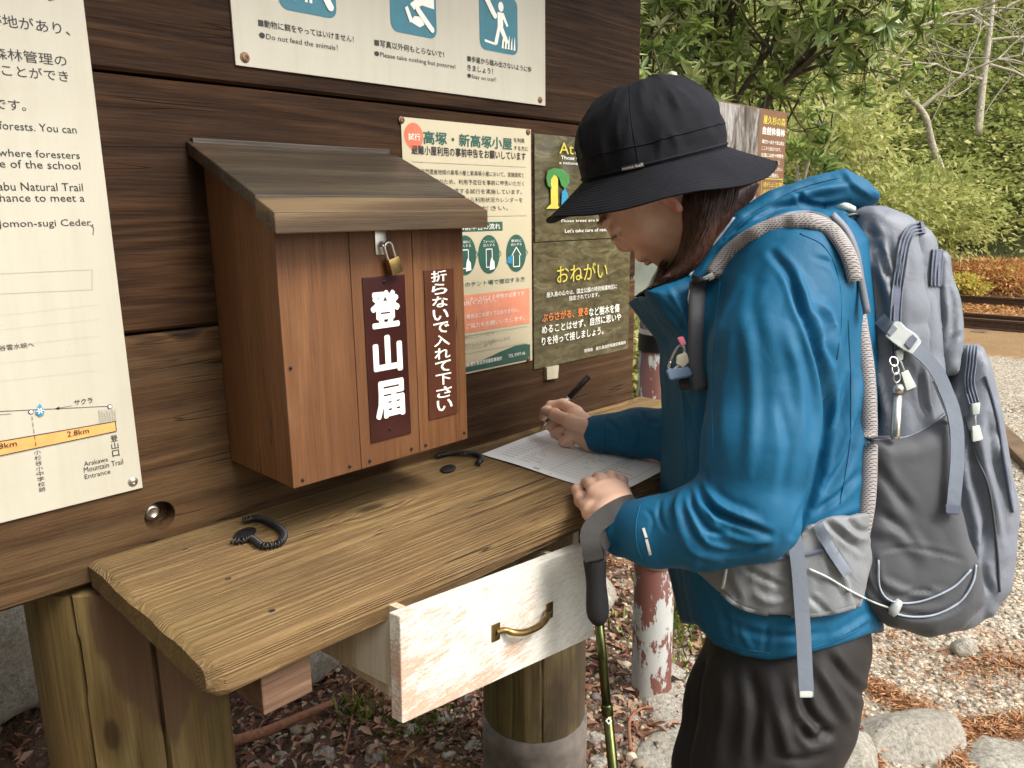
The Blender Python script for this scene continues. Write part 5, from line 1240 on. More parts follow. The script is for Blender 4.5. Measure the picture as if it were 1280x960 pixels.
mb.build('strap_buckle', M['black'], pack, smooth=True)
surf_strip(bvh_j, [(880, 350), (892, 344)], 8, 'strap_loop', M['plast'], pack, .02, .004, 4)
# top: haul loop, mint tab
MB().tube(spline([dep(1034, 268, 1.10), dep(1050, 272, 1.09), dep(1068, 268, 1.09), dep(1076, 272, 1.10)], 6), .003, 8).build('haul_loop', M['black'], pack, smooth=True)
MB().tube(spline([dep(1048, 262, 1.11), dep(1056, 258, 1.10), dep(1066, 262, 1.11)], 6), .0055, 10).build('top_tab', plain('mint_tab', (.45, .52, .46), .6), pack, smooth=True)
# zips
def zipper(bvh, pts, w_, parent=pack):
    tries = (bvh,) if not isinstance(bvh, tuple) else bvh
    class Multi:
        def ray_cast(self, o, d_):
            best = (None, None, None, None)
            for t_ in tries:
                r = t_.ray_cast(o, d_)
                if r[0] is not None and (best[0] is None or r[3] < best[3]): best = r
            return best
    bvh = Multi()
    o = surf_strip(bvh, pts, w_, 'zipper', M['zip'], parent, .0028, .002)
    for off in (-w_*.42, -w_*.14, w_*.14, w_*.42):
        P = spline(pts, 8); out = []
        for i, p in enumerate(P):
            t = P[min(i+1, len(P)-1)]-P[max(i-1, 0)]; t = t/np.linalg.norm(t); q = cast(bvh, p[0]-t[1]*off, p[1]+t[0]*off, .0045)
            if q is not None: out.append(q)
        if len(out) > 3: MB().tube(out, .0011, 5).build('zip_ridge', M['web'], o, smooth=True)
zipper((bA, b1), [(1156, 284), (1140, 288), (1131, 304), (1126, 335), (1121, 370), (1119, 410), (1122, 450)], 15)
zipper((bB, bA, b1), [(1173, 312), (1171, 335), (1170, 358)], 15)
zipper((bC, bB), [(1216, 432), (1214, 455), (1212, 480), (1218, 505)], 14)
MB().tube([p for p in [cast(bC, *q, .002) for q in spline([(1232, 470), (1246, 520), (1256, 580), (1266, 640)], 8)] if p is not None], .0022, 6).build('seam', M['zip'], oC, smooth=True)
MB().tube([p for p in [cast(bC, *q, .002) for q in spline([(1206, 520), (1220, 570), (1236, 610), (1246, 680), (1250, 740)], 8)] if p is not None], .0016, 6).build('seam', M['packd'], oC, smooth=True)
M['slider'] = plain('white_slider', (.44, .46, .44), .35, .2)
def puller(bvh, a, c, e_, parent=pack, tabw=.0075, mat='slider'):
    q0 = cast(bvh, *a, .007); 
    dd = (q0-CO).dot(CF); q1 = dep(*c, dd); q2 = dep(*e_, dd+.001)
    t = (q2-q1).normalized(); sd_ = t.cross(CF).normalized()
    MB().hull8([q0+sd_*x*.006*s_+CU*y+CF*zz for zz in (.003, -.003) for x, y, s_ in ((-1, -.008, .8), (1, -.008, .8), (1, .008, 1), (-1, .008, 1))], .0015).build('zip_slider', M[mat], parent, auto=50)
    MB().tube([q0-CU*.006, (q0+q1)/2+CF*.001, q1], .0018, 8).build('pull_cord', M[mat], parent, smooth=True)
    MB().hull8([p+sd_*x*tabw*w_+CF*zz for p, w_ in ((q1, .7), (q2, 1)) for x, zz in ((-1, .002), (1, .002), (1, -.002), (-1, -.002))], .001).build('pull_tab', M['plast'], parent, auto=50)
puller(bB, (1168, 362), (1169, 386), (1171, 411))
puller(b1, (1124, 444), (1130, 464), (1139, 486))
puller(bC, (1219, 511), (1219, 532), (1222, 551))
# compression strap with buckle
surf_strip(b1, [(1099, 398), (1110, 408), (1122, 416)], 17, 'webbing', M['web'], pack, .010, .002)
bq = [cast(b1, 1115, 420, .016), cast(b1, 1135, 430, .014)]; dd = (bq[0]-CO).dot(CF) if bq[0] else 1.06
def quadp(pts, name, mat, dd, th=.004, parent=pack, bev=.0012):
    V = [dep(x, y, dd-th/2) for x, y in pts]+[dep(x, y, dd+th/2) for x, y in pts]; n = len(pts)
    Fc = [tuple(range(n)), tuple(range(2*n-1, n-1, -1))]+[(i, i+n, (i+1) % n+n, (i+1) % n) for i in range(n)]
    bm = bmesh.new(); vs = [bm.verts.new(v) for v in V]; [bm.faces.new([vs[i] for i in f]) for f in Fc]; bmesh.ops.recalc_face_normals(bm, faces=bm.faces[:])
    if bev: bmesh.ops.bevel(bm, geom=bm.edges[:], offset=bev, segments=2, affect='EDGES')
    return MB().bm(bm).build(name, mat, parent, auto=50)
quadp([(1106, 420), (1118, 402), (1126, 402), (1133, 410), (1146, 418), (1152, 427), (1140, 443), (1130, 438), (1118, 430)], 'buckle', M['slider'], dd, .007)
quadp([(1109, 416), (1117, 406), (1122, 411), (1114, 420)], 'buckle_gap', M['web'], dd-.005, .001, bev=0)
quadp([(1131, 430), (1141, 418), (1147, 424), (1138, 437)], 'buckle_bar', M['zip'], dd-.005, .002, bev=.0004)
dd2 = dd
ws = spline([(1144, 436, dd), (1158, 448, dd-.002), (1172, 466, dd-.004), (1183, 490, dd-.006), (1191, 512, dd-.010), (1196, 540, dd-.014), (1196, 580, dd-.016), (1193, 615, dd-.017), (1191, 640, dd-.017)], 5)
strap('webbing', [dep(*p) for p in ws], .0185, .002, Vector(CR)*1.0+Vector(CU)*.2, M['web'], pack)
quadp([(1181, 630), (1201, 632), (1200, 644), (1182, 642)], 'webbing_end', M['zip'], dd-.020, .004)
ws = spline([(1168, 476, dd+.004), (1178, 500, dd+.002), (1190, 528, dd)], 5); strap('webbing', [dep(*p) for p in ws], .006, .002, Vector(CR), M['plast'], pack)
# small torch on a key ring
tq = dep(1119, 500, dd-.004); tch = empty('pocket_torch', tuple(tq), 'small silver torch clipped to the side of the backpack', 'torch')
MB().tube([dep(1124, 480, dd-.004), dep(1123, 484, dd-.004), dep(1122, 492, dd-.004)], [.004, .0075, .0078], 16).tube([dep(1122, 492, dd-.004), dep(1119, 545, dd-.004), dep(1119, 549, dd-.004)], [.0062, .0062, .0048], 16).build('barrel', M['steel'], tch, smooth=True)
mb = MB()
for i, (x, y) in enumerate(((1117, 452), (1119, 462), (1121, 472))):
    c_ = dep(x, y, dd-.003); mb.tube([c_+(CR*math.cos(a)+CU*math.sin(a)*1.2+CF*(.4*math.sin(a+i)))*.0055 for a in np.linspace(0, 6.2832, 15)], .0011, 6, cap=False)
mb.build('ring', M['steel'], tch, smooth=True)
# hip belt
belt_px = [(862, 708), (900, 700), (950, 694), (986, 688), (1008, 660), (1040, 646), (1088, 640), (1092, 700), (1076, 758), (1040, 768), (1000, 772), (955, 770), (922, 758), (902, 740), (880, 722)]
_to = slab(torso_px, 1.035, 1.425, .125, .03, 1.17); _dr = 1.08
_bp = np.array([((x-640)/FPX*_dr, -(y-480)/FPX*_dr) for x, y in belt_px])
def belt_f(P):
    q = P-nCO; z_ = q@nCF; d2 = poly2d(np.stack([(q@nCR)/z_*_dr, (q@nCU)/z_*_dr], 1), _bp); a_ = _to[0](P)-.013
    return np.maximum(np.maximum(d2, a_), -a_-.016)+.0*z_
oE, bE, vE, qE = part('hip_belt', [(belt_f, _to[1], _to[2]+.03, .01, False)], M['packl'], .004, .0026, [
    ([(1020, 660), (1040, 690), (1060, 720)], -.006, 4), ([(1030, 650), (1056, 672), (1078, 690)], -.006, 4), ([(1044, 648), (1064, 668), (1086, 676)], .005, 4), ([(1058, 646), (1074, 662), (1088, 664)], -.005, 3.5),
    ([(925, 705), (950, 720), (985, 735)], -.004, 4), ([(908, 715), (915, 735), (925, 752)], -.005, 4), ([(1010, 745), (1025, 757), (1034, 766)], -.004, 4), ([(940, 740), (960, 752), (985, 748)], .004, 5), ([(1040, 700), (1056, 726), (1062, 752)], .005, 4)], 21, sc=24)
o = surf_strip(bE, [(902, 741), (922, 757), (955, 767), (1000, 770), (1040, 766), (1070, 758)], 5, 'belt_piping', M['packl'], pack, .002, .002)
surf_strip(bE, [(960, 700), (990, 696), (1020, 690), (1035, 684)], 5, 'belt_zip', M['zip'], pack, .003, .002)
surf_strip(bE, [(908, 708), (906, 722), (903, 736)], 4, 'belt_tab', M['plast'], pack, .004, .003, 5)
surf_strip(bE, [(1009, 632), (1022, 655), (1038, 685), (1060, 718)], 13, 'webbing', M['web'], pack, .007, .002)
hb = [(992, 668), (997, 700), (1001, 740), (1004, 772)]
dm = min([(q-CO).dot(CF) for q in [cast(bE, *p, .006) for p in hb] if q is not None]+[1.03])
strap('webbing', [dep(x, y, dm-.003) for x, y in [tuple(p) for p in spline([(990, 662), (997, 700), (1001, 745), (1004, 790), (1006, 830), (1008, 871)], 5)]], .0195, .002, Vector(CR), M['web'], pack)
quadp([(999, 864), (1016, 864), (1016, 872), (999, 872)], 'webbing_end', M['plast'], dm-.004, .004)
# elastic cord and toggle
def cordp(pts, bvhs, r=.0019, lift=.004, mat='plast', name='elastic_cord'):
    out = []
    for p in spline(pts, 7):
        best = None
        for bv in bvhs:
            q = cast(bv, p[0], p[1], lift)
            if q is not None and (best is None or (q-CO).length < (best-CO).length): best = q
        if best is not None: out.append(best)
    return MB().tube(out, r, 7).build(name, M[mat], pack, smooth=True)
M['cord'] = plain('grey_cord', (.30, .34, .40), .6)
cordp([(1011, 711), (1035, 722), (1060, 737), (1090, 752), (1112, 760)], [bE, bD, b1], .0015, .004, 'plast')
cordp([(1114, 766), (1140, 771), (1170, 768), (1200, 752), (1216, 728), (1220, 706)], [bD, bC], .0015, .003, 'cord')
cordp([(1098, 700), (1100, 735), (1116, 752), (1150, 752), (1190, 735), (1214, 712)], [bD, bC], .0014, .003, 'cord')
tq = cast(bD, 1117, 760, .008) or dep(1117, 760, 1.04)
MB().tube([tq-CR*.003-CU*.010, tq-CU*.004, tq+CR*.004+CU*.004, tq+CR*.009+CU*.010], [.004, .0068, .0065, .0045], 12).build('cord_lock', M['slider'], pack, smooth=True)
# --- charms hanging at the chest
dc_ = 1.10
ch = empty('chest_charms', tuple(dep(848, 465, dc_)), 'small carabiner, keys and blue grey case hanging at the jacket front', 'key charm')
mb = MB(); cr_ = [(838, 452), (846, 436), (852, 432), (856, 438), (852, 452), (842, 462), (836, 460), (838, 452)]
mb.tube([dep(x, y, dc_) for x, y in [tuple(p) for p in spline(cr_, 5)]], .0022, 8).build('carabiner', M['steel'], ch, smooth=True)
quadp([(832, 462), (862, 458), (866, 470), (837, 476)], 'case', plain('blue_grey_case', (.16, .23, .33), .5), dc_-.01, .03, ch, .002)
M['cream'] = plain('cream_charm', (.60, .52, .36), .5); M['pink'] = plain('pink_tag', (.50, .12, .16), .5)
quadp([(846, 444), (858, 440), (862, 452), (854, 460), (845, 455)], 'charm', M['cream'], dc_, .008, ch)
quadp([(846, 422), (854, 420), (858, 430), (852, 434)], 'tag', M['pink'], dc_-.01, .004, ch)
quadp([(848, 474), (862, 472), (864, 486), (850, 488)], 'charm', plain('dark_charm', (.05, .03, .03), .5), dc_, .008, ch)
# zip pull of the jacket chest pocket
q0 = cast(bvh_j, 861, 375, .012) or dep(861, 375, 1.0); dd = (q0-CO).dot(CF)
MB().tube([dep(863, 362, dd), dep(861, 374, dd), dep(863, 384, dd)], .002, 8).tube([dep(863, 384, dd), dep(865, 394, dd)], [.003, .0055], 8).build('strap_pull', M['plast'], pack, smooth=True)
# ------------------------------------------------------------ ground, rocks, litter
HFv = np.array((math.cos(YAW), math.sin(YAW))); HRv = np.array((math.sin(YAW), -math.cos(YAW)))
def terr(X, Y):
    s = X*HFv[0]+Y*HFv[1]; r = X*HRv[0]+Y*HRv[1]
    base = GZ+.018*fbm(np.stack([X, Y, X*0], 1), .8, 3)*np.clip((s+r*.2)/2, 0, 1)
    e = np.clip(s*.75+X*.35-13.9, 0, None)
    hill = np.where(e > 0, e*e/(e+3.5), 0)*.95
    bank = np.clip((Y-2.15)-np.clip(X-.9, 0, 9)*.5, 0, 3)*.45           # bank of earth behind the board
    return base+hill+bank
def grid(x0, x1, y0, y1, nx, ny, zf, mat, name, kind, lift=0, parent=None, hole=None):
    xs = np.linspace(x0, x1, nx); ys = np.linspace(y0, y1, ny); X, Y = np.meshgrid(xs, ys, indexing='ij'); z = zf(X.ravel(), Y.ravel())+lift
    V = np.stack([X.ravel(), Y.ravel(), z], 1); i = np.arange(nx-1)[:, None]*ny+np.arange(ny-1)[None]; i = i.ravel(); Q = np.stack([i, i+ny, i+ny+1, i+1], 1)
    o = mesh_obj(name, V, Q, mat, parent, smooth=True); o['kind'] = kind; return o
m, nt, b = new_mat('gravel_ground'); g = N(nt); v = g.coord()
vo = g.n('ShaderNodeTexVoronoi'); g.l(v, vo.inputs['Vector']); vo.inputs['Scale'].default_value = 55
vo2 = g.n('ShaderNodeTexVoronoi'); g.l(v, vo2.inputs['Vector']); vo2.inputs['Scale'].default_value = 130
cs_ = g.sep(vo.outputs['Color']); c2 = g.sep(vo2.outputs['Color'])
col = g.ramp(cs_[0], [(.1, (.24, .195, .14)), (.45, (.42, .365, .275)), (.75, (.54, .48, .38)), (.95, (.34, .23, .14))])
col = g.mix(.35, col, g.ramp(c2[0], [(.1, (.18, .15, .11)), (.6, (.46, .42, .34)), (.9, (.60, .56, .48))]))
dk = g.ramp(vo.outputs['Distance'], [(.35, 1.0), (.75, .45)])
far = g.sep(v); dist = g.ma('ADD', g.ma('MULTIPLY', far[0], .94), g.ma('MULTIPLY', far[1], .33))
soil = g.mix(g.noise(v, 3, 5, .65), (.16, .085, .035), (.30, .20, .10))
edge = g.ramp(g.ma('ADD', g.ma('MULTIPLY', dist, .1), g.ma('MULTIPLY', g.noise(v, 1.3, 5, .7), .22)), [(.98, 0.0), (1.05, 1.0)])
col = g.mix(1.0, col, dk, 'MULTIPLY')
col = g.mix(edge, col, soil)
# dark humus under and behind the board
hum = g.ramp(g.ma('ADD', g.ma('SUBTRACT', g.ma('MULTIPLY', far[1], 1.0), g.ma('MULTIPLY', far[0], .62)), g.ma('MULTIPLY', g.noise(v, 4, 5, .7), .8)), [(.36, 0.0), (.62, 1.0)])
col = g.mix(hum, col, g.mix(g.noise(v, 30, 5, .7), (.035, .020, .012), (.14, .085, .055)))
orn = g.ramp(g.noise(g.coord('Object', (1.3, .7, 1)), 2.2, 6, .72), [(.56, 0.0), (.64, .75)])
nearm = g.ramp(g.ma('MULTIPLY', dist, .1), [(.24, 1.0), (.34, .12)])
col = g.mix(g.ma('MULTIPLY', orn, nearm), col, g.mix(g.noise(v, 90, 4, .7), (.15, .05, .015), (.42, .18, .055)))
hill_m = g.ramp(g.ma('ADD', far[2], g.ma('MULTIPLY', g.noise(v, 1, 3), .3)), [(.25, 0.0), (.6, 1.0)])
col = g.mix(hill_m, col, g.mix(g.noise(v, 2.5, 6, .7), (.012, .014, .006), (.07, .075, .022)))
g.l(col, b.inputs['Base Color']); b.inputs['Roughness'].default_value = .85; b.inputs['Specular IOR Level'].default_value = .25
hh = g.ma('ADD', g.ma('MULTIPLY', vo.outputs['Distance'], -1.0), g.ma('MULTIPLY', vo2.outputs['Distance'], -.5))
g.l(g.bump(hh, .9, .008), b.inputs['Normal']); M['ground'] = m
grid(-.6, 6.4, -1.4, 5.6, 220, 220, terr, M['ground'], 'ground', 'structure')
def fz(X, Y):
    z = terr(X, Y); inn = (X > -.55) & (X < 6.35) & (Y > -1.35) & (Y < 5.55); return np.where(inn, z-.25, z-.004)
grid(-60, 90, -60, 90, 240, 240, lambda X, Y: np.where((X*HFv[0]+Y*HFv[1]) < -2, GZ-.004, np.minimum(fz(X, Y), 22)), M['ground'], 'terrain', 'structure')
mesh_obj('far_ground', [(-400, -400, GZ-.5), (400, -400, GZ-.5), (400, 400, GZ-.5), (-400, 400, GZ-.5)], [(0, 1, 2, 3)], M['ground'])['kind'] = 'structure'

m, nt, b = new_mat('granite'); g = N(nt); v = g.coord()
oi = nt.nodes.new('ShaderNodeObjectInfo'); 
gr = g.ramp(g.noise(v, 75, 4, .8), [(.30, (.10, .095, .08)), (.46, (.30, .275, .225)), (.60, (.43, .40, .335)), (.75, (.52, .49, .43))])
gr = g.mix(g.ramp(g.noise(v, 7, 5, .65), [(.4, 0.0), (.68, .6)]), gr, (.24, .20, .15))
geo = g.n('ShaderNodeNewGeometry'); nz_ = g.sep(geo.outputs['Normal'])[2]
at = g.n('ShaderNodeAttribute'); at.attribute_type = 'OBJECT'; at.attribute_name = 'moss'
mo = g.ramp(g.ma('ADD', g.ma('MULTIPLY', nz_, .25), g.ma('ADD', g.ma('MULTIPLY', g.noise(v, 14, 6, .7), .6), at.outputs['Fac'])), [(.78, 0.0), (.90, 1.0)])
g.l(g.mix(mo, gr, g.mix(g.noise(v, 120, 4), (.05, .06, .010), (.24, .25, .045))), b.inputs['Base Color']); b.inputs['Roughness'].default_value = .82
g.l(g.bump(g.noise(v, 38, 7, .78), 1.0, .012), b.inputs['Normal']); M['rock'] = m
def rock(c, rad, seed, rot=0.0, label=None, moss=0.0, name='rock', group=None, sub=4, rough=.16, lift_=True):
    bm = bmesh.new(); bmesh.ops.create_icosphere(bm, subdivisions=sub, radius=1); V = np.array([v_.co[:] for v_ in bm.verts]); Fc = [tuple(v_.index for v_ in f.verts) for f in bm.faces]; bm.free()
    rs = np.random.default_rng(seed)
    for _ in range(11):
        n_p = rs.normal(size=3); n_p /= np.linalg.norm(n_p); d_ = .62+.25*rs.random(); ex = V@n_p-d_; V = V-np.clip(ex, 0, None)[:, None]*n_p*.92
    V = V*(1+rough*fbm(V, 1.6, 5, seed*3.1)[:, None]*.6); V = V*np.array(rad); c_, s_ = math.cos(rot), math.sin(rot); V = V@np.array([[c_, s_, 0], [-s_, c_, 0], [0, 0, 1]])+np.array(c)
    V[:, :] += (rng.random(V.shape)-.5)*min(rad)*.012
    o = mesh_obj(name, V-np.array(c), Fc, M['rock'], None, smooth=True); o.location = (c[0], c[1], c[2]+max(0, float(terr(np.array([c[0]]), np.array([c[1]]))[0])-GZ)*(.85 if lift_ else 0)); o['moss'] = moss
    return tag(o, label, 'rock', group)
rock((.36, 2.48, -.02), (.40, .26, .34), 3, .5, 'big pale rough rock behind the left post of the board')
rock((.22, 2.85, .30), (.34, .26, .24), 4, 1.1, 'brown grey rock above the big pale rock at the far left')
rock((-.05, 2.3, .0), (.25, .22, .30), 14, 1.4, 'grey rock left of the big pale rock behind the board')
rock((1.22, 2.10, -.10), (.36, .20, .24), 5, .4, 'mossy grey rock behind the shelf, between beam and drawer', .12)
rock((1.72, 2.35, -.12), (.30, .24, .17), 6, .9, 'grey rock behind the shelf, partly hidden by the drawer', .05)
rock((2.18, 1.84, .02), (.165, .15, .30), 7, .2, 'upright rock with bright moss on top beside the red pipe', .20)
rock((2.02, 1.62, -.14), (.14, .11, .11), 8, .7, 'small round rock below the mossy upright rock', .02)
rock((1.83, 1.13, -.235), (.26, .17, .07), 9, .9, 'flat pale stone slab at the foot of the painted pipe', -.2)
rock((1.60, .98, -.235), (.15, .12, .06), 10, .3, 'small flat stone in front of the painted pipe', -.1)
rock((2.12, .56, -.215), (.215, .13, .085), 11, -.5, 'speckled boulder right of the dark trousers', -.3)
rock((1.93, .62, -.21), (.115, .085, .07), 12, .1, 'pointed pale stone touching the trousers at lower right', -.3)
rock((2.22, .33, -.235), (.20, .13, .055), 13, -.3, 'flat beige slab in the lower right corner', -.4)
rock((2.72, .556, -.19), (.05, .045, .035), 15, 0, 'small yellow mossy stone on the gravel under the backpack', .18, sub=3)
for i, (px, py, r) in enumerate(((560, 905, .045), (585, 880, .04), (628, 905, .05), (515, 915, .035), (470, 945, .05), (350, 945, .03), (405, 945, .045), (590, 940, .035), (745, 930, .04), (770, 925, .03), (790, 905, .035), (748, 960, .04))):
    p = on_z(px, py, GZ); r *= .72; rock((p.x, p.y, float(terr(np.array([p.x]), np.array([p.y]))[0])-r*.05), (r*1.3, r*.95, r*.6), 30+i, i*.9, ('small stone lying just behind the drawer bottom edge', 'small stone under the middle of the drawer', 'stone touching the left side of the middle post', 'small stone right of the bright moss tuft', 'largest pale stone among the dead leaves at the bottom edge', 'small stone at the left end of the fallen branch', 'pale round stone below the fallen branch tip', 'stone left of the middle post footing', 'stone between middle post and trekking pole', 'small stone right of the pole joint', 'uppermost small stone right of the trekking pole', 'lowest small stone beside the trekking pole')[i], .0, group=('small stones behind the shelf' if px < 700 else 'small stones by the pole'), sub=4, rough=.34, lift_=False)

# pebbles: far too many to count
def pebbles(n, cx, cy, sx, sy, rmin, rmax, name, mat, test=None, sq=.6):
    bm = bmesh.new(); bmesh.ops.create_icosphere(bm, subdivisions=1, radius=1); B = np.array([v_.co[:] for v_ in bm.verts]); T = np.array([[v_.index for v_ in f.verts] for f in bm.faces]); bm.free()
    x = cx+(rng.random(n)-.5)*sx; y = cy+(rng.random(n)-.5)*sy
    if test is not None: k = test(x, y); x, y = x[k], y[k]; n = len(x)
    r = rmin+(rmax-rmin)*rng.random(n)**3; z = terr(x, y)+r*.15
    sc_ = np.stack([r*(.8+.6*rng.random(n)), r*(.7+.5*rng.random(n)), r*(.4+.4*rng.random(n))*sq/.6], 1); a = rng.random(n)*6.28
    W = B[None]*(1+.22*(rng.random((n, len(B), 1))-.5))*sc_[:, None]; ca, sa = np.cos(a)[:, None], np.sin(a)[:, None]
    X = W[..., 0]*ca-W[..., 1]*sa+x[:, None]; Y = W[..., 0]*sa+W[..., 1]*ca+y[:, None]; Z_ = W[..., 2]+z[:, None]
    V = np.stack([X, Y, Z_], -1).reshape(-1, 3); Fc = (T[None]+(np.arange(n)*len(B))[:, None, None]).reshape(-1, 3)
    o = mesh_obj(name, V, Fc, mat, None); o['kind'] = 'stuff'; tone = np.repeat(rng.random(n), len(B)).astype(np.float32)
    at_ = o.data.attributes.new('tone', 'FLOAT', 'POINT'); at_.data.foreach_set('value', tone); return o
def tone_mat(name, stops, rough=.8, transl=0.0, nscale=60, bump=0, spec=.3):
    m, nt, b = new_mat(name); g = N(nt); at = g.n('ShaderNodeAttribute'); at.attribute_name = 'tone'
    c = g.ramp(at.outputs['Fac'], stops); v = g.coord(); n1 = g.noise(v, nscale, 4, .7); c = g.mix(g.ramp(n1, [(.35, 0.0), (.7, .4)]), c, g.mix(.5, c, (.02, .02, .015), 'MULTIPLY') if not transl else c)
    g.l(c, b.inputs['Base Color']); b.inputs['Roughness'].default_value = rough; b.inputs['Specular IOR Level'].default_value = spec
    if transl:
        tr = g.n('ShaderNodeBsdfTranslucent'); g.l(c, tr.inputs['Color']); mx = g.n('ShaderNodeMixShader'); mx.inputs[0].default_value = transl; g.l(b.outputs[0], mx.inputs[1]); g.l(tr.outputs[0], mx.inputs[2]); g.l(mx.outputs[0], nt.nodes['Material Output'].inputs['Surface'])
    return m
M['pebble'] = tone_mat('pebble', [(0, (.17, .135, .095)), (.25, (.30, .25, .18)), (.55, (.39, .335, .25)), (.8, (.48, .425, .33)), (.92, (.36, .20, .10)), (1, (.13, .11, .095))])
notboard = lambda x, y: ~((y > 1.45+np.clip(x-1.2, 0, 9)*.8))
pebbles(24000, 2.6, .9, 3.0, 3.2, .0025, .012, 'gravel', M['pebble'], notboard)
pebbles(9000, 5.0, 1.3, 3.4, 3.2, .004, .012, 'gravel', M['pebble'])
pebbles(900, 1.5, 1.5, 1.4, 1.2, .005, .020, 'gravel', M['pebble'])

def leaves(P, Dr, Nr, L, W, mat, name, tone, fold=.25, parent=None, kind='stuff', curl=0.0, six=False):
    """many separate leaves; each is a folded blade"""
    Dr = Dr/np.linalg.norm(Dr, axis=1)[:, None]; S = np.cross(Nr, Dr); S /= np.maximum(np.linalg.norm(S, axis=1), 1e-6)[:, None]; U = np.cross(Dr, S)
    L = L[:, None]; W = W[:, None]; n = len(P)
    if not six:
        A = P; B = P+Dr*L*.45+S*W*.5+U*W*fold; C = P+Dr*L-U*L*curl; E_ = P+Dr*L*.45-S*W*.5+U*W*fold
        V = np.stack([A, B, C, E_], 1).reshape(-1, 3); k = np.arange(n)[:, None]*4; Q = np.concatenate([k+np.array([[0, 1, 2]]), k+np.array([[0, 2, 3]])]); rep = 4
    else:
        mid = P+Dr*L*.5-U*L*curl*.3; B = P+Dr*L*.35+S*W*.5+U*W*fold; B2 = P+Dr*L*.72+S*W*.36+U*W*fold*.8-U*L*curl*.6; C = P+Dr*L-U*L*curl; E2 = P+Dr*L*.72-S*W*.36+U*W*fold*.8-U*L*curl*.6; E_ = P+Dr*L*.35-S*W*.5+U*W*fold
        V = np.stack([P, B, B2, C, E2, E_, mid], 1).reshape(-1, 3); k = np.arange(n)[:, None]*7
        Q = np.concatenate([k+np.array([[a, b_, c]]) for a, b_, c in ((0, 1, 6), (1, 2, 6), (2, 3, 6), (3, 4, 6), (4, 5, 6), (5, 0, 6))]); rep = 7
    o = mesh_obj(name, V, Q, mat, parent)
    if kind: o['kind'] = kind
    at_ = o.data.attributes.new('tone', 'FLOAT', 'POINT'); at_.data.foreach_set('value', np.repeat(tone, rep).astype(np.float32)); return o
# dead leaves under and behind the shelf
M['litter'] = tone_mat('dead_leaves', [(0, (.05, .022, .015)), (.35, (.14, .06, .04)), (.6, (.24, .12, .075)), (.85, (.36, .20, .12)), (1, (.42, .30, .20))], .7, .15, 40)
def ground_leaves(n, cx, cy, sx, sy, l0, l1, mat, name, test=None, t=None, z0=.012, up=.8, wr_=.45):
    x = cx+(rng.random(n)-.5)*sx; y = cy+(rng.random(n)-.5)*sy
    if test is not None: k = test(x, y); x, y = x[k], y[k]; n = len(x)
    z = terr(x, y)+rng.random(n)*z0+.002; a = rng.random(n)*6.28; Dr = np.stack([np.cos(a), np.sin(a), rng.normal(0, .25, n)], 1); Nr = np.stack([rng.normal(0, up*.5, n), rng.normal(0, up*.5, n), np.ones(n)], 1); L = l0+(l1-l0)*rng.random(n)
    return leaves(np.stack([x, y, z], 1), Dr, Nr, L, L*(wr_*(.7+.6*rng.random(n))), mat, name, rng.random(n) if t is None else t(n), .3, None, 'stuff', .15)
back = lambda x, y: (y > 1.20+np.clip(x-1.35, 0, 9)*.75)
ground_leaves(15000, 1.3, 2.0, 2.6, 2.0, .014, .048, M['litter'], 'dead_leaves', back, z0=.03, wr_=.38)
ground_leaves(2200, 1.9, 1.5, 1.2, 1.0, .02, .055, M['litter'], 'dead_leaves', None, z0=.015)
M['needles'] = tone_mat('cedar_litter', [(0, (.16, .06, .025)), (.5, (.34, .15, .06)), (.85, (.46, .26, .12)), (1, (.5, .38, .24))], .75, .1, 30)
def cedar(n, path, wd, seed=0):
    P = np.array(spline(path, 12)); k = rng.integers(0, len(P), n); x = P[k, 0]+rng.normal(0, wd, n); y = P[k, 1]+rng.normal(0, wd, n); z = terr(x, y)+rng.random(n)*.012+.003; a = rng.random(n)*6.28
    Dr = np.stack([np.cos(a), np.sin(a), rng.normal(0, .2, n)], 1); L = .010+.028*rng.random(n); leaves(np.stack([x, y, z], 1), Dr, np.stack([rng.normal(0, .5, n), rng.normal(0, .5, n), np.ones(n)], 1), L, L*.16, M['needles'], 'cedar_litter', rng.random(n), .4)
gp = lambda *q: [(on_z(x, y, GZ).x, on_z(x, y, GZ).y) for x, y in q]
cedar(3000, gp((1085, 852), (1130, 880), (1170, 905), (1200, 960), (1215, 985)), .026); cedar(2200, gp((1160, 905), (1210, 910), (1250, 905), (1290, 900)), .026); cedar(1600, gp((1055, 910), (1075, 930), (1090, 970)), .018); cedar(700, gp((1210, 840), (1250, 825), (1290, 835)), .04); cedar(900, gp((1060, 770), (1110, 800), (1180, 830), (1290, 880)), .12)
# twigs
M['twig'] = plain('reddish_twig', (.20, .085, .045), .75, 0, .3, .3, 80, .4)
def gpt(x, y, up=.02): p = on_z(x, y, GZ); return Vector((p.x, p.y, float(terr(np.array([p.x]), np.array([p.y]))[0])+up))
def twig(pts, r0, r1, label):
    P = [gpt(*p) for p in pts]; k = spline([tuple(p) for p in P], 5); o = MB().tube(k, [r0+(r1-r0)*i/(len(k)-1) for i in range(len(k))], 8).build('twig', M['twig'], None, smooth=True); return tag(o, label, 'twig')
twig([(285, 948, .05), (330, 935, .05), (370, 918, .05), (400, 905, .05), (416, 898, .05)], .016, .010, 'thick reddish fallen branch lying behind the left post')
twig([(430, 955), (437, 925), (442, 890), (440, 850)], .004, .002, 'thin dry stem sticking up from the dead leaves')
twig([(788, 950), (786, 925), (788, 910), (800, 898), (815, 895)], .006, .003, 'forked dry cedar sprig in front of the pipe foot')
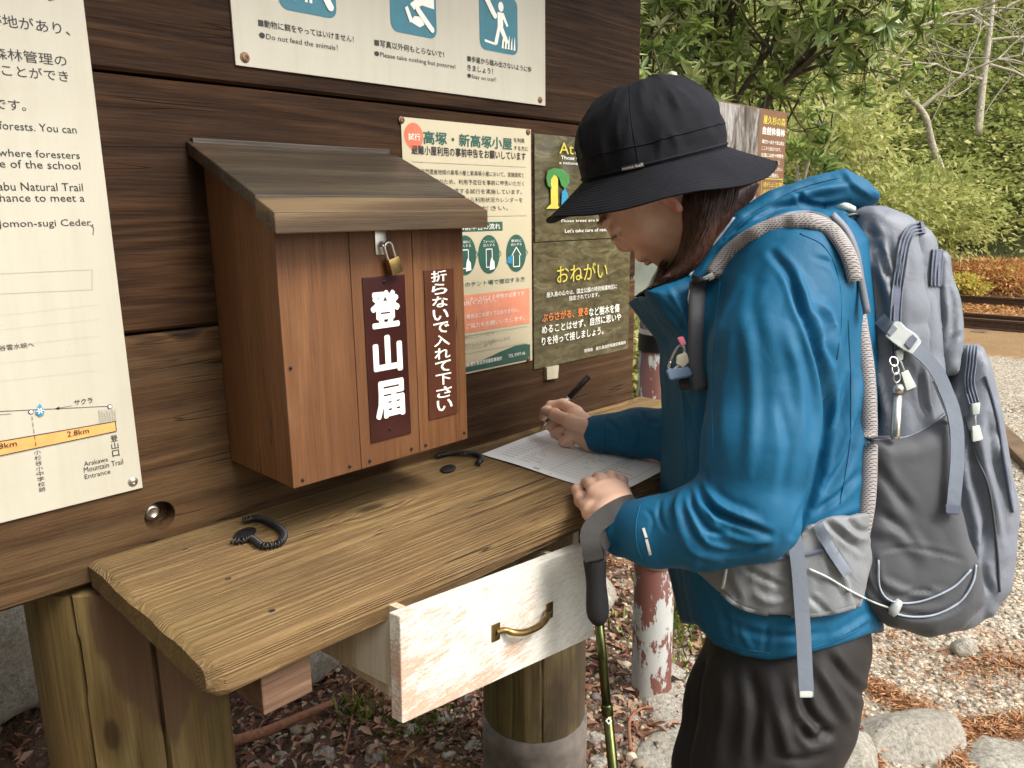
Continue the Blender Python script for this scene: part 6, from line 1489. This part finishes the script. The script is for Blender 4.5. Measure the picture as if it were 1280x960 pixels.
# grass tufts and moss bits
M['grassy'] = tone_mat('moss_and_grass', [(0, (.05, .08, .012)), (.5, (.14, .18, .025)), (1, (.30, .32, .06))], .7, .25, 30)
for (px, py, n, s_, hgt) in ((520, 905, 500, .06, .03), (445, 895, 90, .03, .05), (590, 945, 500, .07, .012), (705, 905, 300, .05, .012), (870, 770, 400, .08, .06), (850, 800, 300, .10, .05)):
    p = gpt(px, py, 0); x = p.x+rng.normal(0, s_, n); y = p.y+rng.normal(0, s_, n); z = terr(x, y); L = hgt*(.5+rng.random(n))
    leaves(np.stack([x, y, z], 1), np.stack([rng.normal(0, .5, n), rng.normal(0, .5, n), np.ones(n)], 1), rng.normal(0, 1, (n, 3)), L, L*.12+.001, M['grassy'], 'moss_tuft', rng.random(n), .2)

# ------------------------------------------------------------ painted pipe with information board behind the person
pp = empty('information_board', (1.80, 1.19, GZ), 'information board with tree photo and brown text column on a peeling red pipe', 'sign')
pc_ = (1.805, 1.185)
def zat(px, py): return on_y(px, py, pc_[1]-.05).z
n = 48; MB().lathe([(.066, GZ-.05), (.066, GZ+.02), (.060, GZ+.04), (.060, 1.25)], (pc_[0], pc_[1], 0), (0, 0, 1), n).build('post', M['pipe'], pp, smooth=True)
za = zat(822, 712); MB().lathe([(.0605, za-.012), (.064, za-.010), (.064, za+.004), (.0605, za+.006)], (pc_[0], pc_[1], 0), (0, 0, 1), n).build('collar', M['rust'], pp, auto=40)
za, zb2_ = zat(822, 445), zat(822, 424); MB().lathe([(.0605, za), (.0635, za), (.0635, zb2_), (.0605, zb2_)], (pc_[0], pc_[1], 0), (0, 0, 1), n).build('band', M['black'], pp, auto=40)
za, zb2_ = zb2_+.002, zat(822, 417); MB().lathe([(.0605, za), (.0625, za), (.0625, zb2_), (.0605, zb2_)], (pc_[0], pc_[1], 0), (0, 0, 1), n).build('collar', M['white'], pp, auto=40)
yp = 1.115; xl_, xr_ = on_y(788, 388, yp).x, on_y(985, 135, yp).x; zt_, zb3 = on_y(875, 121, yp).z, on_y(810, 388, yp).z
M['frame'] = plain('brown_metal_frame', (.12, .055, .03), .5)
MB().box((xl_, yp, zb3), (xr_, yp+.02, zt_), .002).build('panel', M['frame'], pp)
m, nt, b = new_mat('cedar_trunk_photo'); g = N(nt); v = g.coord('Object', (1, 1, .22))
g.l(g.ramp(g.noise(v, 22, 7, .72, 1.5), [(.32, (.02, .018, .016)), (.46, (.12, .10, .085)), (.6, (.33, .31, .30)), (.75, (.62, .62, .64))]), b.inputs['Base Color']); b.inputs['Roughness'].default_value = .3; M['photo'] = m
xs_ = on_y(950, 130, yp).x
MB().box((xl_+.006, yp-.002, zb3+.16), (xs_, yp-.0005, zt_-.004)).build('photo_print', M['photo'], pp)
MB().box((xl_+.006, yp-.002, zb3+.004), (xs_, yp-.0005, zb3+.158)).build('lower_print', plain('grey_green_print', (.13, .145, .12), .3, 0, .5, .3, 12), pp)
MB().box((xs_+.001, yp-.002, zb3+.004), (xr_-.006, yp-.0005, zt_-.004)).build('text_column', plain('brown_print', (.16, .078, .040), .4, 0, .5, .1, 12), pp)
pr = Print(face(yp-.002)); x0, x1 = xs_+.02, xr_-.016
def ly(py): return on_y(968, py, yp).z
pr.text('屋久杉の森', x0, x1, ly(157), ly(146), 'yellow', .02); pr.text('自然休養林', x0, x1, ly(170), ly(160), 'white', .02)
for i, t_ in enumerate(('縄文杉へ向かう登山道は', 'ここから始まります。', '往復には約十時間を', '必要とします。早朝に', '出発してください。', '登山届を提出し')):
    pr.text(t_, x0, x1-(.02 if i % 2 else 0), ly(181+i*8.2), ly(176+i*8.2), 'white', .0)
pr.line([(x0-.005, ly(224)), (x1, ly(224))], .002, 'yellow')
for i in range(8):
    pr.text('通行止注意', x0+.02, x1, ly(234+i*9), ly(228+i*9), 'yellow', .0)
pr.line([(x1+.002, ly(222)), (x1+.002, ly(330))], .003, 'yellow'); pr.line([(x0+.012, ly(222)), (x0+.012, ly(330))], .002, 'yellow')
pr.build(pp)

# ------------------------------------------------------------ light railway and timber
M['railm'] = plain('rusty_rail', (.085, .048, .032), .6, .3, .5, .3, 30, .3); M['sleeper'] = plain('old_sleeper', (.13, .085, .05), .85, 0, .3, .3, 10, .4)
tr = empty('railway_track', (11.0, 1.0, GZ), 'rusty narrow railway track crossing behind the gravel yard', 'railway track')
for x in (10.62, 11.12, 13.35):
    pf_ = [(-.055, 0), (.055, 0), (.055, .012), (.010, .022), (.010, .085), (.028, .095), (.028, .12), (-.028, .12), (-.028, .095), (-.010, .085), (-.010, .022), (-.055, .012)]
    V = [(x+a, y, GZ+.01+c) for y in (-9, 9) for a, c in pf_]; k = len(pf_); mesh_obj('rail', V, [(i, (i+1) % k, k+(i+1) % k, k+i) for i in range(k)]+[tuple(range(k))[::-1], tuple(range(k, 2*k))], M['railm'], tr, auto=40)
for i in range(30):
    y = -8.5+i*.6; MB().box((10.3, y, GZ-.05), (11.5, y+.16, GZ+.012), .008).build('sleeper', M['sleeper'], tr)
a, c = Vector((6.3, 1.42, GZ)), Vector((4.6, .60, GZ)); d_ = (c-a).normalized(); s_ = Vector((-d_.y, d_.x, 0))
o = MB().hull8([a-s_*.06, a+s_*.06, c+s_*.06, c-s_*.06, a-s_*.06+Vector((0, 0, .05)), a+s_*.06+Vector((0, 0, .05)), c+s_*.06+Vector((0, 0, .05)), c-s_*.06+Vector((0, 0, .05))], .012).build('edging_timber', M['sleeper'])
tag(o, 'brown edging timber on the gravel at the right edge, behind the backpack', 'timber')

# ------------------------------------------------------------ vegetation
M['leafA'] = tone_mat('hill_foliage', [(0, (.05, .075, .015)), (.25, (.17, .21, .045)), (.5, (.28, .315, .085)), (.75, (.42, .43, .145)), (1, (.55, .50, .24))], .55, .45, 4, spec=.35)
M['leafB'] = tone_mat('broad_leaf', [(0, (.06, .10, .022)), (.4, (.19, .27, .06)), (.75, (.42, .48, .16)), (1, (.62, .62, .32))], .34, .42, 8, spec=.5)
M['leafO'] = tone_mat('autumn_leaf', [(0, (.20, .12, .035)), (.35, (.46, .22, .08)), (.7, (.62, .34, .13)), (1, (.50, .52, .10))], .6, .3, 8)
M['bark'] = plain('grey_bark', (.30, .27, .20), .85, 0, .25, .35, 25, .6, .004); M['barkd'] = plain('dark_bark', (.085, .065, .045), .85, 0, .25, .35, 25, .6, .004)
def at_(px, py, t): return np.array(dep(px, py, t))
def cloud(C, rad, n, rs, flat=.55):
    """leaf positions in layered sprays inside an ellipsoid"""
    k = max(4, n//22); c = rs.normal(size=(k, 3)); c /= np.linalg.norm(c, axis=1)[:, None]; c *= (rs.random((k, 1))**.45)
    i = rs.integers(0, k, n); p = c[i]+rs.normal(0, .14, (n, 3))*np.array([1.4, 1.4, .30]); return C+p*np.array(rad), p, i
# the hillside wood: one mass nobody could count
def hill_mass():
    rs = np.random.default_rng(11); PP = []; TT_ = []; LL = []; DD = []; NN_ = []
    spots = []
    for row, t in enumerate((14.9, 16.2, 17.4, 19.6, 22.2, 25.5, 29.5)):
        k = 22+row*3
        for j in range(k):
            px = 640+(j+.5+rs.uniform(-.4, .4))/k*1260-60; tt = t*(1+rs.uniform(-.05, .05)); q = CO+(CF*1.0+CR*((px-640)/FPX))*tt
            x, y = q.x, q.y; z = float(terr(np.array([x]), np.array([y]))[0]); r = (.9+rs.random()*.8)*(1+row*.09); spots.append((x, y, z+r*.45, r, row))
    for (x, y, z, r, row) in spots:
        n = int(1050*(1 if row < 5 else .8)); tone0 = rs.choice([.30, .42, .52, .64, .74], p=[.18, .24, .26, .20, .12]); P, p, i = cloud(np.array([x, y, z]), (r*1.25, r*1.25, r*.85), n, rs)
        jit = rs.random(400)*.22; t = np.clip(tone0+jit[i % 400]-.11+rs.normal(0, .09, n), 0, 1)
        D_ = p+rs.normal(0, .7, (n, 3)); D_[:, 2] *= .4; Nn = rs.normal(0, .6, (n, 3)); Nn[:, 2] += 1.0
        PP.append(P); TT_.append(t); LL.append((.07+.07*rs.random(n))*(1+row*.06)); DD.append(D_); NN_.append(Nn)
    P = np.concatenate(PP); L = np.concatenate(LL); leaves(P, np.concatenate(DD), np.concatenate(NN_), L, L*.62, M['leafA'], 'hillside_wood', np.concatenate(TT_), .15)
hill_mass()
def branch_tree(name, label, trunk, r0, mat, cat='tree', limbs=(), depth=2, seed=0, twr=.5, group=None, n2=5, spread=.5):
    rs = np.random.default_rng(seed); e = empty(name, tuple(trunk[0]), label, cat, group); mb = MB(); P = spline(trunk, 6); k = len(P)
    mb.tube(P, [r0*(1-.72*i/(k-1)) for i in range(k)], 10)
    def grow(p, d_, L, r, lv):
        pts = [p]; 
        for i in range(5): d_ = d_+rs.normal(0, .22, 3); d_ /= np.linalg.norm(d_); pts.append(pts[-1]+d_*L/5)
        mb.tube(pts, [r*(1-.7*i/5) for i in range(6)], 5 if lv > 0 else 7, cap=False)
        if lv < depth:
            for q in range(n2):
                i = rs.integers(1, 6); dd = d_+rs.normal(0, spread, 3); dd /= np.linalg.norm(dd); grow(pts[i], dd, L*(.45+.25*rs.random()), r*.5, lv+1)
    for (i_, d_, L, r) in limbs: grow(np.array(P[min(k-1, int(i_*(k-1)))]), np.array(d_)/np.linalg.norm(d_), L, r, 0)
    mb.build('trunk', mat, e, smooth=True); return e
r_, u__ = np.array(CR), np.array((0, 0, 1.))
branch_tree('bare_tree', 'crooked bare tree with pale lichen twigs in front of the hillside', [at_(1180, 222, 12.5), at_(1165, 180, 12.5), at_(1158, 150, 12.4), at_(1150, 136, 12.4), at_(1133, 118, 12.3), at_(1112, 92, 12.3), at_(1106, 66, 12.2), at_(1085, 30, 12.2), at_(1062, -10, 12.2), at_(1040, -60, 12.2)], .062, M['bark'],
    limbs=[(.35, r_*.5+u__, 1.6, .035), (.5, -r_*.9+u__*.35, 2.0, .035), (.6, -r_+u__*.5, 2.3, .035), (.62, r_*.9+u__*.6, 2.2, .035), (.7, r_*1+u__*.3, 2.2, .03), (.75, -r_*.8+u__*.6, 1.8, .03), (.82, r_*.8+u__*.7, 1.9, .03), (.9, -r_*.6+u__, 1.6, .025), (.68, r_*.2+u__*1, 2.2, .03), (.95, r_*.7+u__*.7, 1.8, .025)], seed=3, depth=2, n2=5)
branch_tree('bare_tree', 'slim pale straight trunk with thin bare branches near the right edge', [at_(1222, 170, 14), at_(1228, 110, 14), at_(1236, 50, 14), at_(1241, 0, 14), at_(1243, -80, 14)], .075, M['bark'],
    limbs=[(.3, -r_+u__*.2, 1.8, .03), (.4, r_+u__*-.1, 2.6, .03), (.5, r_+u__*.1, 2.4, .03), (.6, -r_*.9+u__*.4, 2.0, .03), (.7, r_*.8+u__*.5, 2.0, .03)], seed=5, depth=1, n2=5)
branch_tree('bare_tree', 'thin leafless sapling in the green hillside left of the crooked tree', [at_(1090, 150, 13.5), at_(1080, 100, 13.5), at_(1085, 40, 13.5), at_(1092, -30, 13.5)], .035, M['bark'], limbs=[(.3, -r_+u__, 1.4, .018), (.6, r_+u__, 1.5, .018), (.8, -r_+u__, 1.4, .015)], seed=8, depth=2, n2=4)
# broad-leaved evergreen close behind the board: whorls of long leaves on forking branches
def whorl_tree():
    rs = np.random.default_rng(21); base = at_(868, 250, 6.3); base[2] = GZ; e = empty('evergreen_tree', tuple(base), 'glossy evergreen with whorls of long leaves right of the notice board', 'tree'); mb = MB(); tips = []
    def grow(p, d_, L, r, lv):
        pts = [p]
        for i in range(4): d_ = d_+rs.normal(0, .14, 3)+np.array([0, 0, .05]); d_ /= np.linalg.norm(d_); pts.append(pts[-1]+d_*L/4)
        mb.tube(pts, [r*(1-.45*i/4) for i in range(5)], 7, cap=False)
        if lv >= 4: tips.append((pts[-1], d_)); return
        for q in range(3 if lv else 6):
            dd = d_*.8+rs.normal(0, .55, 3); dd /= np.linalg.norm(dd); grow(pts[rs.integers(2, 5)], dd, L*.66, r*.55, lv+1)
    for (px, py, t, L) in ((868, 140, 6.3, 1.0), (905, 160, 6.0, .9), (945, 150, 5.8, .95), (830, 130, 6.5, 1.0), (890, 90, 6.4, .9)):
        q = at_(px, py, t); mb.tube([base+rs.normal(0, .05, 3)*np.array([1, 1, 0]), (base+q)/2+rs.normal(0, .08, 3), q], [.06, .045, .035], 8); grow(q, np.array([rs.normal(0, .3), rs.normal(0, .3), 1.]), L*.75, .030, 0)
    extra = []
    for _ in range(520):       # fill the crown where the picture has it
        px = rs.uniform(790, 1045); lim = 152 if px < 960 else 138-(px-960)*.2; py = rs.uniform(-150, lim)
        if px > 1000 and rs.random() < .45: continue
        t = rs.uniform(5.4, 7.2); extra.append((at_(px, py, t), np.array([rs.normal(0, .5), rs.normal(0, .5), .8])))
    for q, d_ in extra[:200]: mb.tube([q-d_*.25-np.array([0, 0, .05]), q], [.010, .006], 5, cap=False)
    tips += extra
    mb.build('trunk', M['barkd'], e, smooth=True); P = []; D_ = []; N_ = []; L = []; T = []
    for q, d_ in tips:
        k = rs.integers(8, 15); d_ = d_/np.linalg.norm(d_); tone0 = rs.uniform(.2, .9)
        for i in range(k):
            a = i*2.4+rs.random(); s1 = np.cross(d_, [.3, .8, .1]); s1 /= np.linalg.norm(s1); s2 = np.cross(d_, s1); rad_ = s1*math.cos(a)+s2*math.sin(a); dd = rad_+d_*rs.uniform(-.15, .75)
            P.append(q); D_.append(dd); N_.append(d_+rad_*-.2+rs.normal(0, .15, 3)); L.append(rs.uniform(.08, .145)); T.append(np.clip(tone0+rs.normal(0, .18), 0, 1))
    L = np.array(L); leaves(np.array(P), np.array(D_), np.array(N_), L, L*.26, M['leafB'], 'crown', np.array(T), .22, e, 'stuff', .18, True)
whorl_tree()
def shrub(name, label, c, rad, n, L0, mat, seed, tone=(.2, .9), cat='shrub', asp=.5, flat=.5, stems=7, six=False):
    rs = np.random.default_rng(seed); c = np.array(c); e = empty(name, (c[0], c[1], c[2]-rad[2]), label, cat); P, p, i = cloud(c, rad, n, rs); t0 = rs.uniform(*tone, 400)[i % 400]; t = np.clip(t0+rs.normal(0, .08, n), 0, 1)
    D_ = p+rs.normal(0, .6, (n, 3)); Nn = rs.normal(0, .5, (n, 3)); Nn[:, 2] += 1; L = L0*(.6+.8*rs.random(n)); leaves(P, D_, Nn, L, L*asp, mat, 'foliage', t, .2, e, 'stuff', .1, six)
    mb = MB()
    for _ in range(stems):
        q = c+rs.normal(0, .35, 3)*np.array(rad); mb.tube([np.array([c[0], c[1], c[2]-rad[2]*1.1])+rs.normal(0, .03, 3), (q+c)/2-np.array([0, 0, rad[2]*.3]), q], [.02, .014, .006], 5)
    mb.build('stems', M['bark'] if seed % 2 else M['barkd'], e, smooth=True)
def ctr(px, py, t): return at_(px, py, t)
shrub('shrub', 'yellowish fine-leaved shrub just right of the information board', ctr(1035, 190, 8.2), (.75, .75, .62), 4500, .075, M['leafA'], 31, (.45, .95), stems=16)
shrub('shrub', 'olive green shrub above the blue hood', ctr(1075, 262, 9.0), (.9, .8, .55), 5000, .08, M['leafA'], 32, (.35, .8), stems=14)
shrub('shrub', 'dark glossy shrub with broad leaves by the information board edge', ctr(1000, 218, 5.2), (.16, .16, .22), 260, .085, M['leafB'], 33, (.1, .6), six=True, asp=.35)
shrub('shrub', 'pale olive bush at the foot of the hillside behind the pack', ctr(1150, 262, 11.2), (1.1, 1.0, .75), 7000, .085, M['leafA'], 34, (.4, .85), stems=14)
shrub('shrub', 'bright green bush above the orange ferns', ctr(1205, 305, 14.6), (1.0, .9, .52), 8000, .07, M['leafA'], 35, (.45, .85))
shrub('shrub', 'dark green bush at the right edge above the orange ferns', ctr(1280, 285, 15), (1.3, 1.0, .85), 10000, .075, M['leafA'], 36, (.2, .6))
shrub('fern_patch', 'low orange autumn ferns beside the railway track', ctr(1245, 348, 13.0), (.85, .85, .33), 11000, .085, M['leafO'], 37, (.1, .8), 'ferns', .3)
shrub('fern_patch', 'yellow green ferns at the left end of the orange ferns', ctr(1203, 358, 12.4), (.30, .3, .17), 2200, .08, M['leafO'], 38, (.8, 1.0), 'ferns', .35)
shrub('shrub', 'light leafy shrub seen in the gap right of the board edge', ctr(797, 440, 4.4), (.45, .45, .75), 5000, .055, M['leafA'], 39, (.5, 1.0))
shrub('shrub', 'mid green bush behind the evergreen whorls', ctr(880, 190, 9.5), (1.6, 1.2, 1.3), 9000, .09, M['leafA'], 40, (.3, .85), stems=14)
shrub('shrub', 'tall pale shrub between the evergreen and the bare tree', ctr(1010, 90, 10.5), (1.2, 1.1, 1.3), 7500, .085, M['leafA'], 41, (.45, .95), stems=20)
shrub('shrub', 'dense green mass of leaves above the evergreen crown', ctr(880, 20, 10.0), (1.9, 1.3, 1.5), 8000, .09, M['leafA'], 42, (.2, .8), stems=14)
ground_leaves(7000, 12.2, 2.0, 3.2, 5.0, .04, .09, M['leafO'], 'dead_leaves', None, lambda n: rng.random(n)*.6, z0=.02)

# unseen woods added left and behind, to hold back light from those sides
def shade_wood():
    rs = np.random.default_rng(77); PP = []; TT_ = []; LL = []; DD = []; NN_ = []
    for k in range(120):
        a = R_(rs.uniform(110, 262)); d_ = rs.uniform(5.5, 11); z = rs.uniform(0, 1)**1.1*(d_*.85); r = rs.uniform(.9, 1.7)
        c = np.array([math.cos(a)*d_, math.sin(a)*d_, GZ+z]); n = 260; P, p, i = cloud(c, (r*1.2, r*1.2, r*.9), n, rs); PP.append(P); TT_.append(np.clip(rs.uniform(.1, .6)+rs.normal(0, .1, n), 0, 1)); LL.append(.22+.2*rs.random(n))
        D_ = p+rs.normal(0, .7, (n, 3)); Nn = rs.normal(0, .7, (n, 3)); Nn[:, 2] += .8; DD.append(D_); NN_.append(Nn)
    L = np.concatenate(LL); leaves(np.concatenate(PP), np.concatenate(DD), np.concatenate(NN_), L, L*.6, M['leafA'], 'shade_wood', np.concatenate(TT_), .15)
shade_wood()
bpy.context.view_layer.update()
